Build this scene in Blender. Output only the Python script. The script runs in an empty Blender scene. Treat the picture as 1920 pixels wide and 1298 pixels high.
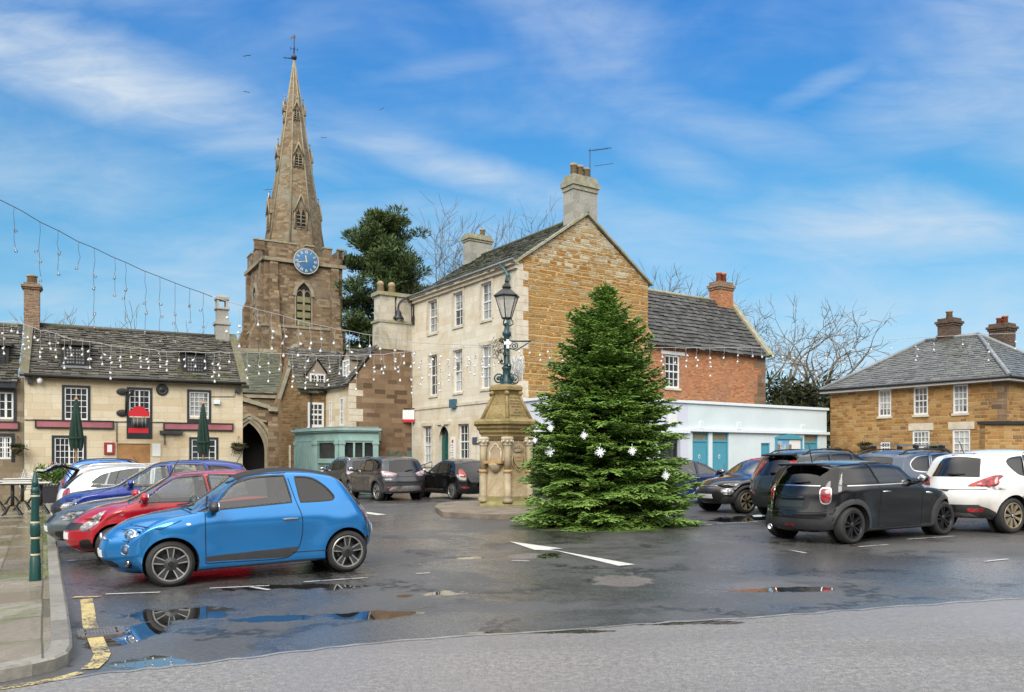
import bpy, bmesh, math, random
from mathutils import Vector, Matrix, noise
from mathutils.bvhtree import BVHTree
from mathutils.interpolate import poly_3d_calc
R = math.radians
V = Vector
sc = bpy.context.scene
COL = sc.collection
# ---- camera model of the place: level lens, horizon row, ground that rises gently to the right
F, CXP, HY, CAM_H, SLOPE = 1500.0, 960.0, 856.0, 1.62, 0.015
def gz(x, y=0): return SLOPE*max(-60.0, min(60.0, x))
def P(px, py, Y): return V(((px-CXP)/F*Y, Y, CAM_H+(HY-py)/F*Y))
def G(px, py, dz=0.0):
    k = (px-CXP)/F
    Y = (CAM_H-dz)/((py-HY)/F+SLOPE*k)
    return V((k*Y, Y, SLOPE*k*Y+dz))
def on(x, y, dz=0.0): return V((x, y, gz(x)+dz))
GUP = V((-SLOPE, 0, 1)).normalized()

def tag(o, label=None, cat=None, group=None, kind=None):
    if label: o['label'] = label
    if cat: o['category'] = cat
    if group: o['group'] = group
    if kind: o['kind'] = kind
    return o
def thing(name, loc, label, cat, group=None, rotz=0.0):
    o = bpy.data.objects.new(name, None); COL.objects.link(o)
    o.empty_display_size = 0.3
    o.location = V(loc); o.rotation_euler = (0, 0, rotz)
    return tag(o, label, cat, group)
def link_mesh(name, me, parent=None):
    o = bpy.data.objects.new(name, me); COL.objects.link(o)
    if parent is not None: o.parent = parent
    return o
def copy_tree(o, parent=None):
    c = o.copy(); COL.objects.link(c)
    if parent is not None: c.parent = parent
    for ch in list(o.children): copy_tree(ch, c)
    return c
def perp(d):
    a = V((0, 0, 1)) if abs(d.z) < 0.9 else V((1, 0, 0))
    x = d.cross(a).normalized(); return x, d.cross(x).normalized()

class MB:
    """collects faces, links them as ONE mesh object"""
    def __init__(s): s.v = []; s.f = []; s.m = []; s.r = []; s.sm = []
    def face(s, pts, mat=0, r=0.5, sm=False):
        i = len(s.v); s.v += [V(p) for p in pts]
        s.f.append(tuple(range(i, i+len(pts)))); s.m.append(mat); s.r.append(r); s.sm.append(sm)
    def raw(s, vs, fs, mat=0, r=0.5, sm=False):
        i = len(s.v); s.v += [V(p) for p in vs]
        for f in fs:
            s.f.append(tuple(k+i for k in f)); s.m.append(mat); s.r.append(r); s.sm.append(sm)
    def box(s, o, ax, ay, az, mat=0, r=0.5):
        o, ax, ay, az = V(o), V(ax), V(ay), V(az)
        p = [o, o+ax, o+ax+ay, o+ay, o+az, o+ax+az, o+ax+ay+az, o+ay+az]
        fs = [(0,3,2,1),(4,5,6,7),(0,1,5,4),(1,2,6,5),(2,3,7,6),(3,0,4,7)]
        if ax.cross(ay).dot(az) < 0: fs = [f[::-1] for f in fs]
        s.raw(p, fs, mat, r)
    def cbox(s, c, size, rotz=0, mat=0, r=0.5):
        M = Matrix.Rotation(rotz, 3, 'Z'); a = M @ V((size[0],0,0)); b = M @ V((0,size[1],0)); z = V((0,0,size[2]))
        s.box(V(c)-a/2-b/2-z/2, a, b, z, mat, r)
    def tube(s, pts, rad, n=6, mat=0, r=0.5, cap=True, sm=True):
        pts = [V(p) for p in pts]; m = len(pts)
        if not hasattr(rad, '__len__'): rad = [rad]*m
        i0 = len(s.v); x = None
        for k in range(m):
            d = (pts[min(k+1, m-1)]-pts[max(k-1, 0)])
            d = d.normalized() if d.length > 1e-9 else V((0,0,1))
            if x is None: x, y = perp(d)
            else:
                x = x-d*x.dot(d)
                x = x.normalized() if x.length > 1e-6 else perp(d)[0]
                y = d.cross(x)
            for j in range(n):
                a = 2*math.pi*j/n
                s.v.append(pts[k]+(x*math.cos(a)+y*math.sin(a))*rad[k])
        for k in range(m-1):
            for j in range(n):
                j2 = (j+1) % n
                s.f.append((i0+k*n+j, i0+k*n+j2, i0+(k+1)*n+j2, i0+(k+1)*n+j)); s.m.append(mat); s.r.append(r); s.sm.append(sm)
        if cap:
            s.f.append(tuple(i0+j for j in range(n))[::-1]); s.m.append(mat); s.r.append(r); s.sm.append(False)
            s.f.append(tuple(i0+(m-1)*n+j for j in range(n))); s.m.append(mat); s.r.append(r); s.sm.append(False)
    def lathe(s, prof, n=24, c=(0,0,0), axis='Z', mat=0, r=0.5, sm=True, a0=0.0, cap=True):
        c = V(c); i0 = len(s.v)
        for (rr, z) in prof:
            for j in range(n):
                a = a0+2*math.pi*j/n; x, y = rr*math.cos(a), rr*math.sin(a)
                s.v.append(c+(V((x, y, z)) if axis == 'Z' else V((x, z, y)) if axis == 'Y' else V((z, x, y))))
        for k in range(len(prof)-1):
            for j in range(n):
                j2 = (j+1) % n
                f = (i0+k*n+j, i0+k*n+j2, i0+(k+1)*n+j2, i0+(k+1)*n+j)
                s.f.append(f if axis != 'Y' else f[::-1]); s.m.append(mat); s.r.append(r); s.sm.append(sm)
        if cap and prof[0][0] > 1e-5: s.f.append(tuple(i0+j for j in range(n))[::-1]); s.m.append(mat); s.r.append(r); s.sm.append(False)
        if cap and prof[-1][0] > 1e-5: s.f.append(tuple(i0+(len(prof)-1)*n+j for j in range(n))); s.m.append(mat); s.r.append(r); s.sm.append(False)
    def prism(s, poly, d, mat=0, r=0.5):
        poly = [V(p) for p in poly]; d = V(d); n = len(poly)
        nn = V((0,0,0))
        for k in range(n): nn += poly[k].cross(poly[(k+1) % n])
        if nn.dot(d) < 0: poly = poly[::-1]
        i = len(s.v); s.v += poly+[p+d for p in poly]
        fs = [tuple(range(i, i+n))[::-1], tuple(range(i+n, i+2*n))]+[(i+k, i+(k+1) % n, i+n+(k+1) % n, i+n+k) for k in range(n)]
        for f in fs: s.f.append(f); s.m.append(mat); s.r.append(r); s.sm.append(False)
    def ball(s, c, rad, nu=12, nv=8, mat=0, r=0.5, sc3=(1,1,1)):
        prof = [(max(1e-6, math.sin(math.pi*k/nv))*rad, -math.cos(math.pi*k/nv)*rad) for k in range(nv+1)]
        i0 = len(s.v); s.lathe(prof, nu, (0,0,0), 'Z', mat, r)
        for k in range(i0, len(s.v)):
            q = s.v[k]; s.v[k] = V((q.x*sc3[0], q.y*sc3[1], q.z*sc3[2]))+V(c)
    def xform(s, M):
        s.v = [M @ p for p in s.v]; return s
    def build(s, name, mats, parent=None, local=False, angle=None, uv=True, weld=False):
        """verts are world coordinates unless local; the mesh is moved into its parent's frame"""
        if not isinstance(mats, (list, tuple)): mats = [mats]
        off = V((0,0,0))
        if parent is not None and not local:
            q = parent
            while q is not None: off += q.location; q = q.parent
        me = bpy.data.meshes.new(name)
        me.from_pydata([p-off for p in s.v], [], s.f)
        for m in mats: me.materials.append(m)
        me.polygons.foreach_set('material_index', s.m)
        me.polygons.foreach_set('use_smooth', s.sm)
        if weld:
            bm = bmesh.new(); bm.from_mesh(me); bmesh.ops.remove_doubles(bm, verts=bm.verts, dist=1e-4)
            bm.to_mesh(me); bm.free()
        if len(me.polygons) == len(s.r):
            at = me.attributes.new('rnd', 'FLOAT', 'FACE'); at.data.foreach_set('value', s.r)
        if uv: auto_uv(me, off if not local else V((0,0,0)))
        me.update()
        if angle is not None: me.set_sharp_from_angle(angle=R(angle))
        o = link_mesh(name, me, parent)
        if parent is None and not local and len(me.vertices):
            pass
        return o
def auto_uv(me, off):
    l = me.uv_layers.new(name='UVMap'); d = l.data; vs = me.vertices
    for p in me.polygons:
        n = p.normal
        if abs(n.z) > 0.92: t, b = V((1,0,0)), V((0,1,0))
        else:
            t = V((-n.y, n.x, 0)).normalized(); b = n.cross(t)
            if b.z < 0: b = -b
            b = b if abs(n.z) > 0.08 else V((0,0,1))
        for li in p.loop_indices:
            q = vs[me.loops[li].vertex_index].co+off
            d[li].uv = (q.dot(t), q.dot(b))

class Frame:
    """a vertical wall plane: origin on the ground, direction along it, outward normal"""
    def __init__(s, O, d):
        s.O = V((O[0], O[1], 0)); s.d = V((d[0], d[1], 0)).normalized(); s.n = V((s.d.y, -s.d.x, 0))
        if s.n.dot(-s.O) < 0: s.n = -s.n
    def pt(s, u, z, o=0.0): return s.O+s.d*u+s.n*o+V((0,0,z))
    def px(s, x, y, o=0.0):
        ray = V(((x-CXP)/F, 1, (HY-y)/F)); O = s.O+s.n*o
        t = O.dot(s.n)/ray.dot(s.n); q = ray*t
        return ((q-O).dot(s.d), CAM_H+q.z)
    def rect(s, x0, x1, y0, y1, o=0.0):
        xm, ym = (x0+x1)/2, (y0+y1)/2
        a, b = s.px(x0, ym, o)[0], s.px(x1, ym, o)[0]
        return (min(a, b), max(a, b), s.px(xm, y1, o)[1], s.px(xm, y0, o)[1])
    def ubox(s, mb, u0, u1, z0, z1, o0, o1, mat=0, r=0.5):
        mb.box(s.pt(u0, z0, o0), s.d*(u1-u0), s.n*(o1-o0), (0,0,z1-z0), mat, r)
    def shifted(s, u, o):
        f = Frame.__new__(Frame); f.O = s.O+s.d*u+s.n*o; f.d = s.d; f.n = s.n; return f
def frame_px(x, Y, d): return Frame(((x-CXP)/F*Y, Y), d)

def wall_holes(mb, fr, u0, u1, z0, z1, holes=(), depth=0.15, mat=0, o=0.0):
    """a wall sheet with rectangular openings and their reveals"""
    us = sorted({u0, u1} | {h[0] for h in holes} | {h[1] for h in holes})
    zs = sorted({z0, z1} | {h[2] for h in holes} | {h[3] for h in holes})
    us = [u for u in us if u0-1e-6 <= u <= u1+1e-6]; zs = [z for z in zs if z0-1e-6 <= z <= z1+1e-6]
    for a, b in zip(us, us[1:]):
        for c, e in zip(zs, zs[1:]):
            mu, mz = (a+b)/2, (c+e)/2
            if any(h[0] < mu < h[1] and h[2] < mz < h[3] for h in holes): continue
            mb.face([fr.pt(a,c,o), fr.pt(b,c,o), fr.pt(b,e,o), fr.pt(a,e,o)] if fr.d.cross(V((0,0,1))).dot(fr.n) > 0 else
                    [fr.pt(b,c,o), fr.pt(a,c,o), fr.pt(a,e,o), fr.pt(b,e,o)], mat)
    for (a, b, c, e) in holes:
        for (p, q) in (((a,c),(b,c)), ((b,c),(b,e)), ((b,e),(a,e)), ((a,e),(a,c))):
            mb.face([fr.pt(p[0],p[1],o), fr.pt(q[0],q[1],o), fr.pt(q[0],q[1],o-depth), fr.pt(p[0],p[1],o-depth)], mat)

def window(parent, fr, rect, mframe, mglass, cols=2, rows=4, split=True, recess=0.12, fw=0.07, bar=0.025, sill=None, curtain=None,
           surround=None, sw=0.0, name='window', o=0.0, casement=False, lower=None):
    """a window part: its glass, with sub-parts frame, sill and surround"""
    u0, u1, z0, z1 = rect
    g = MB(); gl = o-recess
    g.face([fr.pt(u0,z0,gl), fr.pt(u1,z0,gl), fr.pt(u1,z1,gl), fr.pt(u0,z1,gl)], 0)
    gp = g.build(name, mglass if not curtain else [curtain if curtain else mglass], parent)
    m = MB(); a, b = gl+0.004, gl+0.055
    fr.ubox(m, u0, u0+fw, z0, z1, a, b); fr.ubox(m, u1-fw, u1, z0, z1, a, b)
    fr.ubox(m, u0+fw, u1-fw, z1-fw, z1, a, b); fr.ubox(m, u0+fw, u1-fw, z0, z0+fw*1.2, a, b)
    b2 = gl+0.035
    iu0, iu1, iz0, iz1 = u0+fw, u1-fw, z0+fw*1.2, z1-fw
    for k in range(1, cols):
        c = iu0+(iu1-iu0)*k/cols; w = fw*0.6 if casement and k == cols//2 else bar/2
        fr.ubox(m, c-w, c+w, iz0, iz1, a, b2)
    for k in range(1, rows):
        c = iz0+(iz1-iz0)*k/rows; w = fw*0.42 if split and k == rows//2 else bar/2
        fr.ubox(m, iu0, iu1, c-w, c+w, a, b2+(0.012 if w > bar else 0.002))
    m.build('frame', mframe, gp)
    if sill:
        s = MB(); fr.ubox(s, u0-0.06, u1+0.06, z0-0.11, z0, o-recess, o+0.06); s.build('sill', sill, gp)
    if surround:
        s = MB(); t = sw or 0.14
        fr.ubox(s, u0-t, u0, z0-(0.0 if sill else t), z1, o+0.003, o+0.03); fr.ubox(s, u1, u1+t, z0-(0.0 if sill else t), z1, o+0.003, o+0.03)
        fr.ubox(s, u0-t, u1+t, z1, z1+t, o+0.003, o+0.035)
        if lower: fr.ubox(s, u0-t, u1+t, z0-lower, z0-(0 if sill else t), o+0.003, o+0.028)
        s.build('surround', surround, gp)
    return gp

def slates(mb, e0, e1, r1, r0, expo=0.28, wid=(0.22, 0.42), lip=0.03, seed=1, jit=0.012, lift=0.02):
    """a roof slope laid with single slates, eaves e0-e1 up to ridge r0-r1"""
    rng = random.Random(seed); e0, e1, r0, r1 = V(e0), V(e1), V(r0), V(r1)
    n = ((e1-e0).cross(((r0+r1)/2-(e0+e1)/2))).normalized()
    if n.z < 0: n = -n
    L = ((r0+r1)/2-(e0+e1)/2).length; rows = max(3, int(L/expo))
    mb.face([e0, e1, r1, r0], 0, 0.3)
    for k in range(rows):
        t0, t1 = k/rows, min(1.0, (k+1.25)/rows)
        a0, b0 = e0.lerp(r0, t0), e1.lerp(r1, t0); a1, b1 = e0.lerp(r0, t1), e1.lerp(r1, t1)
        W = (b0-a0).length
        if W < 0.05: continue
        u = -rng.random()*wid[0]; 
        f = 1.25-0.6*t0
        while u < W:
            w = rng.uniform(*wid)*f; x0, x1 = max(0, u+0.006)/W, min(W, u+w-0.006)/W; u += w
            if x1-x0 < 0.02/W: continue
            h = lip*rng.uniform(0.7, 1.5)+lift; j = rng.uniform(-jit, jit)*3
            up = (a1-a0).normalized()
            p0, p1 = a0.lerp(b0, x0)+n*h+up*j, a0.lerp(b0, x1)+n*(h+rng.uniform(-jit, jit)*.5)+up*j
            q1, q0 = a1.lerp(b1, x1)+n*lift*.6, a1.lerp(b1, x0)+n*lift*.6
            rr = rng.random()
            i = len(mb.v); d = n*(lip*0.8)
            mb.v += [p0, p1, q1, q0, p0-d, p1-d]
            for fc in ((0,1,2,3), (4,5,1,0), (4,0,3), (5,2,1)):
                mb.f.append(tuple(i+c for c in fc)); mb.m.append(0); mb.r.append(rr); mb.sm.append(False)
# ---------------------------------------------------------------- materials (all procedural)
class NT:
    def __init__(s, name):
        s.mat = bpy.data.materials.new(name); s.mat.use_nodes = True
        s.t = s.mat.node_tree; s.b = s.t.nodes['Principled BSDF']; s.out = s.t.nodes['Material Output']
    def n(s, typ, ins=None, **kw):
        nd = s.t.nodes.new('ShaderNode'+typ)
        for k, v in kw.items(): setattr(nd, k, v)
        for k, v in (ins or {}).items(): s.set(nd.inputs[k], v)
        return nd
    def set(s, sock, v):
        if isinstance(v, bpy.types.NodeSocket): s.t.links.new(v, sock)
        elif hasattr(v, '__len__') and sock.type == 'RGBA': sock.default_value = (*v, 1) if len(v) == 3 else v
        else: sock.default_value = v
    def m(s, op, a, b=0.0, c=None):
        nd = s.n('Math', operation=op); s.set(nd.inputs[0], a); s.set(nd.inputs[1], b)
        if c is not None: s.set(nd.inputs[2], c)
        return nd.outputs[0]
    def mix(s, f, a, b, typ='RGBA', blend='MIX'):
        nd = s.n('Mix', data_type=typ)
        if typ == 'RGBA': nd.blend_type = blend
        i = {'RGBA': (6, 7, 2), 'FLOAT': (2, 3, 0)}[typ]
        s.set(nd.inputs[0], f); s.set(nd.inputs[i[0]], a); s.set(nd.inputs[i[1]], b)
        return nd.outputs[i[2]]
    def ramp(s, fac, stops, interp='LINEAR'):
        nd = s.n('ValToRGB'); cr = nd.color_ramp; cr.interpolation = interp
        while len(cr.elements) < len(stops): cr.elements.new(0.5)
        for e, (p, c) in zip(cr.elements, stops): e.position = p; e.color = (*c, 1) if len(c) == 3 else c
        s.set(nd.inputs[0], fac); return nd.outputs[0]
    def noise(s, vec, scale, detail=4, rough=0.55, dist=0.0, dim='3D'):
        nd = s.n('TexNoise', noise_dimensions=dim); 
        if vec is not None: s.set(nd.inputs['Vector'], vec)
        nd.inputs['Scale'].default_value = scale; nd.inputs['Detail'].default_value = detail
        nd.inputs['Roughness'].default_value = rough; nd.inputs['Distortion'].default_value = dist
        return nd.outputs['Fac']
    def sstep(s, x, a, b):
        nd = s.n('MapRange', interpolation_type='SMOOTHSTEP'); s.set(nd.inputs[0], x)
        nd.inputs[1].default_value = a; nd.inputs[2].default_value = b; return nd.outputs[0]
    def bump(s, h, strength=0.5, dist=0.02, normal=None):
        nd = s.n('Bump'); s.set(nd.inputs['Height'], h); s.set(nd.inputs['Strength'], strength); nd.inputs['Distance'].default_value = dist
        if normal is not None: s.set(nd.inputs['Normal'], normal)
        s.set(s.b.inputs['Normal'], nd.outputs[0]); return nd.outputs[0]
    def pos(s): return s.n('NewGeometry').outputs['Position']
    def uv(s): return s.n('TexCoord').outputs['UV']
    def obj(s): return s.n('TexCoord').outputs['Object']
    def base(s, col=None, rough=None, metal=None, spec=None):
        if col is not None: s.set(s.b.inputs['Base Color'], col)
        if rough is not None: s.set(s.b.inputs['Roughness'], rough)
        if metal is not None: s.set(s.b.inputs['Metallic'], metal)
        if spec is not None: s.set(s.b.inputs['Specular IOR Level'], spec)
        return s.mat

def simple(name, col, rough=0.5, metal=0.0, var=0.15, scale=6.0, spec=0.5, bump=0.0, dirt=None):
    """plain material with a little uneven wear"""
    t = NT(name); f = t.noise(t.pos(), scale, 5, 0.6)
    lo = tuple(c*(1-var) for c in col); hi = tuple(min(1, c*(1+var)) for c in col)
    c = t.ramp(f, [(0.3, lo), (0.7, hi)])
    if dirt:
        g = t.sstep(t.noise(t.pos(), scale*0.35, 6, 0.7), 0.5, 0.72); c = t.mix(g, c, dirt)
    r = t.m('MULTIPLY_ADD', f, 0.25, rough-0.12)
    if bump: t.bump(t.noise(t.pos(), scale*6, 4), bump, 0.01)
    return t.base(c, r, metal, spec)

def stone(name, w, h, ramp, mortar, msize=0.012, distort=0.03, dscale=1.5, rough=0.85, bump=0.6, stain=None, stain_amt=0.5, stain_scale=0.35,
          fine=0.35, vary=0.5, upper=None, rot=None, msoft=0.008, hi=0.0, wet=None):
    """coursed masonry with a random colour and length for every block, mortar, grain and stains"""
    t = NT(name); uv = t.uv()
    if rot is not None:
        mp = t.n('Mapping', {'Vector': uv}); mp.inputs['Rotation'].default_value = (0, 0, rot); uv = mp.outputs[0]
    nz = t.n('TexNoise', {'Vector': uv}); nz.inputs['Scale'].default_value = dscale; nz.inputs['Detail'].default_value = 3
    sub = t.n('VectorMath', {0: nz.outputs['Color'], 1: (0.5, 0.5, 0.5)}, operation='SUBTRACT')
    scl = t.n('VectorMath', {0: sub.outputs[0]}, operation='SCALE'); scl.inputs['Scale'].default_value = distort*2
    add = t.n('VectorMath', {0: uv, 1: scl.outputs[0]}, operation='ADD')
    sep = t.n('SeparateXYZ', {0: add.outputs[0]}); x, y = sep.outputs[0], sep.outputs[1]
    yv = t.m('DIVIDE', y, h)
    # uneven course heights
    yv = t.m('ADD', yv, t.m('MULTIPLY', t.m('SINE', t.m('MULTIPLY', yv, 1.7)), vary*0.35))
    row, fy = t.m('FLOOR', yv), t.m('FRACT', yv)
    w1 = t.n('TexWhiteNoise', {'W': row}, noise_dimensions='1D').outputs[0]
    xs = t.m('ADD', t.m('DIVIDE', x, w), t.m('MULTIPLY', w1, 7.31))
    xs = t.m('ADD', xs, t.m('MULTIPLY', t.m('SINE', t.m('ADD', t.m('MULTIPLY', xs, 2.3), t.m('MULTIPLY', w1, 19.0))), vary*0.38))
    col, fx = t.m('FLOOR', xs), t.m('FRACT', xs)
    cv = t.n('CombineXYZ', {0: col, 1: row})
    rnd = t.n('TexWhiteNoise', {'Vector': cv.outputs[0]}, noise_dimensions='2D').outputs[0]
    ex = t.m('MULTIPLY', t.m('MINIMUM', fx, t.m('SUBTRACT', 1.0, fx)), w)
    ey = t.m('MULTIPLY', t.m('MINIMUM', fy, t.m('SUBTRACT', 1.0, fy)), h)
    e = t.m('MINIMUM', ex, ey)
    e = t.m('ADD', e, t.m('MULTIPLY', t.m('SUBTRACT', t.noise(uv, 22, 3), 0.5), msize*1.2))
    mask = t.sstep(e, msize-msoft*0.5, msize+msoft)
    c = t.ramp(rnd, ramp)
    if upper:   # another stone used above a height, (z0, z1, ramp)
        z = t.n('SeparateXYZ', {0: t.pos()}).outputs[2]
        zz = t.m('ADD', z, t.m('MULTIPLY', t.m('SUBTRACT', t.n('TexWhiteNoise', {'Vector': cv.outputs[0]}, noise_dimensions='2D').outputs[0], 0.5), 2.5))
        zz = t.m('ADD', zz, t.m('MULTIPLY', t.m('SUBTRACT', t.noise(t.pos(), 0.5, 3), 0.5), 3.0))
        c = t.mix(t.sstep(zz, upper[0], upper[1]), c, t.ramp(rnd, upper[2]))
    fn = t.noise(uv, 14, 6, 0.7)
    c = t.mix(1.0, c, t.ramp(fn, [(0.25, (1-fine,)*3), (0.75, (1+fine*0.4,)*3)]), blend='MULTIPLY')
    c = t.mix(mask, mortar, c)
    if stain:
        sn = t.sstep(t.noise(t.pos(), stain_scale, 7, 0.68, 0.6), 0.47, 0.68)
        c = t.mix(t.m('MULTIPLY', sn, stain_amt), c, stain)
        st2 = t.n('Mapping', {'Vector': t.uv()}); st2.inputs['Scale'].default_value = (2.2, 0.16, 1)
        sk = t.sstep(t.noise(st2.outputs[0], 1.0, 5, 0.6), 0.55, 0.75)
        c = t.mix(t.m('MULTIPLY', sk, stain_amt*0.6), c, tuple(q*0.6 for q in stain))
    hgt = t.m('ADD', mask, t.m('MULTIPLY', fn, 0.8)); hgt = t.m('ADD', hgt, t.m('MULTIPLY', rnd, 0.5))
    t.bump(hgt, bump, 0.02)
    rr = rough
    if wet:
        wn = t.sstep(t.noise(t.pos(), 0.7, 5, 0.6), 0.36, 0.54); rr = t.mix(wn, wet[1], wet[0], 'FLOAT')
    return t.base(c, rr, 0, 0.35 if not wet else 0.5)

def slate_mat(name, lo, hi, moss=None, moss_amt=0.5, rough=0.55, moss_scale=0.5):
    t = NT(name); a = t.n('Attribute', attribute_name='rnd').outputs['Fac']
    c = t.ramp(a, [(0.0, lo), (0.55, tuple((x+y)/2 for x, y in zip(lo, hi))), (1.0, hi)])
    fn = t.noise(t.pos(), 9, 6, 0.7); c = t.mix(1.0, c, t.ramp(fn, [(0.25, (0.6,)*3), (0.75, (1.25,)*3)]), blend='MULTIPLY')
    if moss:
        k = t.m('MULTIPLY', t.sstep(t.noise(t.pos(), moss_scale, 8, 0.72, 0.4), 0.5, 0.66), moss_amt)
        k2 = t.sstep(t.noise(t.pos(), 6, 5, 0.7), 0.42, 0.6)
        c = t.mix(t.m('MULTIPLY', k, k2), c, moss)
        li = t.m('MULTIPLY', t.sstep(t.noise(t.pos(), 3.4, 8, 0.75), 0.58, 0.64), 0.4); c = t.mix(li, c, (0.26, 0.26, 0.22))
    t.bump(fn, 0.4, 0.02)
    return t.base(c, t.m('MULTIPLY_ADD', fn, 0.3, rough-0.15), 0, 0.5)

def paint(name, col, metal=0.0, rough=0.28, coat=1.0, flake=0.0, dirt=None, dirt_amt=0.5):
    t = NT(name); bf = t.n('NewGeometry').outputs['Backfacing']
    c = col
    fn = t.noise(t.obj(), 2.5, 5, 0.6)
    c = t.mix(0.18, c, t.ramp(fn, [(0.3, tuple(x*0.8 for x in col)), (0.7, tuple(min(1, x*1.15) for x in col))]))
    if dirt:   # road spray that has dried on the lower panels
        z = t.n('SeparateXYZ', {0: t.obj()}).outputs[2]
        dz = t.m('MULTIPLY', t.sstep(t.m('ADD', z, t.m('MULTIPLY', t.noise(t.obj(), 3.0, 6, 0.7), 0.5)), 1.05, 0.45), dirt_amt)
        c = t.mix(dz, c, dirt); 
        rr = t.mix(dz, rough, 0.6, 'FLOAT'); t.set(t.b.inputs['Coat Weight'], t.mix(dz, coat, 0.25, 'FLOAT'))
    else:
        rr = t.m('MULTIPLY_ADD', fn, 0.08, rough-0.04); t.b.inputs['Coat Weight'].default_value = coat
    c = t.mix(bf, c, (0.012, 0.012, 0.013))
    t.b.inputs['Coat Roughness'].default_value = 0.03
    return t.base(c, rr, metal, 0.25)

def glass_see(name, tint=(0.45, 0.5, 0.5), ior=1.5, add=0.06):
    t = NT(name); tr = t.n('BsdfTransparent'); tr.inputs[0].default_value = (*tint, 1)
    gl = t.n('BsdfGlossy'); gl.inputs['Roughness'].default_value = 0.015; gl.inputs[0].default_value = (1, 1, 1, 1)
    fr = t.n('Fresnel'); fr.inputs[0].default_value = ior
    mx = t.n('MixShader', {0: t.m('MULTIPLY_ADD', fr.outputs[0], 1.1, add), 1: tr.outputs[0], 2: gl.outputs[0]})
    t.t.links.new(mx.outputs[0], t.out.inputs[0]); t.t.nodes.remove(t.b)
    return t.mat
def pane_mat(name, col=(0.02, 0.024, 0.026), blind=None, rough=0.04):
    """old window glass, each pane set at its own slight angle, a blind or curtain behind some"""
    t = NT(name); c = t.ramp(t.noise(t.pos(), 1.3, 3), [(0.3, tuple(x*0.5 for x in col)), (0.7, tuple(x*2.0 for x in col))])
    if blind:
        mp = t.n('Mapping', {'Vector': t.uv()}); mp.inputs['Scale'].default_value = (22, 0.8, 1)
        fold = t.noise(mp.outputs[0], 1.0, 2)
        c = t.mix(t.sstep(t.noise(t.pos(), 0.9, 3), 0.35, 0.55), c, t.ramp(fold, [(0.35, tuple(x*0.45 for x in blind)), (0.65, blind)]))
    t.bump(t.noise(t.pos(), 2.2, 2), 0.12, 0.03)
    return t.base(c, rough, 0, 0.9)

M = {}
M['white_paint'] = simple('white_gloss_paint', (0.75, 0.76, 0.75), 0.35, var=0.06)
M['black_paint'] = simple('black_gloss_paint', (0.02, 0.022, 0.025), 0.35)
M['navy_paint'] = simple('navy_black_paint', (0.018, 0.024, 0.03), 0.4)
M['teal_paint'] = simple('sage_teal_paint', (0.26, 0.40, 0.37), 0.5, var=0.15, scale=2.0, dirt=(0.19, 0.31, 0.285))
M['blue_door'] = simple('blue_door_paint', (0.07, 0.30, 0.40), 0.45, var=0.06)
M['lead'] = simple('lead_sheet', (0.2, 0.22, 0.24), 0.45, var=0.25, scale=2)
M['iron'] = simple('black_iron', (0.018, 0.02, 0.02), 0.4)
M['iron_teal'] = simple('blue_green_iron', (0.018, 0.055, 0.062), 0.4, var=0.25, scale=9)
M['pane'] = pane_mat('window_glass')
M['pane_pale'] = pane_mat('window_glass_with_blind', (0.05, 0.055, 0.06), (0.42, 0.43, 0.42))
M['pane_curtain'] = pane_mat('window_glass_with_curtain', (0.06, 0.062, 0.06), (0.62, 0.62, 0.6))
M['ashlar'] = stone('cream_ashlar', 0.75, 0.33, [(0, (0.57, 0.47, 0.31)), (0.3, (0.62, 0.53, 0.37)), (0.6, (0.65, 0.575, 0.42)), (1, (0.69, 0.63, 0.49))], (0.44, 0.37, 0.26),
                    0.004, 0.01, 1.0, 0.8, 0.15, (0.44, 0.30, 0.14), 0.45, 0.45, 0.14, 0.3)
M['pale_ashlar'] = stone('pale_limestone', 0.85, 0.36, [(0, (0.66, 0.60, 0.48)), (0.5, (0.70, 0.65, 0.53)), (1, (0.74, 0.70, 0.59))], (0.52, 0.46, 0.35),
                    0.004, 0.008, 1.0, 0.8, 0.15, (0.50, 0.37, 0.19), 0.5, 0.5, 0.14, 0.3)
M['dressed'] = simple('dressed_limestone', (0.60, 0.54, 0.43), 0.8, var=0.14, scale=3, bump=0.2, dirt=(0.40, 0.32, 0.20))
M['chimney_stone'] = stone('grey_chimney_stone', 0.7, 0.4, [(0, (0.34, 0.33, 0.29)), (1, (0.46, 0.45, 0.40))], (0.28, 0.27, 0.23), 0.005, 0.01, 1, 0.85, 0.3, (0.22, 0.22, 0.2), 0.6, 0.8, 0.4)
M['cap_stone'] = simple('mossy_cap_stone', (0.30, 0.29, 0.22), 0.9, var=0.3, scale=4, bump=0.4, dirt=(0.26, 0.25, 0.015))
M['pot'] = simple('clay_pot', (0.34, 0.25, 0.15), 0.8, var=0.2, scale=5, bump=0.2)
M['pot_red'] = simple('red_clay_pot', (0.38, 0.13, 0.07), 0.8, var=0.2, scale=5)
IRON = [(0, (0.29, 0.135, 0.03)), (0.2, (0.38, 0.18, 0.04)), (0.45, (0.44, 0.215, 0.05)), (0.7, (0.47, 0.26, 0.075)), (0.88, (0.42, 0.28, 0.13)), (1, (0.29, 0.17, 0.07))]
GREYUP = [(0, (0.26, 0.17, 0.08)), (0.25, (0.50, 0.42, 0.26)), (0.5, (0.42, 0.39, 0.33)), (0.75, (0.55, 0.48, 0.34)), (1, (0.60, 0.55, 0.42))]
M['ironstone'] = stone('orange_ironstone_rubble', 0.31, 0.12, IRON, (0.50, 0.38, 0.19), 0.012, 0.065, 1.9, 0.9, 1.0, (0.26, 0.18, 0.08), 0.35, 0.3, 0.4, 0.9, upper=(10.2, 12.2, GREYUP), msoft=0.012)
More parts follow.
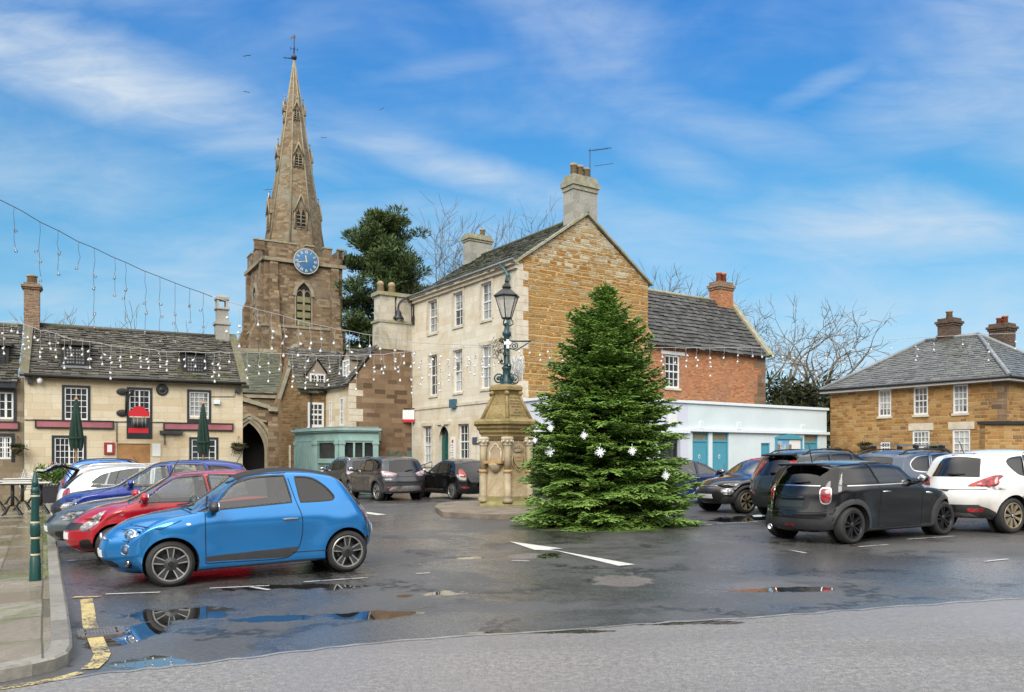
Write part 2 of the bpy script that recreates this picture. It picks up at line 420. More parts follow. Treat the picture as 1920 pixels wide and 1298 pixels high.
M['ironstone_house'] = stone('golden_ironstone_courses', 0.36, 0.15, [(0, (0.26, 0.125, 0.035)), (0.3, (0.38, 0.20, 0.06)), (0.65, (0.45, 0.255, 0.085)), (0.9, (0.48, 0.31, 0.13)), (1, (0.20, 0.125, 0.065))], (0.46, 0.34, 0.20), 0.008, 0.015, 1.2, 0.9, 0.7, (0.22, 0.14, 0.07), 0.35, 0.4, 0.35, 0.5)
M['brown_ashlar'] = stone('brown_sandstone_blocks', 0.66, 0.27, [(0, (0.12, 0.08, 0.05)), (0.15, (0.21, 0.14, 0.085)), (0.7, (0.27, 0.18, 0.108)), (1, (0.33, 0.24, 0.155))], (0.24, 0.17, 0.10), 0.004, 0.008, 1.0, 0.9, 0.4, (0.10, 0.06, 0.04), 0.5, 0.5, 0.4, 0.3)
M['rubble'] = stone('brown_rubble', 0.3, 0.13, [(0, (0.16, 0.095, 0.04)), (0.5, (0.25, 0.155, 0.07)), (1, (0.31, 0.21, 0.11))], (0.27, 0.19, 0.10), 0.010, 0.03, 1.8, 0.92, 0.8, (0.12, 0.09, 0.055), 0.5, 0.4, 0.45, 0.7)
M['church'] = stone('church_tower_stone', 0.55, 0.25, [(0, (0.15, 0.10, 0.06)), (0.4, (0.24, 0.165, 0.10)), (0.75, (0.30, 0.215, 0.13)), (1, (0.37, 0.30, 0.20))], (0.17, 0.125, 0.08), 0.006, 0.02, 1.2, 0.92, 0.7, (0.22, 0.215, 0.175), 0.7, 0.25, 0.5, 0.5)
M['spire'] = stone('church_spire_stone', 0.5, 0.22, [(0, (0.18, 0.125, 0.075)), (0.5, (0.26, 0.19, 0.115)), (1, (0.34, 0.27, 0.175))], (0.17, 0.13, 0.085), 0.006, 0.02, 1.2, 0.92, 0.6, (0.25, 0.245, 0.19), 0.75, 0.35, 0.6, 0.4)
M['church_dress'] = simple('weathered_church_dressing', (0.29, 0.25, 0.175), 0.9, var=0.25, scale=2.0, bump=0.3, dirt=(0.15, 0.145, 0.075))
M['brick'] = stone('red_brick', 0.225, 0.075, [(0, (0.30, 0.10, 0.035)), (0.3, (0.44, 0.15, 0.055)), (0.7, (0.52, 0.20, 0.08)), (0.9, (0.56, 0.28, 0.13)), (1, (0.22, 0.10, 0.055))], (0.42, 0.30, 0.20), 0.005, 0.006, 2, 0.88, 0.5, (0.24, 0.16, 0.11), 0.4, 0.5, 0.3, 0.15, msoft=0.005)
M['brick_grey'] = stone('weathered_brick', 0.225, 0.075, [(0, (0.13, 0.085, 0.06)), (0.6, (0.28, 0.15, 0.10)), (1, (0.34, 0.22, 0.16))], (0.33, 0.28, 0.2), 0.007, 0.006, 2, 0.9, 0.5, (0.22, 0.2, 0.13), 0.5, 0.9, 0.3, 0.2)
M['brick_dark'] = stone('dark_chimney_brick', 0.225, 0.075, [(0, (0.05, 0.04, 0.035)), (0.6, (0.11, 0.07, 0.05)), (1, (0.17, 0.10, 0.07))], (0.16, 0.13, 0.1), 0.006, 0.006, 2, 0.9, 0.5)
M['dull_stone'] = stone('dull_brown_pub_stone', 0.6, 0.3, [(0, (0.20, 0.155, 0.10)), (1, (0.33, 0.27, 0.19))], (0.22, 0.18, 0.12), 0.005, 0.01, 1, 0.9, 0.3, (0.16, 0.11, 0.06), 0.4, 0.5, 0.3)
M['collyweston'] = slate_mat('mossy_stone_slates', (0.035, 0.033, 0.028), (0.12, 0.11, 0.09), (0.085, 0.095, 0.018), 0.9)
M['collyweston_dark'] = slate_mat('dark_stone_slates', (0.03, 0.03, 0.03), (0.10, 0.10, 0.095), (0.06, 0.06, 0.02), 0.4)
M['green_slate'] = slate_mat('greenish_slates', (0.05, 0.058, 0.036), (0.115, 0.12, 0.08), (0.12, 0.12, 0.04), 0.6)
M['blue_slate'] = slate_mat('blue_grey_slates', (0.09, 0.098, 0.096), (0.165, 0.172, 0.165), (0.13, 0.13, 0.10), 0.5, 0.4)
M['render_lav'] = simple('lavender_white_render', (0.60, 0.63, 0.73), 0.6, var=0.04, scale=0.7)
M['render_white'] = simple('pale_blue_white_render', (0.62, 0.71, 0.74), 0.6, var=0.07, scale=0.6, dirt=(0.48, 0.55, 0.56))
M['render_trim'] = simple('white_coping', (0.72, 0.78, 0.82), 0.5, var=0.05)
M['shop_dark'] = simple('dark_grey_shopfront', (0.035, 0.038, 0.045), 0.4)
M['timber'] = simple('varnished_timber', (0.36, 0.19, 0.07), 0.5, var=0.2, scale=3)
M['pink_board'] = simple('faded_maroon_board', (0.33, 0.11, 0.13), 0.5, var=0.22, scale=1.2)
M['red_sign'] = simple('red_sign_board', (0.52, 0.01, 0.02), 0.45, var=0.05)
M['green_door'] = simple('dark_green_door', (0.012, 0.09, 0.075), 0.35)
# ---------------------------------------------------------------- ground, road, pavement, markings
def ell(px, py, hx, hy):
    c = G(px, py); return (c.x, c.y, hx*c.y/F, hy*c.y/(py-HY))
PUDDLES = [ell(330,1150,140,14), ell(700,1153,110,9), ell(520,1160,110,7), ell(240,1190,60,26), ell(250,1245,130,16), ell(1310,1168,105,5), ell(1010,1186,170,4),
           ell(820,1114,60,6), ell(1400,972,90,6), ell(760,1118,22,4), ell(560,1100,120,8), ell(1480,1105,110,6), ell(880,1047,30,3), ell(1030,1043,30,5)]
def ground_mat(name, light=False):
    t = NT(name); p = t.pos(); 
    sep = t.n('SeparateXYZ', {0: p}); flat = t.n('CombineXYZ', {0: sep.outputs[0], 1: sep.outputs[1]}).outputs[0]
    grain = t.noise(flat, 60, 3, 0.85); g2 = t.noise(flat, 17, 4, .75); mid = t.noise(flat, 3.2, 6, 0.7); big = t.noise(flat, 0.28, 6, 0.62, 0.8)
    vor = t.n('TexVoronoi', {'Vector': flat}); vor.inputs['Scale'].default_value = 75
    chip = t.sstep(vor.outputs['Distance'], 0.12, 0.45)
    if light:
        c = t.ramp(t.m('ADD', t.m('MULTIPLY', grain, .55), t.m('MULTIPLY', g2, .45)), [(0.32, (0.06, 0.058, 0.056)), (0.5, (0.195, 0.185, 0.176)), (0.68, (0.42, 0.398, 0.38))])
        trk = t.sstep(t.noise(t.n('VectorMath', {0: flat, 1: (.12, .9, 1)}, operation='MULTIPLY').outputs[0], 1.0, 4, .6), .4, .62); c = t.mix(t.m('MULTIPLY', trk, .42), c, (.13,.125,.123))
        c = t.mix(t.sstep(big, 0.4, 0.65), c, t.mix(0.5, c, (0.25, 0.225, 0.22)))
        c = t.mix(t.m('MULTIPLY', t.sstep(mid, 0.55, 0.75), 0.35), c, (0.12, 0.115, 0.115))
        wet = t.sstep(big, 0.38, 0.62)
        rough = t.mix(wet, 0.6, 0.38, 'FLOAT')
        bumpd = 0.008
    else:
        c = t.ramp(t.m('ADD', t.m('MULTIPLY', grain, .6), t.m('MULTIPLY', g2, .4)), [(0.3, (0.03, 0.0295, 0.029)), (0.55, (0.075, 0.073, 0.071)), (0.75, (0.15, 0.146, 0.14))])
        dry = t.sstep(t.noise(flat, .55, 7, .62, .7), .43, .57); c = t.mix(t.m('MULTIPLY', dry, .55), c, t.mix(.5, c, (.13,.128,.126)))
        # worn paler patches and old repairs
        c = t.mix(t.m('MULTIPLY', t.sstep(mid, 0.5, 0.7), 0.5), c, (0.055, 0.053, 0.05))
        wet = t.sstep(t.m('ADD', big, t.m('MULTIPLY', t.m('SUBTRACT', mid, 0.5), 0.35)), 0.42, 0.56)
        rough = t.mix(wet, 0.50, 0.26, 'FLOAT')
        bumpd = 0.006
        # cracks and frost-broken edges
        cr = t.n('TexVoronoi', {'Vector': t.n('VectorMath', {0: flat, 1: t.n('VectorMath', {0: t.n('TexNoise', {'Vector': flat}).outputs['Color'], 1: (0.5, 0.5, 0.5)}, operation='SUBTRACT').outputs[0]}, operation='ADD').outputs[0]}, feature='DISTANCE_TO_EDGE')
        cr.inputs['Scale'].default_value = 0.33
        ck = t.m('MULTIPLY', t.m('SUBTRACT', 1.0, t.sstep(cr.outputs['Distance'], 0.008, 0.04)), t.sstep(t.noise(flat, 0.5, 3), 0.46, 0.56))
        c = t.mix(t.m('MULTIPLY', ck, 0.85), c, (0.008, 0.008, 0.008))
        # pinkish patches where the surface has worn through
        for (px, py, hx, hy) in ((1165,1089,62,13), (985,1043,38,6), (1440,1100,90,11)):
            e = ell(px, py, hx, hy)
            mp = t.n('VectorMath', {0: t.n('VectorMath', {0: flat, 1: (e[0], e[1], 0)}, operation='SUBTRACT').outputs[0], 1: (1/e[2], 1/e[3], 1)}, operation='MULTIPLY')
            ln = t.n('VectorMath', {0: mp.outputs[0]}, operation='LENGTH').outputs['Value']
            k = t.m('SUBTRACT', 1.0, t.sstep(t.m('ADD', ln, t.m('MULTIPLY', t.m('SUBTRACT', mid, 0.5), 1.6)), 0.8, 0.9))
            c = t.mix(t.m('MULTIPLY', k, 0.6 if px != 1440 else 0.25), c, t.ramp(grain, [(0.3, (0.10, 0.08, 0.075)), (0.7, (0.30, 0.25, 0.235))]))
            rough = t.mix(k, rough, 0.6, 'FLOAT')
    pud = None
    edge = t.m('ADD', t.m('MULTIPLY', t.m('SUBTRACT', t.noise(flat, 1.3, 8, 0.66), 0.5), 3.2), t.m('MULTIPLY', t.m('SUBTRACT', grain, 0.5), 0.22))
    for e in PUDDLES:
        mp = t.n('VectorMath', {0: t.n('VectorMath', {0: flat, 1: (e[0], e[1], 0)}, operation='SUBTRACT').outputs[0], 1: (1/e[2], 1/e[3], 1)}, operation='MULTIPLY')
        ln = t.n('VectorMath', {0: mp.outputs[0]}, operation='LENGTH').outputs['Value']
        k = t.m('SUBTRACT', 1.0, t.sstep(t.m('ADD', ln, edge), 0.75, 0.92))
        pud = k if pud is None else t.m('MAXIMUM', pud, k)
    c = t.mix(t.m('MULTIPLY', pud, 0.75), c, (0.014, 0.013, 0.012))
    rough = t.mix(pud, t.m('ADD', rough, t.m('MULTIPLY', t.m('SUBTRACT', grain, 0.5), 0.25)), 0.012, 'FLOAT')
    h = t.m('MULTIPLY', t.m('ADD', t.m('MULTIPLY', grain, 0.8), chip), t.m('SUBTRACT', 1.0, pud))
    h = t.m('ADD', h, t.m('MULTIPLY', mid, 0.6 if not light else 0.3))
    nb = t.bump(h, t.m('MULTIPLY', t.m('SUBTRACT', 1.0, pud), 0.55 if not light else 0.6), bumpd)
    # the film of water on it
    cn = t.n('Bump'); t.set(cn.inputs['Height'], t.m('ADD', t.m('MULTIPLY', mid, 1.0), t.m('MULTIPLY', g2, .25))); t.set(cn.inputs['Strength'], t.m('MULTIPLY', t.m('SUBTRACT', 1.0, pud), .5)); cn.inputs['Distance'].default_value = .02
    t.set(t.b.inputs['Coat Normal'], cn.outputs[0]); t.set(t.b.inputs['Coat Weight'], t.m('MULTIPLY', t.m('MAXIMUM', t.m('MULTIPLY_ADD', wet, .75, .15), pud), .5 if light else .9)); t.set(t.b.inputs['Coat Roughness'], t.mix(pud, t.m('MULTIPLY_ADD', g2, .3, .10 if not light else .2), .01, 'FLOAT'))
    return t.base(c, rough, 0, 0.5)
M['asphalt'] = ground_mat('wet_car_park_asphalt')
M['road'] = ground_mat('worn_grey_road_surface', True)
KROT = math.atan2(0.862, -0.506)   # direction of the left kerb
M['flags'] = stone('wet_york_stone_flags', 1.05, 0.62, [(0, (0.13, 0.105, 0.075)), (0.4, (0.22, 0.175, 0.12)), (0.7, (0.27, 0.22, 0.16)), (1, (0.31, 0.27, 0.21))], (0.06, 0.065, 0.035), 0.008, 0.02, 0.8,
                   0.6, 0.35, (0.10, 0.125, 0.02), 0.9, 0.6, 0.3, 0.5, rot=-KROT, wet=(0.06, 0.42))
M['kerb'] = stone('worn_granite_kerb', 0.9, 5.0, [(0, (0.20, 0.185, 0.16)), (1, (0.32, 0.30, 0.26))], (0.07, 0.07, 0.06), 0.006, 0.004, 0.8, 0.5, 0.4, (0.10, 0.11, 0.03), 0.6, 0.7, 0.4, 0.2, rot=-KROT)
def mark_mat(name, col, wear=0.5):
    t = NT(name); p = t.pos(); g = t.noise(p, 38, 4, 0.8); b = t.noise(p, 2.5, 5, 0.7)
    k = t.sstep(t.m('ADD', t.m('MULTIPLY', g, 0.6), t.m('MULTIPLY', b, 0.6)), 0.72-0.28*wear+0.1, 0.82-0.28*wear+0.1)
    c = t.mix(k, t.mix(t.m('MULTIPLY', b, 0.3), col, tuple(x*0.55 for x in col)), (0.045, 0.045, 0.045))
    t.bump(g, 0.4, 0.006)
    return t.base(c, t.m('MULTIPLY_ADD', b, 0.3, 0.25), 0, 0.5)
M['mark_white'] = mark_mat('worn_white_road_paint', (0.66, 0.66, 0.62), 0.5)
M['mark_thin'] = mark_mat('faint_white_bay_paint', (0.55, 0.55, 0.54), 0.75)
M['mark_yellow'] = mark_mat('worn_yellow_road_paint', (0.60, 0.47, 0.19), 0.85)
M['grass'] = simple('fallen_needles_and_moss', (0.05, 0.075, 0.018), 0.9, var=0.5, scale=12)

g = MB()
xs = [-1500, -60, 60, 1500]; ys = [-300, 90, 2500]
for a, b in zip(xs, xs[1:]):
    for c, d in zip(ys, ys[1:]):
        g.face([(a,c,gz(a)), (b,c,gz(b)), (b,d,gz(b)), (a,d,gz(a))])
tag(g.build('ground', M['asphalt']), kind='structure')
def strip(mb, pts, w, dz, mat=0):
    n = len(pts)
    L = []
    for k in range(n):
        d = (pts[min(k+1, n-1)]-pts[max(k-1, 0)]); d.z = 0; d.normalize(); s = V((-d.y, d.x, 0))*w/2
        p = pts[k]; L.append((on(p.x+s.x, p.y+s.y, dz), on(p.x-s.x, p.y-s.y, dz)))
    for a, b in zip(L, L[1:]): mb.face([a[1], b[1], b[0], a[0]], mat)
def polyg(mb, pix, dz, mat=0):
    pts = [G(*q) for q in pix]; pts = [on(p.x, p.y, dz) for p in pts]
    a = sum(p.x*q.y-q.x*p.y for p, q in zip(pts, pts[1:]+pts[:1]))
    mb.face(pts if a > 0 else pts[::-1], mat)
# near road: its edge crosses the picture
edge_px = [(-900,1420), (-300,1330), (0,1290), (160,1268), (330,1250), (520,1228), (700,1207), (1000,1186), (1230,1169), (1400,1160), (1650,1141), (1920,1122), (2500,1085), (3200,1046)]
ep = [G(*q) for q in edge_px]
rd = MB(); near = -40
for a, b in zip(ep, ep[1:]):
    rd.face([on(a.x,near,0.004), on(b.x,near,0.004), on(b.x,b.y,0.004), on(a.x,a.y,0.004)])
tag(rd.build('road', M['road'], weld=True), kind='structure')
em = MB(); rng = random.Random(5)
fine = []
for a, b in zip(ep, ep[1:]):
    for k in range(6): q = a.lerp(b, k/6); fine.append(V((q.x, q.y+rng.uniform(-.035,.035), 0)))
strip(em, fine, 0.055, 0.008)
M['edge'] = simple('pale_concrete_channel', (0.22, 0.22, 0.22), 0.25, var=0.4, scale=3)
tag(em.build('road_edge', M['edge']), kind='structure')

# pavement with its kerb along the left
kout = [G(*q) for q in [(88,905), (92,930), (97,965), (101,990), (108,1035), (118,1100), (127,1155), (134,1205), (136,1232), (128,1246), (104,1257), (60,1268), (0,1280), (-200,1310), (-700,1400)]]
kout = [V((p.x, p.y, 0)) for p in kout]
far = kout[0]+(kout[0]-kout[2]).normalized()*22; kout = [far]+kout
def offs(pts, w):
    o = []
    for k in range(len(pts)):
        d = (pts[min(k+1, len(pts)-1)]-pts[max(k-1, 0)]).normalized(); o.append(pts[k]+V((d.y, -d.x, 0))*w)
    return o
kin = offs(kout, 0.16)
if (kin[3]-V((-50, kin[3].y, 0))).length > (kout[3]-V((-50, kout[3].y, 0))).length: kin = offs(kout, -0.16)
KH = 0.11
kb = MB(); bev = 0.02
kmid = [a.lerp(b, 0.14) for a, b in zip(kout, kin)]
for k in range(len(kout)-1):
    a, b, c, d, e, f = kout[k], kout[k+1], kmid[k], kmid[k+1], kin[k], kin[k+1]
    kb.face([on(a.x,a.y,-.05), on(b.x,b.y,-.05), on(b.x,b.y,KH-bev), on(a.x,a.y,KH-bev)])
    kb.face([on(a.x,a.y,KH-bev), on(b.x,b.y,KH-bev), on(d.x,d.y,KH), on(c.x,c.y,KH)])
    kb.face([on(c.x,c.y,KH), on(d.x,d.y,KH), on(f.x,f.y,KH), on(e.x,e.y,KH)])
tag(kb.build('kerb', M['kerb'], weld=True), kind='structure')
pv = MB()
for a, b in zip(kmid, kmid[1:]):
    pv.face([on(a.x,a.y,KH-.004), on(b.x,b.y,KH-.004), on(-45,b.y,KH-.004), on(-45,a.y,KH-.004)][::-1])
tag(pv.build('pavement', M['flags'], weld=True), kind='structure')
# grass and moss growing along the joint behind the kerb
gm = MB()
for k in range(700):
    i = rng.randrange(2, 6); q = kin[i].lerp(kin[i+1], rng.random()); q = q+V((-rng.random()**2*0.16-0.01, 0, 0))
    h = rng.uniform(0.01, 0.03); a = rng.random()*6.28; w = 0.006
    b0 = on(q.x, q.y, KH)
    gm.face([b0+V((math.cos(a)*w, math.sin(a)*w, 0)), b0-V((math.cos(a)*w, math.sin(a)*w, 0)), b0+V((rng.uniform(-.02,.02), rng.uniform(-.02,.02), h))])
M['blade'] = simple('moss_and_grass_blades', (0.10, 0.19, 0.02), 0.8, var=0.4, scale=20)
tag(gm.build('grass', M['blade']), kind='stuff')

mk = MB()
polyg(mk, [(955,1016), (1055,1029.5), (1030,1030.5), (1191,1059.5), (1160,1062), (1041,1033), (1002,1032)], 0.008)
tag(mk.build('arrow_marking', M['mark_white']), kind='structure')
m2 = MB(); strip(m2, [G(680,961), G(716,966)], 0.3, 0.008); tag(m2.build('give_way_marking', M['mark_white']), kind='structure')
ml = MB()
for seg in ([(198,1115), (300,1111.5)], [(393,1104), (505,1099)], [(570,1092), (690,1084)], [(128,1052), (205,1048)], [(470,1101.5), (505,1107)], [(1610,1026), (1665,1022)],
            [(1480,1032), (1512,1038)], [(1345,982), (1420,979)], [(1700,1012), (1790,1006)], [(1845,1054), (1890,1049)], [(1320,985),(1335,984)], [(960,1052),(992,1053)], [(780,1077),(806,1075)]):
    strip(ml, [G(*q) for q in seg], 0.06, 0.008)
tag(ml.build('bay_marking', M['mark_thin']), kind='structure')
my = MB(); strip(my, [G(162,1124), G(165,1145), G(168,1172), G(184,1210), G(192,1228), G(186,1240), G(168,1256)], 0.13, 0.008)
strip(my, [G(138,1121), G(188,1120)], 0.09, 0.0095)
strip(my, [G(150,1263), G(110,1274), G(60,1284), G(0,1293), G(-60,1303)], 0.09, 0.0095)
tag(my.build('yellow_marking', M['mark_yellow']), kind='structure')
nd = MB()   # ring of shed needles and moss round the foot of the tree
TREE_C = None
# ---------------------------------------------------------------- buildings round the square
U = V((0.5585, -0.8295, 0)); VV = V((0.8295, 0.5585, 0)); UP = V((0, 0, 1))
def chimney(parent, c, z0, z1, sx, sy, ax, mat, capmat, pots=(), potmat=None, cap=0.25, band=True):
    ax = V(ax).normalized(); ay = V((-ax.y, ax.x, 0)); c = V((c[0], c[1], 0)); m = MB()
    bx = lambda mb, s, t, a, b: mb.box(c-ax*s/2-ay*t/2+UP*a, ax*s, ay*t, UP*(b-a))
    bx(m, sx, sy, z0, z1-cap)
    ch = m.build('chimney', mat, parent)
    m = MB(); bx(m, sx+0.1, sy+0.1, z1-cap, z1-cap*0.72); bx(m, sx+0.22, sy+0.22, z1-cap*0.72, z1-cap*0.4); bx(m, sx+0.02, sy+0.02, z1-cap*0.4, z1)
    if band: bx(m, sx+0.12, sy+0.12, z0+(z1-z0)*0.42, z0+(z1-z0)*0.42+0.1)
    m.build('cap', capmat, ch)
    for (dx, dy, h, r) in pots:
        m = MB(); q = c+ax*dx+ay*dy
        m.lathe([(r, z1-0.02), (r*0.86, z1+h*0.8), (r*1.08, z1+h*0.82), (r*1.08, z1+h), (r*0.75, z1+h), (r*0.7, z1+h*0.6), (0.001, z1+h*0.6)], 14, q)
        m.build('chimney_pot', potmat or M['pot'], ch)
    return ch
def coping(mb, a, b, w, t, n):
    a, b = V(a), V(b); d = (b-a).normalized(); n = V(n).normalized(); up = d.cross(n); 
    if up.z < 0: up = -up
    mb.box(a-n*w/2, b-a, n*w, up*t)
def gutter(parent, a, b, mat, r=0.07):
    m = MB(); m.tube([a, b], r, 8); return m.build('gutter', mat, parent)

# ---- the tall stone house in the middle
C0 = V(((970-CXP)/F*37, 37, 0))
fF = Frame(C0, -U); fG = Frame(C0, VV)
Lf = fF.px(773, 700)[0]; Lg = fG.px(1215, 640)[0]
zE = fF.px(970, 492)[1]; sA = Lg/2; zA = fG.px(1090, 405)[1]
house = thing('stone_house', C0, 'tall three storey stone house with pale front and orange rubble gable', 'house')
wins = [fF.rect(*q) for q in [(803,820,563,625), (850,868,548,612), (902,922,530,600), (805,820,666,742), (850,867.5,656,736), (902,921,647,729), (793,810,799,872), (859.5,880,795,862)]]
door = fF.rect(823, 842.5, 800, 882)
m = MB(); wall_holes(m, fF, 0, Lf, -1, zE, wins+[door], 0.2)
front = m.build('front_wall', M['pale_ashlar'], house)
m = MB(); bk = 9.0
m.face([fG.pt(0,-1), fG.pt(Lg,-1), fG.pt(Lg,zE), fG.pt(sA,zA), fG.pt(0,zE)])
m.face([fF.pt(Lf,-1), fF.pt(Lf,-1)+VV*Lg, fF.pt(Lf,zE)+VV*Lg, fF.pt(Lf,zA)+VV*sA, fF.pt(Lf,zE)])
m.face([fG.pt(Lg,-1), fG.pt(Lg,-1)-U*Lf, fG.pt(Lg,zE)-U*Lf, fG.pt(Lg,zE)])
m.build('gable_wall', M['ironstone'], house)
m = MB(); rng = random.Random(3); z = -0.5
while z < zE-0.2:      # long and short corner stones
    h = rng.uniform(0.3, 0.42); l = rng.choice((0.32, 0.62)); fG.ubox(m, -0.012, l, z, z+h-0.012, -0.2, 0.012, r=rng.random()); z += h
m.build('quoins', M['dressed'], house)
for i, q in enumerate(wins):
    pn = [M['pane_pale'], M['pane_pale'], M['pane_pale'], M['pane'], M['pane_curtain'], M['pane_pale'], M['pane_curtain'], M['pane']][i]
    window(house, fF, q, M['white_paint'], pn, 2 if i < 6 else 3, 4 if i < 6 else 4, recess=0.16, fw=0.075, bar=0.026, sill=M['dressed'], surround=M['dressed'], sw=0.17)
# door with its round head
du0, du1, dz0, dz1 = door; m = MB(); g = fF.shifted(0, -0.18)
m.face([g.pt(du0,dz0), g.pt(du1,dz0), g.pt(du1,dz1-0.85), g.pt(du0,dz1-0.85)])
dr = m.build('door', M['green_door'], house)
m = MB(); um = (du0+du1)/2; rd_ = (du1-du0)/2
for (a, b) in ((0.25, 0.9), (1.05, 1.9)):
    for s in (-1, 1): g.ubox(m, um+s*rd_*0.5-rd_*0.32, um+s*rd_*0.5+rd_*0.32, dz0+a, dz0+b, 0.003, 0.03)
m.build('panel', M['green_door'], dr)
m = MB(); zz = dz1-0.85
for k in range(6):
    a = math.pi*k/5; m.box(g.pt(um, zz, 0.01), (g.pt(um+math.cos(a)*rd_*.9, zz+math.sin(a)*rd_*.9, 0.01)-g.pt(um, zz, 0.01)), g.n*0.03, UP*0.03)
fl = MB(); fl.face([g.pt(um+math.cos(math.pi*k/10)*rd_, zz+math.sin(math.pi*k/10)*0.85, 0.002) for k in range(11)])
fo = fl.build('fanlight', M['pane'], dr); m.build('frame', M['green_door'], fo)
m = MB()
sp_ = [g.pt(um+math.cos(math.pi*k/10)*rd_, zz+math.sin(math.pi*k/10)*0.85, 0.183) for k in range(11)]
for k in range(5): m.face([sp_[k], sp_[k+1], g.pt(du1, dz1, 0.183)])
for k in range(5, 10): m.face([sp_[k], sp_[k+1], g.pt(du0, dz1, 0.183)])
fF.ubox(m, du0-0.25, du0-0.02, dz0, dz1+0.1, 0.002, 0.07); fF.ubox(m, du1+0.02, du1+0.25, dz0, dz1+0.1, 0.002, 0.07)
fF.ubox(m, du0-0.25, du1+0.25, dz1+0.1, dz1+0.25, 0.002, 0.09); fF.ubox(m, um-0.12, um+0.12, dz1+0.02, dz1+0.35, 0.06, 0.12)
m.build('door_surround', M['dressed'], house)
m = MB(); fF.ubox(m, -0.05, Lf+0.05, zE-0.28, zE-0.1, 0.0, 0.14); fF.ubox(m, -0.1, Lf+0.05, zE-0.1, zE+0.06, 0.0, 0.28); m.build('cornice', M['dressed'], house)
zb = fF.px(930, 752)[1]; m = MB(); fF.ubox(m, 0, Lf, zb-0.05, zb+0.1, 0.003, 0.05); m.build('string_course', M['dressed'], house)
gutter(house, fF.pt(-0.15, zE+0.1, 0.34), fF.pt(Lf, zE+0.1, 0.34), M['lead'], 0.055)
slope = (zA-zE)/sA
m = MB(); ov = 0.28
e0, e1 = fF.pt(-0.14, zE-ov*slope+0.12, ov), fF.pt(Lf+0.1, zE-ov*slope+0.12, ov)
r0, r1 = C0+VV*sA+U*0.14+UP*(zA+0.12), C0+VV*sA-U*(Lf+0.1)+UP*(zA+0.12)
slates(m, e1, e0, r0, r1, 0.27, seed=2); e2, e3 = fG.pt(Lg+0.2, zE-0.1)+U*0.14, fG.pt(Lg+0.2, zE-0.1)-U*(Lf+0.1)
slates(m, e2, e3, r1, r0, 0.6, seed=4)
m.tube([r0+UP*.03, r1+UP*.03], 0.09, 6)
m.build('roof', M['green_slate'], house)
m = MB()
for (a, b) in ((fG.pt(-0.2, zE-0.1, 0.02), fG.pt(sA, zA+0.1, 0.02)), (fG.pt(Lg+0.2, zE-0.1, 0.02), fG.pt(sA, zA+0.1, 0.02))): coping(m, a, b, 0.26, 0.1, fG.n)
m.build('verge', M['cap_stone'], house)
qc = C0+VV*(sA-0.05)-U*0.42
cz0, cz1 = fG.px(1085, 420)[1], fG.px(1085, 340)[1]
chimney(house, qc, zA-1.3, cz1+0.35, 1.5, 0.8, VV, M['chimney_stone'], M['cap_stone'], [(-0.42,0,0.62,0.17), (-0.03,0,0.6,0.17), (0.38,0,0.55,0.17)], cap=0.75, band=False)
chimney(house, C0+VV*(sA-0.1)-U*(Lf-0.6), zA-1.0, zA+1.35, 1.55, 0.75, VV, M['chimney_stone'], M['cap_stone'], [(0.35,0,0.45,0.16)], cap=0.45, band=False)
m = MB(); dp = fF.shifted(0.55, 0.16)
m.tube([dp.pt(0.4, zE+0.05, 0.16), dp.pt(0.15, zE-0.25, 0.05), dp.pt(0, zE-0.5), dp.pt(0, 3.6)], 0.07, 8)
for zz in (zE-0.6, zE-2.6, zE-4.6, zE-6.4): m.tube([dp.pt(0, zz), dp.pt(0, zz+0.14)], 0.095, 8)
m.build('downpipe', simple('blue_green_pipe', (0.06, 0.15, 0.18), 0.45, var=0.2), house)
def plate(parent, fr, q, mat, o0=0.003, o1=0.05, name='plaque'):
    m = MB(); a = fr.rect(*q); fr.ubox(m, a[0], a[1], a[2], a[3], o0, o1); return m.build(name, mat, parent)
plate(house, fF, (848,857,749,765), simple('blue_alarm_box', (0.05,0.13,0.18), 0.5), 0.002, 0.2, 'alarm_box')
plate(house, fF, (887,898.5,820,833), simple('slate_blue_plaque', (0.06,0.085,0.12), 0.4))
pb = plate(house, fF, (845,853.5,821,860), M['white_paint'], name='opening_hours_board')
m = MB(); a = fF.rect(846, 852.5, 823, 858)
for k in range(9): fF.ubox(m, a[0]+0.05, a[1]-0.05-(k % 3)*0.06, a[3]-0.35-k*0.13, a[3]-0.31-k*0.13, 0.05, 0.053)
m.build('lettering', M['lead'], pb)
m = MB(); m.lathe([(0.09,0.0),(0.09,0.004)], 14, (0,0,0), 'Y'); q = fF.pt((a[0]+a[1])/2-0.05, a[3]-0.14, 0.052); m.xform(Matrix.Translation(q) @ Matrix.Rotation(math.atan2(fF.d.y, fF.d.x), 4, 'Z')); m.build('emblem', M['red_sign'], pb)
# tv aerial on the chimney
m = MB(); q = qc+VV*0.62+UP*(cz1+0.2)
m.tube([q, q+UP*1.75], 0.022, 5); d1 = (VV*0.9+UP*0.28).normalized()
m.tube([q+UP*1.65-d1*0.1, q+UP*1.65+d1*1.5], 0.016, 5); m.tube([q+UP*0.85+d1*0.3, q+UP*0.85+d1*1.6], 0.014, 5)
for k in range(7): c = q+UP*1.65+d1*(0.15+k*0.18); m.tube([c-U*0.2, c+U*0.2], 0.008, 4)
ae = m.build('aerial', M['iron']); tag(ae, 'thin television aerial strapped to the tall stone house chimney', 'aerial')

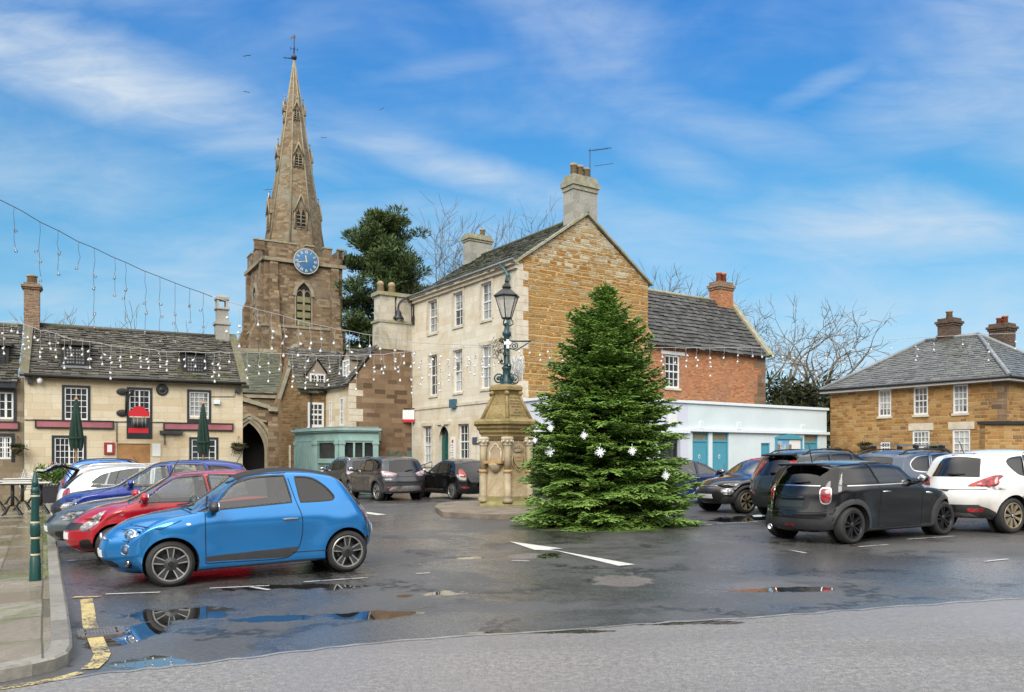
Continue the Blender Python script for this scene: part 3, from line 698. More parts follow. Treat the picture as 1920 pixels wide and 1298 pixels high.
# hanging sign board and gooseneck lamp at the left end of its front
def bracket_sign(Y, x0, x1, y0, y1):
    cx, cy = (x0+x1)/2, (y0+y1)/2; a, b = P(x0, y1, Y), P(x1, y0, Y); w, h = b.x-a.x, b.z-a.z
    t = thing('hanging_sign', V((a.x+w/2, Y, a.z)), 'blank white board with red lower band hung off the pale house front', 'sign')
    m = MB(); m.box(V((a.x, Y, a.z+h*0.24)), (w,0,0), (0,0.05,0), (0,0,h*0.76)); m.build('board', M['white_paint'], t)
    m = MB(); m.box(V((a.x, Y-0.004, a.z)), (w,0,0), (0,0.058,0), (0,0,h*0.24)); m.build('red_band', M['red_sign'], t)
    m = MB(); m.tube([V((a.x+w*0.1, Y+.025, b.z+0.08)), V((a.x+w*1.25, Y+.025, b.z+0.08))], 0.03, 6)
    for q in (0.2, 0.8): m.tube([V((a.x+w*q, Y+.025, b.z)), V((a.x+w*q, Y+.025, b.z+0.08))], 0.012, 5)
    m.build('bracket', M['iron'], t)
Ye = fF.pt(Lf, 0).y
bracket_sign(Ye-0.35, 755, 777, 769, 792)
t = thing('wall_lamp', fF.pt(Lf-0.25, 6.0, 0.05), 'black swan neck lamp on the left end of the pale house', 'lamp')
a0 = fF.pt(Lf-0.25, fF.px(779, 604)[1], 0.05); zt = fF.px(779, 566)[1]
dn = -VV*0.75-U*0.25
m = MB(); pts = [a0+UP*(zt-0.35-a0.z)]+[a0+dn*(0.55*(1-math.cos(math.pi*k/8)))+UP*(zt-0.35-a0.z+0.5*math.sin(math.pi*k/8)) for k in range(1, 9)]
m.tube([a0+UP*0.1]+pts, 0.045, 7); m.cbox(a0+UP*0.1, (0.12,0.12,0.5), math.atan2(U.y, U.x)); m.build('bracket', M['iron'], t)
e = pts[-1]; m = MB(); m.lathe([(0.04,0.1),(0.07,-0.15),(0.16,-0.25),(0.2,-0.45),(0.33,-0.62),(0.33,-0.66),(0.001,-0.6)], 18, e); m.build('shade', M['navy_paint'], t)
m = MB(); m.ball(e-UP*0.68, 0.14, 12, 8); m.build('bulb', simple('frosted_glass', (0.6,0.6,0.56), 0.3, var=0.03), t)

# ---- red brick house with dark slate roof, behind on the right
fB = Frame(fG.pt(Lg+0.04, 0, -0.3), VV)
Lb = fB.px(1435, 690)[0]; zBe = fB.px(1330, 652)[1]
brick = thing('brick_house', fB.O, 'red brick house with dark slate roof between stone gable and bare trees', 'house')
bw = fB.rect(1247, 1275, 666, 728)
m = MB(); wall_holes(m, fB, 0, Lb, -1, zBe, [bw], 0.14)
fR2 = fB.shifted(0, -2.7); zBr = fR2.px(1300, 562)[1]
m.face([fB.pt(Lb,-1), fB.pt(Lb,-1)-U*5.4, fB.pt(Lb,zBe)-U*5.4, fB.pt(Lb,zBr)-U*2.7, fB.pt(Lb,zBe)])
m.build('wall', M['brick'], brick)
m = MB(); z = 3.0; rng = random.Random(8)
while z < zBe-0.2:
    l = rng.choice((0.35, 0.7, 1.0)); fB.ubox(m, Lb-l, Lb+0.01, z, z+0.36, -0.2, 0.012, r=rng.random()); z += 0.38
m.build('quoins', M['brown_ashlar'], brick)
window(brick, fB, bw, M['white_paint'], M['pane'], 3, 4, sill=M['dressed'], fw=0.09, bar=0.04)
m = MB(); fB.ubox(m, bw[0]-0.3, bw[1]+0.35, bw[3]+0.02, bw[3]+0.2, 0.002, 0.03); m.build('lintel', M['white_paint'], brick)
m = MB(); oh = 0.3; sl = (zBr-zBe)/2.7
slates(m, fB.pt(-0.04, zBe-oh*sl+.1, oh), fB.pt(Lb+0.1, zBe-oh*sl+.1, oh), fB.pt(Lb+0.1, zBr+.1, -2.7), fB.pt(-0.04, zBr+.1, -2.7), 0.3, (0.3,0.5), 0.045, 11, lift=0.03)
slates(m, fB.pt(Lb+0.1, zBe, -5.6), fB.pt(-0.04, zBe, -5.6), fB.pt(-0.04, zBr+.1, -2.7), fB.pt(Lb+0.1, zBr+.1, -2.7), 0.7, seed=12)
m.build('roof', M['collyweston_dark'], brick)
m = MB(); coping(m, fB.pt(Lb+0.05, zBe-0.2, oh), fB.pt(Lb+0.05, zBr+0.16, -2.7), 0.4, 0.16, fB.d); coping(m, fB.pt(Lb+0.05, zBe, -5.6), fB.pt(Lb+0.05, zBr+0.16, -2.7), 0.4, 0.16, fB.d)
m.tube([fB.pt(0, zBr+.14, -2.7), fB.pt(Lb, zBr+.14, -2.7)], 0.11, 6); m.build('coping', M['cap_stone'], brick)
m = MB(); fB.ubox(m, 0.0, 0.22, zBe-0.15, zBr-0.1, -2.7, -0.05); m.build('party_upstand', M['dressed'], brick)
m = MB(); coping(m, fB.pt(0.12, zBe, 0.22), fB.pt(0.12, zBr+0.2, -2.7), 0.24, 0.3, fB.d); m.build('flashing', simple('tan_flashing', (0.30,0.20,0.10), 0.8), brick)
cc = fB.pt(Lb-0.75, 0, -2.7); chimney(brick, cc, zBr-0.8, fR2.px(1366, 533)[1], 1.25, 0.8, VV, M['brick'], M['brick_grey'], [(-0.22,0,0.6,0.17),(0.22,0,0.6,0.17)], M['pot_red'], 0.5, False)

# ---- single storey shop and public toilets in front of them
tK = 4.0; K0 = C0+U*tK; fL = Frame(C0+U*0.02-VV*0.0, U); fS = Frame(K0, VV)
uSeam = fS.px(1290, 800)[0]; uEnd = fS.px(1550, 800)[0]; zTop = fS.px(1400, 762)[1]; zLed = fS.px(1400, 809)[1]
shop = thing('corner_shop', K0, 'single storey shop with lavender white fascia behind the tree', 'shop')
m = MB(); zf = zTop-1.35
fL.ubox(m, 0.1, tK, zf, zTop, -0.5, 0.0); fS.ubox(m, 0.0, uSeam, zf+0.0, zTop, -0.5, 0.0)
fL.ubox(m, 0.1, 0.75, -1, zf, -0.5, 0.0); fL.ubox(m, tK-0.35, tK, -1, zf, -0.5, 0.0); fS.ubox(m, 0.0, 0.4, -1, zf, -0.5, 0); fS.ubox(m, uSeam-0.5, uSeam, -1, zf, -0.5, 0); fS.ubox(m, 2.2, uSeam-1.8, -1, zf, -0.5, 0)
m.build('wall', M['render_lav'], shop)
m = MB(); fL.ubox(m, 0.0, tK+0.12, zTop, zTop+0.12, -0.6, 0.1); fS.ubox(m, -0.1, uSeam-.003, zTop+.002, zTop+0.122, -0.6, 0.1); fL.ubox(m, 0.05, tK+0.1, zf-0.06, zf+0.1, 0.0, 0.16); fS.ubox(m, 0, uSeam, zf-0.06, zf+0.1, 0.0, 0.16)
m.build('fascia_trim', M['render_trim'], shop)
m = MB(); m.prism([C0+VV*.3+UP*(zTop-.2), K0+VV*.3+UP*(zTop-.2)-U*.3, K0+VV*uSeam+UP*(zTop-.2)-U*.3, C0+VV*uSeam+UP*(zTop-.2)], UP*0.1); m.build('roof', M['lead'], shop)
for (fr, a, b, nm) in ((fL, 0.75, tK-0.35, 3), (fS, 0.4, 2.2, 2), (fS, uSeam-1.8, uSeam-0.5, 2)):
    m = MB(); fr.ubox(m, a, b, 0.75, zf-0.06, -0.35, -0.3); pn = m.build('shop_window', M['pane'], shop); m = MB()
    for k in range(nm+1): c = a+(b-a)*k/nm; fr.ubox(m, max(a, c-0.07), min(b, c+0.07), -0.5, zf-0.06, -0.29, -0.2)
    fr.ubox(m, a, b, -0.5, 0.75, -0.295, -0.19); fr.ubox(m, a, b, zf-0.55, zf-0.4, -0.29, -0.21); m.build('frame', M['shop_dark'], pn)
plate(shop, fS, (1254,1268,776,800), M['white_paint'], name='sign_plate')
toil = thing('toilet_block', fS.pt(uSeam, 0), 'flat roofed pale blue white public toilet block with turquoise doors', 'toilet block')
D = [fS.rect(*q) for q in [(1298.5,1329,810,905), (1336,1366.5,811,905), (1427,1444,831,900), (1508,1534,815,905)]]
m = MB(); wall_holes(m, fS, uSeam, uEnd, -1, zTop, D, 0.14); m.face([fS.pt(uEnd,-1), fS.pt(uEnd,-1,-7), fS.pt(uEnd,zTop,-7), fS.pt(uEnd,zTop)])
m.build('wall', M['render_white'], toil)
m = MB(); fS.ubox(m, uSeam, uEnd+0.1, zTop, zTop+0.13, -0.5, 0.09); fS.ubox(m, uSeam, uEnd+0.1, zLed-0.07, zLed+0.07, 0.002, 0.14); m.build('coping', M['render_trim'], toil)
m = MB(); m.prism([fS.pt(uSeam+.01,zTop-.2,-.3), fS.pt(uEnd-.02,zTop-.2,-.3), fS.pt(uEnd-.02,zTop-.2,-7), fS.pt(uSeam+.01,zTop-.2,-7)], UP*0.1); m.build('roof', M['lead'], toil)
for i, d in enumerate(D):
    g = fS.shifted(0, -0.12); m = MB(); top = d[3] if i == 2 else d[3]-0.42
    g.ubox(m, d[0]+0.07, d[1]-0.07, -0.4, top-0.05, -0.02, 0.03); do = m.build('door', M['blue_door'], toil)
    m = MB(); g.ubox(m, d[0]+.001, d[0]+0.07, -0.4, d[3]-.002, -0.01, 0.07); g.ubox(m, d[1]-0.07, d[1]-.001, -0.4, d[3]-.002, -0.01, 0.07); g.ubox(m, d[0]+0.07, d[1]-0.07, d[3]-0.07, d[3]-.002, -0.01, 0.07); g.ubox(m, d[0]+.07, d[1]-.07, top-0.05, top+0.05, -0.01, 0.068)
    m.build('frame', M['blue_door'], do)
    if i != 2:
        m = MB(); g.ubox(m, d[0]+0.07, d[1]-0.07, top+0.05, d[3]-0.07, -0.01, 0.02); m.build('fanlight', simple('lit_fanlight_%d' % i, (0.24,0.21,0.15), 0.2), do)
        m = MB(); q = g.pt((d[0]+d[1])/2, top-0.75, 0.035)   # small oval door symbol
        m.lathe([(0.085,0),(0.085,0.012)], 14, (0,0,0), 'Y'); m.lathe([(0.05,-.013),(0.05,-0.012)], 12, (0,0,0), 'Y', 1)
        m.xform(Matrix.Translation(q) @ Matrix.Rotation(math.atan2(g.d.y, g.d.x), 4, 'Z') @ Matrix.Diagonal((0.8,1,1.2,1))); m.build('emblem', [M['white_paint'], M['blue_door']], do)
    m = MB(); g.ubox(m, d[1]-0.24, d[1]-0.18, 0.6, 1.25, 0.03, 0.06); m.build('handle', M['lead'], do)
for (x, y) in ((1315,797), (1385.5,798.5), (1505,803)):
    m = MB(); a = fS.rect(x-4, x+4, y-6, y+6); fS.ubox(m, *a, 0.002, 0.04)
    for k in range(4): fS.ubox(m, a[0]+.05, a[1]-.05, a[2]+.06+k*.07, a[2]+.09+k*.07, 0.04, 0.05)
    m.build('vent', M['render_trim'], toil)
nb = thing('notice_board', fS.pt(fS.px(1477,838)[0], 1.2, 0.03), 'turquoise framed notice board with pinned photos on toilet block wall', 'notice board')
a = fS.rect(1455, 1500, 824, 858); m = MB()
fS.ubox(m, a[0], a[1], a[2], a[3], 0.003, 0.05); fS.ubox(m, a[0]-.08, a[0], a[2]-.1, a[3], 0.003, 0.1); fS.ubox(m, a[1], a[1]+.08, a[2]-.1, a[3], 0.003, 0.1)
m.prism([fS.pt(a[0]-.1,a[3],0.003), fS.pt(a[1]+.1,a[3],0.003), fS.pt(a[1]+.1,a[3]+.1,0.003), fS.pt((a[0]+a[1])/2,a[3]+.32,0.003), fS.pt(a[0]-.1,a[3]+.1,0.003)], fS.n*0.12)
m.build('frame', M['blue_door'], nb)
m = MB(); rng = random.Random(4); w = a[1]-a[0]
fS.ubox(m, a[0]+.03, a[0]+w*.5, a[2]+.03, a[3]-.03, 0.051, 0.055, 0); fS.ubox(m, a[0]+w*.5+.02, a[1]-.03, a[3]-.55, a[3]-.04, 0.051, 0.056, 1)
for k in range(7): u = a[0]+.06+(k % 4)*w*.235; z = a[2]+.08+(k//4)*.34; fS.ubox(m, u, u+.2, z, z+.26, 0.056, 0.06, 2+k % 2)
for k in range(7): fS.ubox(m, a[0]+.08, a[0]+.3+rng.random()*.4, a[3]-.14-k*.06, a[3]-.12-k*.06, 0.056, 0.058, 1)
m.build('poster', [simple('blue_poster', (0.18,0.38,0.62), 0.4, var=0.05), M['white_paint'], simple('photo_print', (0.28,0.16,0.10), 0.4, var=0.6, scale=20), simple('photo_print_pale', (0.5,0.48,0.45), 0.4, var=0.6, scale=20)], nb)

# ---- golden stone house with hipped slate roof on the right
OR = V(((1557-CXP)/F*44.5, 44.5, 0)); fR = Frame(OR, U)
Lr = fR.px(1883, 780)[0]; zR = fR.px(1700, 722)[1]
rh = thing('hipped_house', OR, 'golden stone house with hipped grey slate roof and white sash windows', 'house')
RW = [fR.rect(*q) for q in [(1647,1671,731,781), (1713,1740,726,778), (1787,1815,721.5,775), (1711,1743,808,852), (1786,1819,806,858), (1651,1669,829,850)]]
m = MB(); wall_holes(m, fR, 0, Lr, -1, zR, RW, 0.1)
DR = 9.0
m.face([fR.pt(Lr,-1), fR.pt(Lr,-1,-DR), fR.pt(Lr,zR,-DR), fR.pt(Lr,zR)]); m.face([fR.pt(0,-1), fR.pt(0,-1,-DR), fR.pt(0,zR,-DR), fR.pt(0,zR)])
m.build('wall', M['ironstone_house'], rh)
for i, q in enumerate(RW):
    window(rh, fR, q, M['white_paint'], [M['pane_curtain'], M['pane_pale'], M['pane_pale'], M['pane_curtain'], M['pane_curtain'], M['pane']][i], [3,3,3,4,3,3][i], 4, recess=0.07, fw=0.075, bar=0.034, sill=M['dressed'])
for q in RW[3:5]: m = MB(); fR.ubox(m, q[0]-.2, q[1]+.2, q[3]+.02, q[3]+.38, 0.002, 0.03); m.build('lintel', M['dressed'], rh)
m = MB(); rng = random.Random(9); z = 0
while z < zR-.3:
    l = rng.choice((.3,.55)); fR.ubox(m, Lr-l, Lr+.012, z, z+.3, -.25, .012, r=rng.random()); z += .32
m.build('quoins', M['brown_ashlar'], rh)
o = 0.4; zr_ = fR.shifted(0, -DR/2).px(1785, 635)[1]; ua = fR.shifted(0,-DR/2).px(1735,642)[0]; ub = fR.shifted(0,-DR/2).px(1834,630)[0]
ra, rb = fR.pt(ua, zr_, -DR/2), fR.pt(ub, zr_, -DR/2)
E = [fR.pt(-o, zR, o), fR.pt(Lr+o, zR, o), fR.pt(Lr+o, zR, -DR-o), fR.pt(-o, zR, -DR-o)]
m = MB(); slates(m, E[0], E[1], rb, ra, 0.25, seed=21, lip=0.02); slates(m, E[1], E[2], rb, rb+V((.001,0,0)), 0.25, seed=22, lip=0.02); slates(m, E[2], E[3], ra, rb, 0.5, seed=23); slates(m, E[3], E[0], ra, ra+V((.001,0,0)), 0.4, seed=24)
rf = m.build('roof', M['blue_slate'], rh)
m = MB()
for (p, q) in ((E[0], ra), (E[1], rb), (E[2], rb), (E[3], ra), (ra, rb)): m.tube([p+UP*.06, q+UP*.06], 0.11, 6)
m.build('hip_lead', M['lead'], rh)
m = MB(); fR.ubox(m, -o, Lr+o, zR-.16, zR-.02, -.05, o); m.box(fR.pt(Lr, zR-.161, -.05), fR.d*o, -fR.n*DR, UP*.14); m.build('soffit', M['white_paint'], rh)
gutter(rh, fR.pt(-o, zR, o+.06), fR.pt(Lr+o+.06, zR, o+.06), M['iron'], .07); gutter(rh, fR.pt(Lr+o+.06, zR, o+.06), fR.pt(Lr+o+.06, zR, -DR), M['iron'], .07)
m = MB(); m.tube([fR.pt(Lr+.3, zR-.05, -3.0), fR.pt(Lr+.1, zR-.5, -3.0), fR.pt(Lr+.1, 0, -3.0)], .06, 7); m.build('downpipe', M['iron'], rh)
q = fR.shifted(0, -DR/2-.3); u1 = q.px(1780, 620)[0]; z1 = q.px(1780, 598)[1]
chimney(rh, q.pt(u1, 0), zr_-.6, z1, .85, .85, U, M['brick_dark'], M['brick_dark'], [(0,0,.42,.17)], M['pot'], .4)
q = fR.shifted(0, -DR/2-.3); qx = fR.pt(Lr-2.2, 0, -DR+.8); Yq = P(1879, 640, 40); 
chimney(rh, V(((1879-CXP)/F*43.5, 43.5, 0)), 6.0, P(1879, 608, 43.5).z, .95, .95, U, M['brick_dark'], M['brick_dark'], [(-.15,0,.36,.15),(.15,0,.42,.15)], M['pot_red'], .4)
gw = thing('garden_wall', P(1882, 900, 35), 'golden stone garden wall with dark coping at the right edge', 'wall')
Og = P(1847, 900, 35.0); fW = Frame((Og.x, Og.y), (1, 0.02)); zt_ = fW.px(1880, 796)[1]
m = MB(); fW.ubox(m, 0, 9, -1, zt_, -.4, 0); m.build('masonry', M['ironstone_house'], gw); m = MB(); fW.ubox(m, -.05, 9, zt_, zt_+.14, -.5, .1); m.build('coping', M['iron'], gw)

M['old_coping'] = simple('dark_weathered_coping', (.13,.12,.085), .9, var=.35, scale=5, bump=.4, dirt=(.10,.105,.02))
# ---- the pub on the left and its dark stone neighbour
dP = V((math.cos(R(28)), math.sin(R(28)), 0)); OP = V(((46-CXP)/F*34, 34, 0)); fP = Frame(OP, dP)
Lp = fP.px(455, 780)[0]; zP = fP.px(250, 711)[1]
pub = thing('pub', OP, 'long cream stone pub with mossy stone slate roof and dormers', 'pub')
PW = [fP.rect(*q) for q in [(121,164.5,727,787), (242,281,731,779), (355,391.5,735,782), (102,157,821,872), (359,405,824,872)]]
PD = fP.rect(219, 282, 832, 905)
m = MB(); wall_holes(m, fP, 0, Lp, -1, zP, PW+[PD], 0.12)
DP = 7.0; fPr = fP.shifted(0, -DP/2); zPr = fPr.px(240, 625)[1]
m.face([fP.pt(Lp,-1), fP.pt(Lp,-1,-DP), fP.pt(Lp,zP,-DP), fP.pt(Lp,zPr,-DP/2), fP.pt(Lp,zP)])
m.build('wall', M['ashlar'], pub)
styles = [(4,5,False),(4,4,False),(4,5,False),(6,4,False),(4,4,False)]
for i, q in enumerate(PW):
    c, r_, s = styles[i]
    window(pub, fP, q, M['white_paint'], M['pane'] if i != 2 else M['pane_pale'], c, r_, split=False, recess=.06, fw=.05, bar=.024, surround=M['navy_paint'], sw=.1, casement=(i in (1,3)), lower=[.12,1.05,.3,0,0][i] or None)
m = MB(); fP.ubox(m, PD[0], PD[1], -.4, PD[3], -.1, -.05)
n_ = 14
for k in range(n_): u = PD[0]+(PD[1]-PD[0])*k/n_; fP.ubox(m, u+.012, u+(PD[1]-PD[0])/n_-.012, -.4, PD[3]-.03, -.05, -.035)
m.build('garage_door', M['timber'], pub)
m = MB(); oh = .3; sl = (zPr-zP)/(DP/2)
slates(m, fP.pt(.0, zP-oh*sl+.1, oh), fP.pt(Lp+.12, zP-oh*sl+.1, oh), fP.pt(Lp+.12, zPr+.1, -DP/2), fP.pt(.0, zPr+.1, -DP/2), .2, (.2,.45), .035, 31, jit=.018)
slates(m, fP.pt(Lp+.1, zP, -DP-.2), fP.pt(0, zP, -DP-.2), fP.pt(0, zPr+.1, -DP/2), fP.pt(Lp+.1, zPr+.1, -DP/2), .6, seed=32)
m.tube([fP.pt(0, zPr+.12, -DP/2), fP.pt(Lp+.1, zPr+.12, -DP/2)], .11, 6)
m.build('roof', M['collyweston'], pub)
gutter(pub, fP.pt(0, zP-.02, oh+.05), fP.pt(Lp+.1, zP-.02, oh+.05), M['iron'], .07)
m = MB(); coping(m, fP.pt(Lp+.06, zP-.25, .3), fP.pt(Lp+.06, zPr+.15, -DP/2), .35, .18, fP.d); coping(m, fP.pt(Lp+.06, zP, -DP-.2), fP.pt(Lp+.06, zPr+.15, -DP/2), .35, .18, fP.d); m.build('coping', M['old_coping'], pub)
m = MB(); coping(m, fP.pt(0, zP-.1, .3), fP.pt(0, zPr+.2, -DP/2), .34, .12, fP.d); m.build('party_wall', M['old_coping'], pub)
def dormer(parent, fr, q, depth_back, cheek, roofm):
    """a small flat-roofed dormer standing out of the slope, window flush with its front"""
    a = fr.rect(*q); m = MB(); fr.ubox(m, a[0]-.14, a[0]-.003, a[2]-.15, a[3]+.06, -depth_back, -.02); fr.ubox(m, a[1]+.003, a[1]+.14, a[2]-.15, a[3]+.06, -depth_back, -.02)
    fr.ubox(m, a[0]-.003, a[1]+.003, a[2]-.15, a[2]-.005, -depth_back, -.02)
    d = m.build('dormer', cheek, parent)
    m = MB(); p0, p1 = fr.pt(a[0]-.25, a[3]+.06, .12), fr.pt(a[1]+.25, a[3]+.06, .12)
    slates(m, p0, p1, fr.pt(a[1]+.25, a[3]+.45, -depth_back-.2), fr.pt(a[0]-.25, a[3]+.45, -depth_back-.2), .2, seed=int(q[0])); m.build('roof', roofm, d)
    m = MB(); fr.ubox(m, a[0]-.12, a[1]+.12, a[2]-.17, a[2]-.05, -.02, .1); m.build('sill', M['lead'], d)
    window(d, fr, a, M['iron'], M['pane_pale'], 6, 5, split=False, recess=.03, fw=.05, bar=.025, casement=True)
fPd = fP.shifted(0, -.45)
dormer(pub, fPd, (121,160,651,684), 1.7, M['iron'], M['collyweston'])
dormer(pub, fPd, (349,382,666,698), 1.7, M['iron'], M['collyweston'])
def board(parent, fr, q, mat, edge, name, o=.0):
    a = fr.rect(*q); m = MB(); fr.ubox(m, a[0]+.05, a[1]-.05, a[2]+.05, a[3]-.05, o+.003, o+.07); b = m.build(name, mat, parent)
    m = MB(); fr.ubox(m, a[0], a[1], a[3]-.05, a[3], o+.003, o+.1); fr.ubox(m, a[0], a[1], a[2], a[2]+.05, o+.003, o+.1); fr.ubox(m, a[0], a[0]+.05, a[2]+.05, a[3]-.05, o+.003, o+.1); fr.ubox(m, a[1]-.05, a[1], a[2]+.05, a[3]-.05, o+.003, o+.1); m.build('edge', edge, b)
board(pub, fP, (65.5,213.5,788,803.5), M['pink_board'], M['iron'], 'sign_board'); board(pub, fP, (306,437,793,807.5), M['pink_board'], M['iron'], 'sign_board')
chimney(pub, fP.pt(.1, 0, -DP/2+.1), zPr-.6, fPr.px(57, 533)[1], .62, .7, dP, M['brick_grey'], M['brick_grey'], [(0,0,.38,.22)], M['pot'], .3, False)
q = fP.pt(Lp-.45, 0, -DP/2); zc1 = fPr.px(417, 559)[1]; zc0 = zPr-.7
m = MB(); ro = math.atan2(dP.y, dP.x); hb = zc0+(zc1-zc0)*.5
m.cbox(q+UP*(zc0+hb)/2, (.66,.66,hb-zc0), ro); m.cbox(q+UP*(hb+.06), (.8,.8,.12), ro); m.cbox(q+UP*((hb+zc1-.62)/2+.06), (.54,.54,zc1-.62-hb-.1), ro); m.cbox(q+UP*(zc1-.58), (.68,.68,.1), ro)
for sx in (-1,1):
    for sy in (-1,1): m.cbox(q+dP*sx*.22+fP.n*sy*.22+UP*(zc1-.33), (.12,.12,.42), ro)
m.cbox(q+UP*(zc1-.07), (.66,.66,.12), ro); m.lathe([(.4,zc1-.02),(.25,zc1+.1),(.001,zc1+.15)], 4, q, a0=ro+math.pi/4, sm=False)
m.build('chimney', M['chimney_stone'], pub)
plate(pub, fP, (301,285.5,832,856), M['white_paint'], .003, .03, 'panel')
bx = plate(pub, fP, (195,215,830,852), simple('maroon_notice_case', (.28,.03,.03), .4), .003, .07, 'notice_case'); a = fP.rect(201, 210, 834, 848); m = MB(); fP.ubox(m, *a, .07, .075); m.build('notice', M['white_paint'], bx)
m = MB(); a = fP.px(304, 731); 
m.lathe([(.26,0),(.26,-.05),(.2,-.07),(.17,-.05),(.12,-.05),(.08,-.08),(.001,-.08)], 20, (0,0,0), 'Y'); m.xform(Matrix.Translation(fP.pt(a[0], a[1], .002)) @ Matrix.Rotation(ro, 4, 'Z')); m.build('round_vent', M['iron'], pub)
plate(pub, fP, (52.5,62,711,720), M['shop_dark'], .003, .2, 'floodlight'); plate(pub, fP, (442,450,729,737), M['shop_dark'], .003, .2, 'floodlight'); plate(pub, fP, (400,412,750,758), M['render_trim'], .003, .14, 'bulkhead_light')
m = MB(); a = fP.px(75, 715); m.lathe([(.1,.12),(.11,.02),(.1,-.05),(.06,-.12),(.001,-.14)], 14, fP.pt(a[0], a[1], .2)); fP.ubox(m, a[0]-.05, a[0]+.05, a[1]+.05, a[1]+.14, .003, .2); m.build('camera_dome', M['white_paint'], pub)
m = MB(); a = fP.rect(299, 342, 808, 814); fP.ubox(m, a[0], a[1], a[2], a[3], .03, .2); fP.ubox(m, a[0]+.2, a[0]+.24, a[2]-.5, a[2], .03, .07); m.build('canopy_rail', M['shop_dark'], pub)
for (x0, x1, y) in ((46,66,787.5), (213,242,791), (281,306,792)): m = MB(); m.tube([fP.pt(fP.px(x0,y)[0], fP.px(x0,y)[1], .03), fP.pt(fP.px(x1,y)[0], fP.px(x1,y)[1], .03)], .018, 5); m.build('cable', M['shop_dark'], pub)
m = MB(); m.tube([fP.pt(*fP.px(219,790), .03), fP.pt(*fP.px(219,830), .03)], .02, 5); m.build('cable', M['shop_dark'], pub); m = MB(); m.tube([fP.pt(*fP.px(393,744), .03), fP.pt(*fP.px(440,744), .03), fP.pt(*fP.px(441,733), .03)], .014, 5); m.build('cable', M['shop_dark'], pub)
# its hanging sign: iron bracket with blank red boards and a small barrel
hs = thing('pub_sign', fP.pt(fP.px(235, 750)[0], fP.px(235, 790)[1], .05), 'red scalloped sign with small barrel on iron bracket over pub front', 'sign')
m = MB(); ua = fP.px(236, 735)[0]; za, zb = fP.px(236, 735)[1], fP.px(236, 775)[1]
for zz in (za, zb): 
    k0 = MB(); k0.lathe([(.2,0),(.2,-.04),(.08,-.06),(.001,-.06)], 14, (0,0,0), 'Y'); k0.xform(Matrix.Translation(fP.pt(ua-.14, zz, .003)) @ Matrix.Rotation(ro, 4, 'Z') @ Matrix.Diagonal((1.25,1,.8,1))); m.v += []; m.raw(k0.v, k0.f)
out = 1.25; m.tube([fP.pt(ua, za, .05), fP.pt(ua, zb, .05)], .035, 6); m.tube([fP.pt(ua, za-.02, .05), fP.pt(ua+.3, za+.02, out)], .035, 6); m.tube([fP.pt(ua, zb+.1, .05), fP.pt(ua+.12, (za+zb)/2+.3, out*.55), fP.pt(ua+.22, za-.02, out*.8)], .03, 6)
m.build('bracket', M['iron'], hs)
c = fP.shifted(0, out); a = c.rect(241, 280, 762, 781); w = a[1]-a[0]; h = a[3]-a[2]
m = MB(); pr = [(0,0),(1,0),(1,.5),(.92,.56),(.84,.62),(.76,.86),(.62,.99),(.5,1.0),(.38,.99),(.24,.86),(.16,.62),(.08,.56),(0,.5)]
m.prism([c.pt(a[0]+w*x, a[2]+h*y) for x, y in pr], c.n*.06); m.build('upper_board', M['red_sign'], hs)
a2 = c.rect(240.5, 278, 803, 812); m = MB(); c.ubox(m, *a2, 0, .06); m.build('lower_board', M['red_sign'], hs)
a3 = c.rect(247, 276, 783, 802); m = MB(); R3 = (a3[3]-a3[2])/2; L3 = a3[1]-a3[0]
m.lathe([(R3*.8,0),(R3*.93,L3*.2),(R3,L3*.5),(R3*.93,L3*.8),(R3*.8,L3)], 18, (0,0,0), 'X'); m.xform(Matrix.Translation(c.pt(a3[0], (a3[2]+a3[3])/2, .03)) @ Matrix.Rotation(ro, 4, 'Z')); ba = m.build('barrel', simple('dark_barrel_wood', (.05,.045,.035), .5), hs)
m = MB()
for x in (.12,.35,.65,.88): 
    m2_ = MB(); m2_.lathe([(R3*(.86+.14*(1-abs(x-.5)*1.6)),L3*(x-.02)),(R3*(.86+.14*(1-abs(x-.5)*1.6))+.012,L3*(x-.02)),(R3*(.86+.14*(1-abs(x-.5)*1.6))+.012,L3*(x+.02))], 18, (0,0,0), 'X'); m.raw(m2_.v, m2_.f)
m.xform(Matrix.Translation(c.pt(a3[0], (a3[2]+a3[3])/2, .03)) @ Matrix.Rotation(ro, 4, 'Z')); m.build('hoop', M['lead'], ba)
m = MB()
for x in (.25,.75): m.tube([c.pt(a[0]+w*x, a2[2]+.02, .03), c.pt(a[0]+w*x, za, .03)], .01, 5)
m.build('hanger', M['iron'], hs)
# neighbour at the left edge
nbh = thing('terraced_house', fP.pt(-4, 0), 'dull brown stone house adjoining the pub at the left edge', 'house')
NW = [fP.rect(*q) for q in [(-4,25,735,786), (-4,21,818,861)]]
m = MB(); wall_holes(m, fP, -9, -.01, -1, zP-.12, NW, .12, o=-.05); m.build('wall', M['dull_stone'], nbh)
for i, q in enumerate(NW): window(nbh, fP, q, M['white_paint'], M['pane'], 2+2*i, 3 if i == 0 else 4, split=bool(i), recess=.1, fw=.07, bar=.03, surround=M['navy_paint'], sw=.12, casement=True, o=-.05)
m = MB(); zq = zP-.25; slates(m, fP.pt(-9, zq-oh*sl+.1, oh), fP.pt(-.25, zq-oh*sl+.1, oh), fP.pt(-.25, zPr+.1, -DP/2), fP.pt(-9, zPr+.1, -DP/2), .2, (.2,.45), .035, 41, jit=.018); m.build('roof', M['collyweston'], nbh)
m = MB(); fP.ubox(m, -9, -.3, zq-.35, zq-.05, -.02, .28); m.build('fascia', M['navy_paint'], nbh)
board(nbh, fP, (-40,36,790,806), M['pink_board'], M['iron'], 'sign_board', -.05)
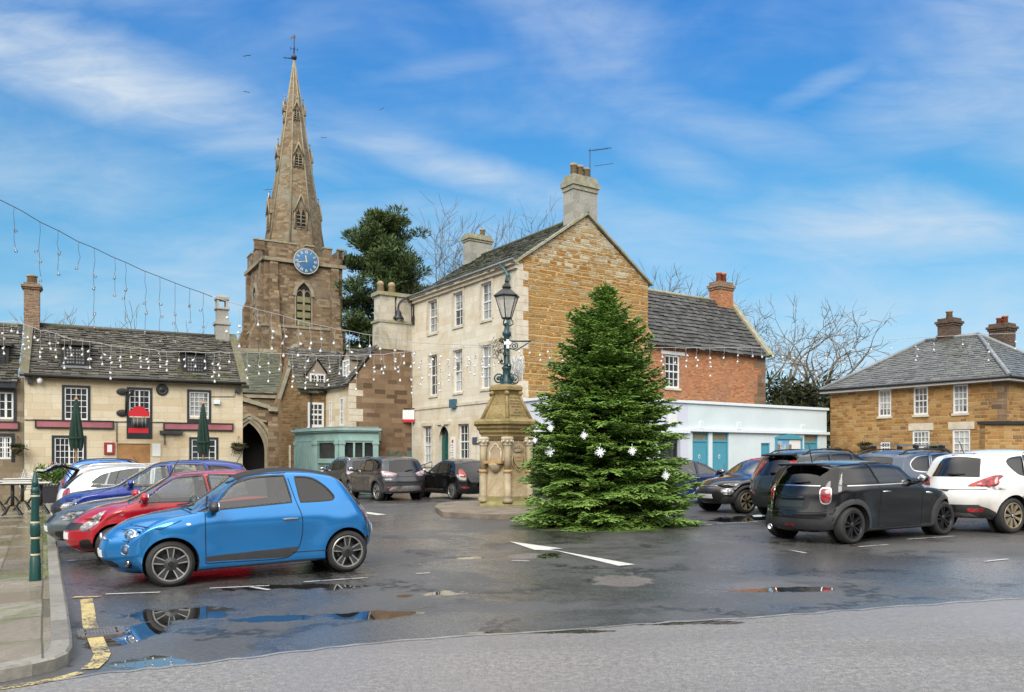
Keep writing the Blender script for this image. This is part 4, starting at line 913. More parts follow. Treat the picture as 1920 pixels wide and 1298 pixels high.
dormer(nbh, fP.shifted(0, -.7), (-16,9,652,684), 1.7, M['iron'], M['collyweston'])

# ---- brown stone cottage in the corner with the sage green shop front
Q0 = fF.pt(Lf, 0)                           # where its gable meets the pale house
fQ = Frame(Q0-VV*6+VV*6-U*0.05, -VV)        # gable wall runs left from there
Lq = fQ.px(655, 760)[0]; zq0 = fQ.px(655, 719)[1]; ur = fQ.px(707, 700)[0]; zr0 = fQ.px(707, 655)[1]; zr1 = fQ.px(770, 652)[1]
cot = thing('corner_cottage', fQ.pt(Lq, 0), 'brown stone cottage with mossy dormered roof in the church corner', 'cottage')
m = MB(); m.face([fQ.pt(-.0,-1), fQ.pt(Lq,-1), fQ.pt(Lq,zq0), fQ.pt(ur,zr0), fQ.pt(-.0,zr1)]); m.build('gable_wall', M['brown_ashlar'], cot)
m = MB(); z = 2.5; rng = random.Random(12)
while z < zq0-.3: l = rng.choice((.4,.8)); fQ.ubox(m, Lq-l, Lq+.012, z, z+.33, -.1, .012, r=rng.random()); z += .35
m.build('quoins', M['dressed'], cot)
KQ = fQ.pt(Lq, 0); fC = Frame(KQ, -U)       # its courtyard front, going back to the inner corner
Lc = fC.px(611, 760)[0]
CW = [fC.rect(*q) for q in [(617,622,752,800), (637.5,644,746,798)]]
m = MB(); wall_holes(m, fC, 0, Lc, -1, zq0, CW, .1); m.build('courtyard_wall', M['ashlar'], cot)
for q in CW: window(cot, fC, q, M['white_paint'], M['pane'], 2, 4, recess=.05, fw=.08, bar=.035, sill=M['dressed'])
JQ = fC.pt(Lc, 0); fD = Frame(JQ, -VV)
Ld = fD.px(563, 770)[0]
DW = [fD.rect(577, 607, 755, 801)]
m = MB(); wall_holes(m, fD, 0, Ld, -1, zq0, DW, .1); m.build('inner_wall', M['rubble'], cot)
window(cot, fD, DW[0], M['white_paint'], M['pane'], 3, 4, recess=.02, fw=.12, bar=.05, sill=M['white_paint'])
# roofs: wing over the courtyard front, wing over the inner wall
m = MB(); rz = zr0+.25; back = -U; hr = (fQ.pt(Lq,0)-fQ.pt(ur,0)).length
a0, a1 = KQ-VV*.15+UP*(zq0-.08)+U*.08, JQ-VV*.15+UP*(zq0-.08)+back*2
b0, b1 = fQ.pt(ur,0)+UP*rz+U*.08, fQ.pt(ur,0)+UP*rz+back*(Lc+3)
slates(m, a1, a0, b0, b1, .22, seed=51, jit=.02)
pD = (rz-zq0)/hr; g0, g1 = fD.pt(-2, zq0-.05-.2*pD, .2), fD.pt(Ld+.2, zq0-.05-.2*pD, .2); up_ = hr*1.15
slates(m, g1, g0, fD.pt(-2, zq0+up_*pD*.95, -up_), fD.pt(Ld+.2, zq0+up_*pD*.95, -up_), .22, seed=52, jit=.02)
m.build('roof', M['collyweston'], cot)
gutter(cot, fD.pt(.2, zq0-.12, .2), fD.pt(Ld+.2, zq0-.12, .2), M['iron'], .06); gutter(cot, KQ-VV*.2+UP*(zq0-.14), JQ-VV*.2+UP*(zq0-.14), M['iron'], .06)
m = MB(); q = fD.pt(Ld-.6, zq0-.2, .08); m.tube([q, q-UP*2.6], .05, 6); m.build('downpipe', M['iron'], cot)
def gdormer(parent, fr, q, peak, cheek, back, label=None):
    a = fr.rect(*q); zp = fr.px((q[0]+q[1])/2, peak)[1]; um = (a[0]+a[1])/2
    m = MB(); m.face([fr.pt(a[0]-.12,a[2]-.1), fr.pt(a[1]+.12,a[2]-.1), fr.pt(a[1]+.12,a[3]), fr.pt(um,zp), fr.pt(a[0]-.12,a[3])])
    for u in (a[0]-.12, a[1]+.12): m.face([fr.pt(u,a[2]-.1), fr.pt(u,a[3]), fr.pt(u,a[3],-back), fr.pt(u,a[2]-.1,-back)])
    d = m.build('dormer', cheek, parent); m = MB()
    for s in (-1, 1):
        e = a[0]-.22 if s < 0 else a[1]+.22
        slates(m, fr.pt(e,a[3]-.08,.1), fr.pt(e,a[3]-.08,-back-.6), fr.pt(um,zp+.08,-back-.6), fr.pt(um,zp+.08,.1), .2, seed=int(q[0])+s)
    m.build('roof', M['collyweston'], d)
    window(d, fr, a, M['white_paint'], M['pane'], 4, 3, split=False, recess=-.03, fw=.1, bar=.03, casement=True)
M['plaster'] = simple('greyed_plaster', (.30,.25,.19), .9, var=.15, scale=2)
gdormer(cot, fD.shifted(0, -.35), (580,609,701,731), 676, M['plaster'], 1.4)
gdormer(cot, fC.shifted(0, -.35), (645,657,675,707), 656, M['plaster'], 1.4)
M['stack'] = stone('streaked_pale_stack', .8, .36, [(0, (.50,.46,.37)), (1, (.62,.58,.48))], (.4,.36,.28), .005, .01, 1, .85, .25, (.27,.25,.17), .75, .7, .35, .2)
# big pale chimney stack on the gable
a = fQ.rect(711, 773, 560, 653); cz = (a[2]); ct = fQ.px(740, 556)[1]; m = MB()
fQ.ubox(m, a[0]-1.2, a[1], cz-.1, cz+(ct-cz)*.5, -.9, .06)
for k in range(2):
    w = (a[1]-a[0])/2; fQ.ubox(m, a[0]+k*w+.08, a[0]+(k+1)*w-.05, cz+(ct-cz)*.5, ct, -.8, .02)
fQ.ubox(m, a[0]-1.2, a[0]-.05, cz+(ct-cz)*.5, ct, -.8, .02)
st = m.build('chimney', M['stack'], cot); m = MB(); fQ.ubox(m, a[0]-1.2, a[1]+.08, cz+(ct-cz)*.5-.06, cz+(ct-cz)*.5+.07, -.98, .12); m.build('band', M['cap_stone'], st); m = MB(); fQ.ubox(m, a[0]-1.2, a[1]+.08, ct, ct+.2, -.95, .12); m.build('cap', M['cap_stone'], st)
for x in (719, 740):
    m = MB(); u = fQ.px(x, 550)[0]; m.lathe([(.24,ct+.2),(.17,ct+.6),(.2,ct+.62),(.2,ct+.75),(.1,ct+.85),(.001,ct+.85)], 12, fQ.pt(u, 0, -.4)); m.build('chimney_pot', M['pot'], st)
# sage green shop front, angled bay
YS = 42.0
tp = [P(553,803,YS+3.6), P(590,803,YS+1.4), P(636,803,YS), P(710,803,YS+.6)]
foot = [V((p.x,p.y,0)) for p in tp]; zs = P(636,803,YS).z
sh = thing('shop_bay', foot[1], 'sage green wooden shop front bay on the brown corner cottage', 'shop front')
frs = [Frame(foot[i], foot[i+1]-foot[i]) for i in range(3)]; Ls = [(foot[i+1]-foot[i]).length for i in range(3)]
m = MB(); m.prism([p+UP*(zs-.62) for p in foot]+[foot[3]+V((-.3,3,zs-.62)), foot[0]+V((-.6,3.2,zs-.62))], UP*.5)
cp = [p for p in foot]
for i in range(3):
    frs[i].ubox(m, -.1, Ls[i]+.12, zs-.12, zs+.0, -.3, .22); frs[i].ubox(m, -.06, Ls[i]+.08, zs-.2, zs-.12, -.3, .14); frs[i].ubox(m, -.02, Ls[i]+.02, zs-.66, zs-.6, -.2, .05)
for i, u in ((0,.0),(0,Ls[0]-.28),(1,.02),(1,Ls[1]-.3),(2,Ls[2]-.3),(2,.0)): frs[i].ubox(m, u, u+.28, -.5, zs-.62, -.2, .06); frs[i].ubox(m, u-.04, u+.32, zs-.85, zs-.7, -.1, .1)
m.build('cornice', M['teal_paint'], sh)
m = MB(); m.prism([p+UP*(zs+.001) for p in foot]+[foot[3]+V((-.3,3,zs+.001)), foot[0]+V((-.6,3.2,zs+.001))], UP*.09); m.build('roof', M['lead'], sh)
m = MB(); frs[0].ubox(m, .28, Ls[0]-.28, -.5, zs-.62, -.1, -.02)
nb_ = 9
for k in range(nb_): u = .28+(Ls[0]-.56)*k/nb_; frs[0].ubox(m, u+.05, u+(Ls[0]-.56)/nb_-.02, -.5, zs-.66, -.02, .035)
m.build('boarding', M['teal_paint'], sh)
f1 = frs[1]; m = MB(); f1.ubox(m, .3, Ls[1]-.3, zs-1.6, zs-.75, -.12, -.1); pn = m.build('shop_window', M['pane'], sh)
m = MB(); f1.ubox(m, .3, Ls[1]-.3, zs-1.85, zs-1.6, -.13, .0); f1.ubox(m, .3, Ls[1]-.3, zs-.75, zs-.66, -.13, .0); m.build('frame', M['teal_paint'], pn)
dw = Ls[1]-.6; m = MB(); f1.ubox(m, .3, Ls[1]-.3, -.5, zs-1.85, -.16, -.12); dd = m.build('door', M['teal_paint'], sh)
m = MB()
for (x0,x1) in ((.05,.26),(.34,.6),(.66,.94)): f1.ubox(m, .3+dw*x0, .3+dw*x1, .9, zs-2.0, -.115, -.105)
m.build('door_glass', M['pane'], dd)
m = MB(); 
for k, mt in enumerate((0,1,2,0,0)): f1.ubox(m, .3+dw*.09, .3+dw*.23, zs-2.3-k*.33, zs-2.05-k*.33, -.104, -.1, mt)
m.build('notice', [M['white_paint'], M['red_sign'], simple('yellow_notice', (.7,.55,.03), .5, var=.05)], dd)
f2 = frs[2]; m = MB(); f2.ubox(m, .28, Ls[2]-.3, .7, zs-.75, -.14, -.12); pn = m.build('shop_window', M['pane'], sh); m = MB()
for k in range(1, 3): u = .28+(Ls[2]-.58)*k/3; f2.ubox(m, u-.05, u+.05, .7, zs-.75, -.12, .0)
f2.ubox(m, .28, Ls[2]-.3, -.5, .7, -.13, .01); f2.ubox(m, .28, Ls[2]-.3, zs-.75, zs-.66, -.13, .0); m.build('frame', M['teal_paint'], pn)
m = MB(); fE = Frame(foot[3], -U); m.face([fE.pt(0,-.5), fE.pt(1.2,-.5), fE.pt(1.2,zs-.1), fE.pt(0,zs-.1)]); fE0 = Frame(foot[0], (-.2,1)); m.face([fE0.pt(0,-.5), fE0.pt(2.6,-.5), fE0.pt(2.6,zs-.1), fE0.pt(0,zs-.1)]); m.build('side_panel', M['teal_paint'], sh)
M['small_notice'] = simple('small_green_notices', (.10,.16,.13), .5, var=.5, scale=4)
for (x0,x1) in ((729,738),(744,752),(762,770)): b_ = fQ.rect(x0,x1,846,862); m = MB(); fQ.ubox(m, *b_, .003, .05); m.build('notice', M['small_notice'], cot)

# ---- rubble gable left of the cottage
fT = Frame(P(528,900,51), (0.93,0.36)); rb_ = thing('rubble_house', fT.O, 'narrow rubble stone gable between church porch and green shop', 'house')
m = MB(); pz = lambda x, y: fT.pt(*fT.px(x, y))
m.prism([pz(528,960), pz(566,960), pz(566,652), pz(551,652), pz(545,690), pz(528,748)], -fT.n*6); m.build('wall', M['rubble'], rb_)
m = MB(); coping(m, pz(526,750)+fT.n*.05, pz(546,688)+fT.n*.05, .3, .2, fT.n); coping(m, pz(545,690)+fT.n*.05, pz(551.5,650)+fT.n*.05, .3, .2, fT.n); fT.ubox(m, fT.px(549,652)[0], fT.px(559,652)[0], fT.px(551,652)[1], fT.px(551,645)[1], -.4, .1); m.build('coping', M['cap_stone'], rb_)
m = MB(); f = fT.rect(541.5, 545.5, 835, 900); fT.ubox(m, *f, .003, .05); m.build('drain_board', M['dressed'], rb_)
# ---------------------------------------------------------------- church: tower, spire, porch
def arch_pts(u0, u1, z0, zs, rise, n=8):
    um, hw = (u0+u1)/2, (u1-u0)/2; Rr = (hw*hw+rise*rise)/(2*hw); left = []
    for k in range(n+1):
        z = rise*k/n; x = -(Rr-hw)+math.sqrt(max(0, Rr*Rr-z*z)); left.append((um-min(hw, max(0, x)), zs+z))
    right = [(2*um-p[0], p[1]) for p in left[::-1]][1:]
    return [(u0, z0)]+left+right+[(u1, z0)]
def arch_sheet(mb, fr, pts, o, mat=0):
    mb.face([fr.pt(p[0], p[1], o) for p in pts], mat)
def arch_band(mb, fr, pts, w, o0, o1, mat=0, closed=False):
    """moulding that follows an arch"""
    out = inset2(pts, w); n = len(pts)
    for k in range(n-1):
        a, b, c, d = pts[k], pts[k+1], out[k+1], out[k]
        mb.face([fr.pt(*a, o1), fr.pt(*b, o1), fr.pt(*c, o1), fr.pt(*d, o1)], mat); mb.face([fr.pt(*d, o0), fr.pt(*c, o0), fr.pt(*c, o1), fr.pt(*d, o1)], mat); mb.face([fr.pt(*a, o0), fr.pt(*b, o0), fr.pt(*b, o1), fr.pt(*a, o1)], mat)
def inset2(pts, w):
    o = []; n = len(pts); cx = sum(p[0] for p in pts)/n
    for k in range(n):
        a, b = pts[max(0,k-1)], pts[min(n-1,k+1)]; d = V((b[0]-a[0], b[1]-a[1], 0))
        if d.length < 1e-9: o.append(pts[k]); continue
        d.normalize(); o.append((pts[k][0]-d.y*w, pts[k][1]+d.x*w))
    return o
ch_a = R(30); dT = V((math.cos(ch_a), math.sin(ch_a), 0)); dTl = V((-math.sin(ch_a), math.cos(ch_a), 0))
TY = 78.0; T0 = V(((496-CXP)/F*TY, TY, 0)); fT1 = Frame(T0, dT); fT2 = Frame(T0, dTl); TW = fT1.px(642, 560)[0]
church = thing('church', T0, 'medieval church with clock tower and tall octagonal stone spire', 'church')
zPar = fT1.px(520, 486)[1]; zTop_ = fT1.px(500, 452)[1]
m = MB(); m.box(T0-UP, dT*TW, dTl*TW, UP*(zPar+1))
z2 = fT1.px(560, 615)[1]     # lower stage stands forward a little
m.box(T0-UP-dT*.25-dTl*.25, dT*(TW+.5), dTl*(TW+.5), UP*(z2+1))
# angle buttresses
tw_ = m.build('tower', M['church'], church)
for (fr, u, s) in ((fT1, .35, 1), (fT1, TW-1.35, 1), (fT2, .35, 1), (fT2, TW-1.35, 1)):
    m = MB(); fr.ubox(m, u, u+1.0, -1, z2-1.0, .25, 1.25); m.prism([fr.pt(u,z2-1.0,.25), fr.pt(u,z2-1.0,1.25), fr.pt(u,z2+.3,.7), fr.pt(u,z2+.3,.0), fr.pt(u,z2-1,.0)], fr.d*1.0)
    fr.ubox(m, u+.05, u+.95, z2, zPar-3.9, .0, .62); m.prism([fr.pt(u+.05,zPar-3.9,.0), fr.pt(u+.05,zPar-3.9,.62), fr.pt(u+.05,zPar-3.1,.3), fr.pt(u+.05,zPar-3.1,.0)], fr.d*.9)
    fr.ubox(m, u+.12, u+.88, zPar-3.1, zPar-.35, .0, .28); m.build('buttress', M['church'], tw_)
for (za_, zb_, oa, ob) in ((zPar-.25, zPar+.1, 0, .3), (z2-.1, z2+.15, .02, .34)):
    m = MB()
    for (fr, L) in ((fT1, TW), (fT2, TW)): fr.ubox(m, -.3, L+.3, za_, zb_, oa, ob)
    m.build('string_course', M['church_dress'], tw_)
m = MB()
hp = zTop_-zPar
backs = [fT1, fT2, Frame(T0+dTl*TW, dT), Frame(T0+dT*TW, dTl)]
for i, fr in enumerate(backs):
    fr_ = fr if i < 2 else fr
    nrm = fr.n if i < 2 else -fr.n
    a = fr.O; m.box(a+UP*zPar, fr.d*TW, -nrm*.4 if i < 2 else nrm*-.4, UP*hp*.45)
    for (x0, x1) in ((-.12,.40),(.52,.62),(.75,.86),(.94,1.02)) if i == 0 else ((.0,.3),(.42,.62),(.74,1.0)):
        m.box(a+fr.d*TW*x0+UP*(zPar+hp*.45), fr.d*TW*(x1-x0), -nrm*.4 if i < 2 else nrm*-.4, UP*hp*.55)
pa = m.build('parapet', M['church'], tw_)
m = MB()
for (x0, x1) in ((-.13,.41),(.51,.63),(.74,.87),(.93,1.03)): fT1.ubox(m, TW*x0, TW*x1, zTop_, zTop_+.14, -.46, .08)
for (x0, x1) in ((-.01,.31),(.41,.63),(.73,1.01)): fT2.ubox(m, TW*x0, TW*x1, zTop_, zTop_+.14, -.46, .08)
m.build('coping', M['cap_stone'], pa)
# belfry openings with timber louvres
M['louvre'] = simple('green_stained_louvre', (.17,.16,.08), .85, var=.3, scale=1.5, dirt=(.10,.12,.03))
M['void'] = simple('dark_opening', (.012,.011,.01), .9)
def belfry(fr, uc, w, z0, z1, parent, name='belfry_window'):
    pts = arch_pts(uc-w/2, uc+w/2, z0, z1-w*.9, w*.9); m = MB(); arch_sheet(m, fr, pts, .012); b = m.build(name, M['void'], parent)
    m = MB(); arch_band(m, fr, pts[1:-1], .32, .012, .16); arch_band(m, fr, pts, .14, .014, .09); fr.ubox(m, uc-.1, uc+.1, z0, z1-w*.45, .02, .10)
    q = z1-w*.62
    for s in (-1, 1): arch_band(m, fr, arch_pts(uc+s*w*.25-w*.2, uc+s*w*.25+w*.2, q-w*.3, q-w*.2, w*.3), .06, .02, .08)
    m.build('tracery', M['church_dress'], b)
    m = MB(); n = max(3, int((q-w*.2-z0)/.75))
    for k in range(n):
        z = z0+(q-w*.2-z0)*(k+.1)/n
        for s in (-1, 1):
            a, c = uc+s*w*.26-w*.19, uc+s*w*.26+w*.19; m.face([fr.pt(a,z,.14), fr.pt(c,z,.14), fr.pt(c,z+.55,.03), fr.pt(a,z+.55,.03)]); m.face([fr.pt(a,z,.14), fr.pt(c,z,.14), fr.pt(c,z-.05,.12), fr.pt(a,z-.05,.12)])
    m.build('louvre', M['louvre'], b); return b
a = fT1.rect(555, 583, 531, 612); belfry(fT1, (a[0]+a[1])/2, a[1]-a[0], a[2], a[3], tw_)
a2 = fT2.rect(477, 489, 535, 600); belfry(fT2, TW/2, a[1]-a[0], a[2], a[3], tw_)
# clock
cu, cz = fT1.px(572, 492); Rc = 1.2*TY/76
ck = MB(); ck.lathe([(Rc*1.02,0),(Rc*1.02,-.12),(Rc*.99,-.14),(.001,-.14)], 48, (0,0,0), 'Y', 0)
Mc = Matrix.Translation(fT1.pt(cu, cz, .32)) @ Matrix.Rotation(ch_a, 4, 'Z'); ck.xform(Mc)
M['clock_blue'] = simple('blue_clock_face', (.045,.16,.34), .5, var=.08); M['gilt'] = simple('pale_gilt', (.62,.58,.45), .45, var=.1)
clock = ck.build('clock_face', M['clock_blue'], tw_)
m = MB()
def bar(cx, cz_, ang, L, w, y=-.152):
    c, s = math.cos(ang), math.sin(ang); d = V((s, 0, c)); n = V((c, 0, -s)); o = V((cx, y, cz_)); m.box(o-n*w/2-d*L/2, n*w, V((0,.012,0)), d*L)
for k in range(60):
    t = 2*math.pi*k/60; bar(math.sin(t)*Rc*.95, math.cos(t)*Rc*.95, t, .05, .02)
NUM = ['XII','I','II','III','IV','V','VI','VII','VIII','IX','X','XI']; HT = Rc*.26
for h, tx in enumerate(NUM):
    t = 2*math.pi*h/12; ws_ = {'I': .075, 'V': .17, 'X': .17}; tot = sum(ws_[c] for c in tx); x = -tot/2
    for c in tx:
        w_ = ws_[c]; xm = x+w_/2; x += w_
        px_, pz_ = math.sin(t)*Rc*.76+math.cos(t)*xm, math.cos(t)*Rc*.76-math.sin(t)*xm
        if c == 'I': bar(px_, pz_, t, HT, .04)
        elif c == 'V':
            for s in (-1, 1): bar(px_+math.cos(t)*s*.036, pz_-math.sin(t)*s*.036, t+s*.23, HT*1.02, .04, -.152-.002*s)
        else:
            for s in (-1, 1): bar(px_, pz_, t+s*.42, HT*1.08, .04, -.152-.002*s)
nm_ = MB(); nm_.lathe([(Rc*1.03,-.10),(Rc*1.03,-.15),(Rc*.985,-.15),(Rc*.985,-.14)], 48, (0,0,0), 'Y', cap=False); m.raw(nm_.v, nm_.f); m.xform(Mc); m.build('numerals', M['gilt'], clock)
for (ang, L, w) in ((2*math.pi*(11.72/12), Rc*.52, .13), (2*math.pi*(43/60), Rc*.80, .085)):
    m = MB(); c, s = math.cos(ang), math.sin(ang); d = V((s,0,c)); n = V((c,0,-s)); o = V((0,-.19,0))
    m.prism([o-n*w*.3-d*.15, o+n*w*.3-d*.15, o+n*w*.5+d*L*.75, o+d*L, o-n*w*.5+d*L*.75], V((0,.015,0))); m.xform(Mc); m.build('clock_hand', M['gilt'], clock)
# spire
cS = T0+dT*TW/2+dTl*TW/2; zs0 = zPar+.2; ztip = P(550, 108, cS.y).z; rs = 3.05; rot8 = ch_a+math.pi/8
m = MB(); rad8 = lambda z: rs*(1-(z-zs0)/(ztip-zs0))/math.cos(math.pi/8)
lev = [zs0+(ztip-zs0)*k/24 for k in range(25)]; rings = []
for z in lev: rings.append([cS+V((math.cos(rot8+k*math.pi/4)*rad8(z), math.sin(rot8+k*math.pi/4)*rad8(z), z)) for k in range(8)])
for a, b in zip(rings, rings[1:]):
    for k in range(8): m.face([a[k], a[(k+1) % 8], b[(k+1) % 8], b[k]])
sp_o = m.build('spire', M['spire'], church, weld=True)
m = MB()
for k in range(8): m.tube([rings[0][k], rings[-1][k]], [.13,.07], 5)
m.build('rib', M['church_dress'], sp_o)
def lucarne(parent, ang, z0, h, w):
    d = V((math.cos(ang), math.sin(ang), 0)); t = V((-d.y, d.x, 0)); r0 = rs*(1-(z0-zs0)/(ztip-zs0)); r1 = rs*(1-(z0+h-zs0)/(ztip-zs0))
    O = cS+d*(r0+.02); pt = lambda u, z, o=0: O+t*u+d*o+UP*(z0+z)
    m = MB(); hs = h*.55
    m.face([pt(-w/2,0), pt(w/2,0), pt(w/2,hs), pt(0,h), pt(-w/2,hs)]); 
    for s in (-1,1):
        m.face([pt(s*w/2,0), pt(s*w/2,hs), pt(s*w/2,hs,r1-r0-.5), pt(s*w/2,0,-.5)]); m.face([pt(s*(w/2+.1),hs-.1,.1), pt(0,h+.1,.1), pt(0,h+.1,r1-r0-.4), pt(s*(w/2+.1),hs-.1,r1-r0-.4)])
    o = m.build('lucarne', M['spire'], parent)
    m = MB(); q = w*.3
    for s in (-1,1): m.face([pt(s*w*.2-q*.55,h*.05,.02), pt(s*w*.2+q*.55,h*.05,.02), pt(s*w*.2+q*.55,hs*.8,.02), pt(s*w*.2,hs*1.1,.02), pt(s*w*.2-q*.55,hs*.8,.02)])
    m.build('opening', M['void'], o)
    m = MB()
    for s in (-1,1): m.tube([pt(s*(w/2+.08),hs-.15,.1), pt(0,h+.12,.12)], .09, 5); m.tube([pt(s*w*.5,0,.05), pt(s*w*.5,hs,.05)], .07, 5)
    m.tube([pt(0,0,.05), pt(0,hs*.9,.05)], .05, 5)
    for k in range(4):
        for s in (-1,1): m.box(pt(s*w*.2-q*.5,h*.07+k*hs*.2,.03), t*q, d*.06, UP*.06)
    m.build('tracery', M['church_dress'], o)
    m = MB(); m.tube([pt(0,h,-.05), pt(0,h+.75,-.05)], [.07,.04], 5); m.ball(pt(0,h+.75,-.05), .09, 8, 6); m.build('finial', M['church_dress'], o)
for (y, hpx, w) in ((432,62,1.25),(312,45,.9),(218,36,.6)):
    z0 = P(555, y, cS.y-2).z; hh = hpx/F*cS.y
    for k in range(4): lucarne(sp_o, ch_a-math.pi/2+k*math.pi/2, z0, hh, w)
m = MB(); m.ball(V((cS.x,cS.y,ztip)), .3, 10, 6); zt2 = P(550,66,cS.y).z; m.tube([V((cS.x,cS.y,ztip)), V((cS.x,cS.y,zt2))], .055, 5)
zc_ = P(550,92,cS.y).z
for k in range(4): a = k*math.pi/2+.4; e = V((cS.x+math.cos(a)*.36, cS.y+math.sin(a)*.36, zc_)); m.tube([V((cS.x,cS.y,zc_)), e], .03, 4); m.tube([e-UP*.2, e+UP*.2], .025, 4)
m.prism([V((cS.x-.4,cS.y,zt2-.4)), V((cS.x-.1,cS.y,zt2-.3)), V((cS.x+.16,cS.y,zt2-.32)), V((cS.x+.14,cS.y,zt2-.02)), V((cS.x-.06,cS.y,zt2-.1)), V((cS.x-.35,cS.y,zt2-.1))], (0,.04,0)); m.build('weather_vane', M['iron'], church)
m = MB(); m.tube([V((cS.x-.1,cS.y,ztip-.1)), V((cS.x-1.0,cS.y-.3,ztip-.15))], .06, 5); m.build('lightning_arm', M['iron_teal'], church)
# flag on a pole at the tower corner
fp = T0+dTl*TW*.95; zf0 = P(505,440,fp.y).z; zf1 = P(503,362,fp.y).z
flg = thing('flag', V((P(504,440,fp.y).x, fp.y, zf0)), 'red white and blue flag furled on a pole beside the spire', 'flag'); m = MB(); q = V((P(504,440,fp.y).x, fp.y, 0)); m.tube([q+UP*(zTop_-.5), q+UP*zf1], .05, 6); m.build('pole', M['white_paint'], flg)
m = MB(); rng = random.Random(2)
for k in range(6):
    for j in range(3):
        z = zf1-.1-k*.28; x = j*.16; f = lambda i, jj: q+V((.03+jj*.17+.03*math.sin(i*1.9), .08*math.sin(i*1.3+jj), zf1-.1-i*.28-jj*.35))
        m.face([f(k,j), f(k,j+1), f(k+1,j+1), f(k+1,j)], (k+j) % 3)
m.build('cloth', [simple('flag_red', (.4,.03,.04), .8), simple('flag_navy', (.03,.05,.2), .8), simple('flag_white', (.6,.6,.6), .8)], flg)
# nave roof, aisle and porch to the left of the tower
NY = 60.0; fN = Frame(P(432,800,NY), (math.cos(R(20)), math.sin(R(20)))); na = lambda x, y, o=0: fN.pt(*fN.px(x, y), o)
zn0, zn1 = fN.px(490,738)[1], fN.px(490,672)[1]; ul, ur_ = fN.px(436,740)[0]-3, fN.px(531,740)[0]
m = MB(); fN.ubox(m, ul, ur_, -1, zn0, -8, 0); m.build('aisle_wall', M['church'], church)
m = MB(); slates(m, fN.pt(ul,zn0,.3), fN.pt(ur_,zn0,.3), fN.pt(ur_,zn1+1.4,-7), fN.pt(ul,zn1+1.4,-7), .3, (.3,.5), .03, 61); m.build('aisle_roof', M['green_slate'], church)
m = MB(); fN.ubox(m, ul, ur_, zn0-.35, zn0-.1, .003, .2); m.build('eaves_course', M['church_dress'], church); m = MB(); fN.ubox(m, ul, ur_, zn1+1.3, zn1+1.6, -7.6, -6.8); m.build('aisle_trim', M['church_dress'], church)
PY = 53.0; fV = Frame(P(452,860,PY), (math.cos(R(16)), math.sin(R(16)))); pu = lambda x, y: fV.px(x, y)
porch = [pu(430,960), pu(526,960), pu(526,775), pu(510,772), pu(450,737), pu(430,748)]
ap = arch_pts(pu(438,870)[0], pu(496,870)[0], -.9, pu(460,848)[1], pu(470,790)[1]-pu(460,848)[1]-.1)
m = MB(); 
# porch front as strips round the arch opening
zt = lambda u: pu(450,737)[1]-max(0, u-pu(450,737)[0])*(pu(450,737)[1]-pu(526,779)[1])/(pu(526,779)[0]-pu(450,737)[0]) 
apx = ap
for a, b in zip(apx, apx[1:]):
    if abs(b[0]-a[0]) < 1e-6: continue
    m.face([fV.pt(a[0],a[1]), fV.pt(b[0],b[1]), fV.pt(b[0],zt(b[0])), fV.pt(a[0],zt(a[0]))])
u0_, u1_ = pu(430,900)[0]-1, pu(526,900)[0]
m.face([fV.pt(u0_,-1), fV.pt(ap[0][0],-1), fV.pt(ap[0][0],zt(ap[0][0])), fV.pt(u0_,zt(u0_))]); m.face([fV.pt(ap[-1][0],-1), fV.pt(u1_,-1), fV.pt(u1_,zt(u1_)), fV.pt(ap[-1][0],zt(ap[-1][0]))])
m.face([fV.pt(u1_,-1), fV.pt(u1_,-1,-6), fV.pt(u1_,zt(u1_),-6), fV.pt(u1_,zt(u1_))])
po = m.build('porch', M['church'], church)
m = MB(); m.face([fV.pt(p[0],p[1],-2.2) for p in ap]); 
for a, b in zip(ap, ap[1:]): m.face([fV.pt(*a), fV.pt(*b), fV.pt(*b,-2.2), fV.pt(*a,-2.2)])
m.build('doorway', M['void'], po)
m = MB(); arch_band(m, fV, ap, .18, .0, .06); arch_band(m, fV, inset2(ap,.2), .2, .0, .14); arch_band(m, fV, inset2(ap,.45)[1:-1], .2, .0, .22); m.build('arch_moulding', M['church_dress'], po)
m = MB(); coping(m, fV.pt(u0_,zt(u0_),-.2), fV.pt(pu(505,770)[0],zt(pu(505,770)[0]),-.2), .9, .25, fV.n); fV.ubox(m, pu(503,770)[0], u1_+.1, zt(pu(505,770)[0])-.15, zt(pu(505,770)[0])+.15, -.6, .3); coping(m, fV.pt(u0_,zt(u0_)-1.3,.1), fV.pt(pu(500,800)[0],zt(pu(500,800)[0])-1.0,.1), .15, .14, fV.n); m.build('coping', M['cap_stone'], po)
m = MB(); fV.ubox(m, pu(503,900)[0], u1_, -1, pu(510,800)[1], .0, .7); m.prism([fV.pt(pu(503,900)[0],pu(510,800)[1],0), fV.pt(pu(503,900)[0],pu(510,800)[1],.7), fV.pt(pu(503,900)[0],pu(510,790)[1],0)], fV.d*(u1_-pu(503,900)[0])); m.build('buttress', M['church'], po)
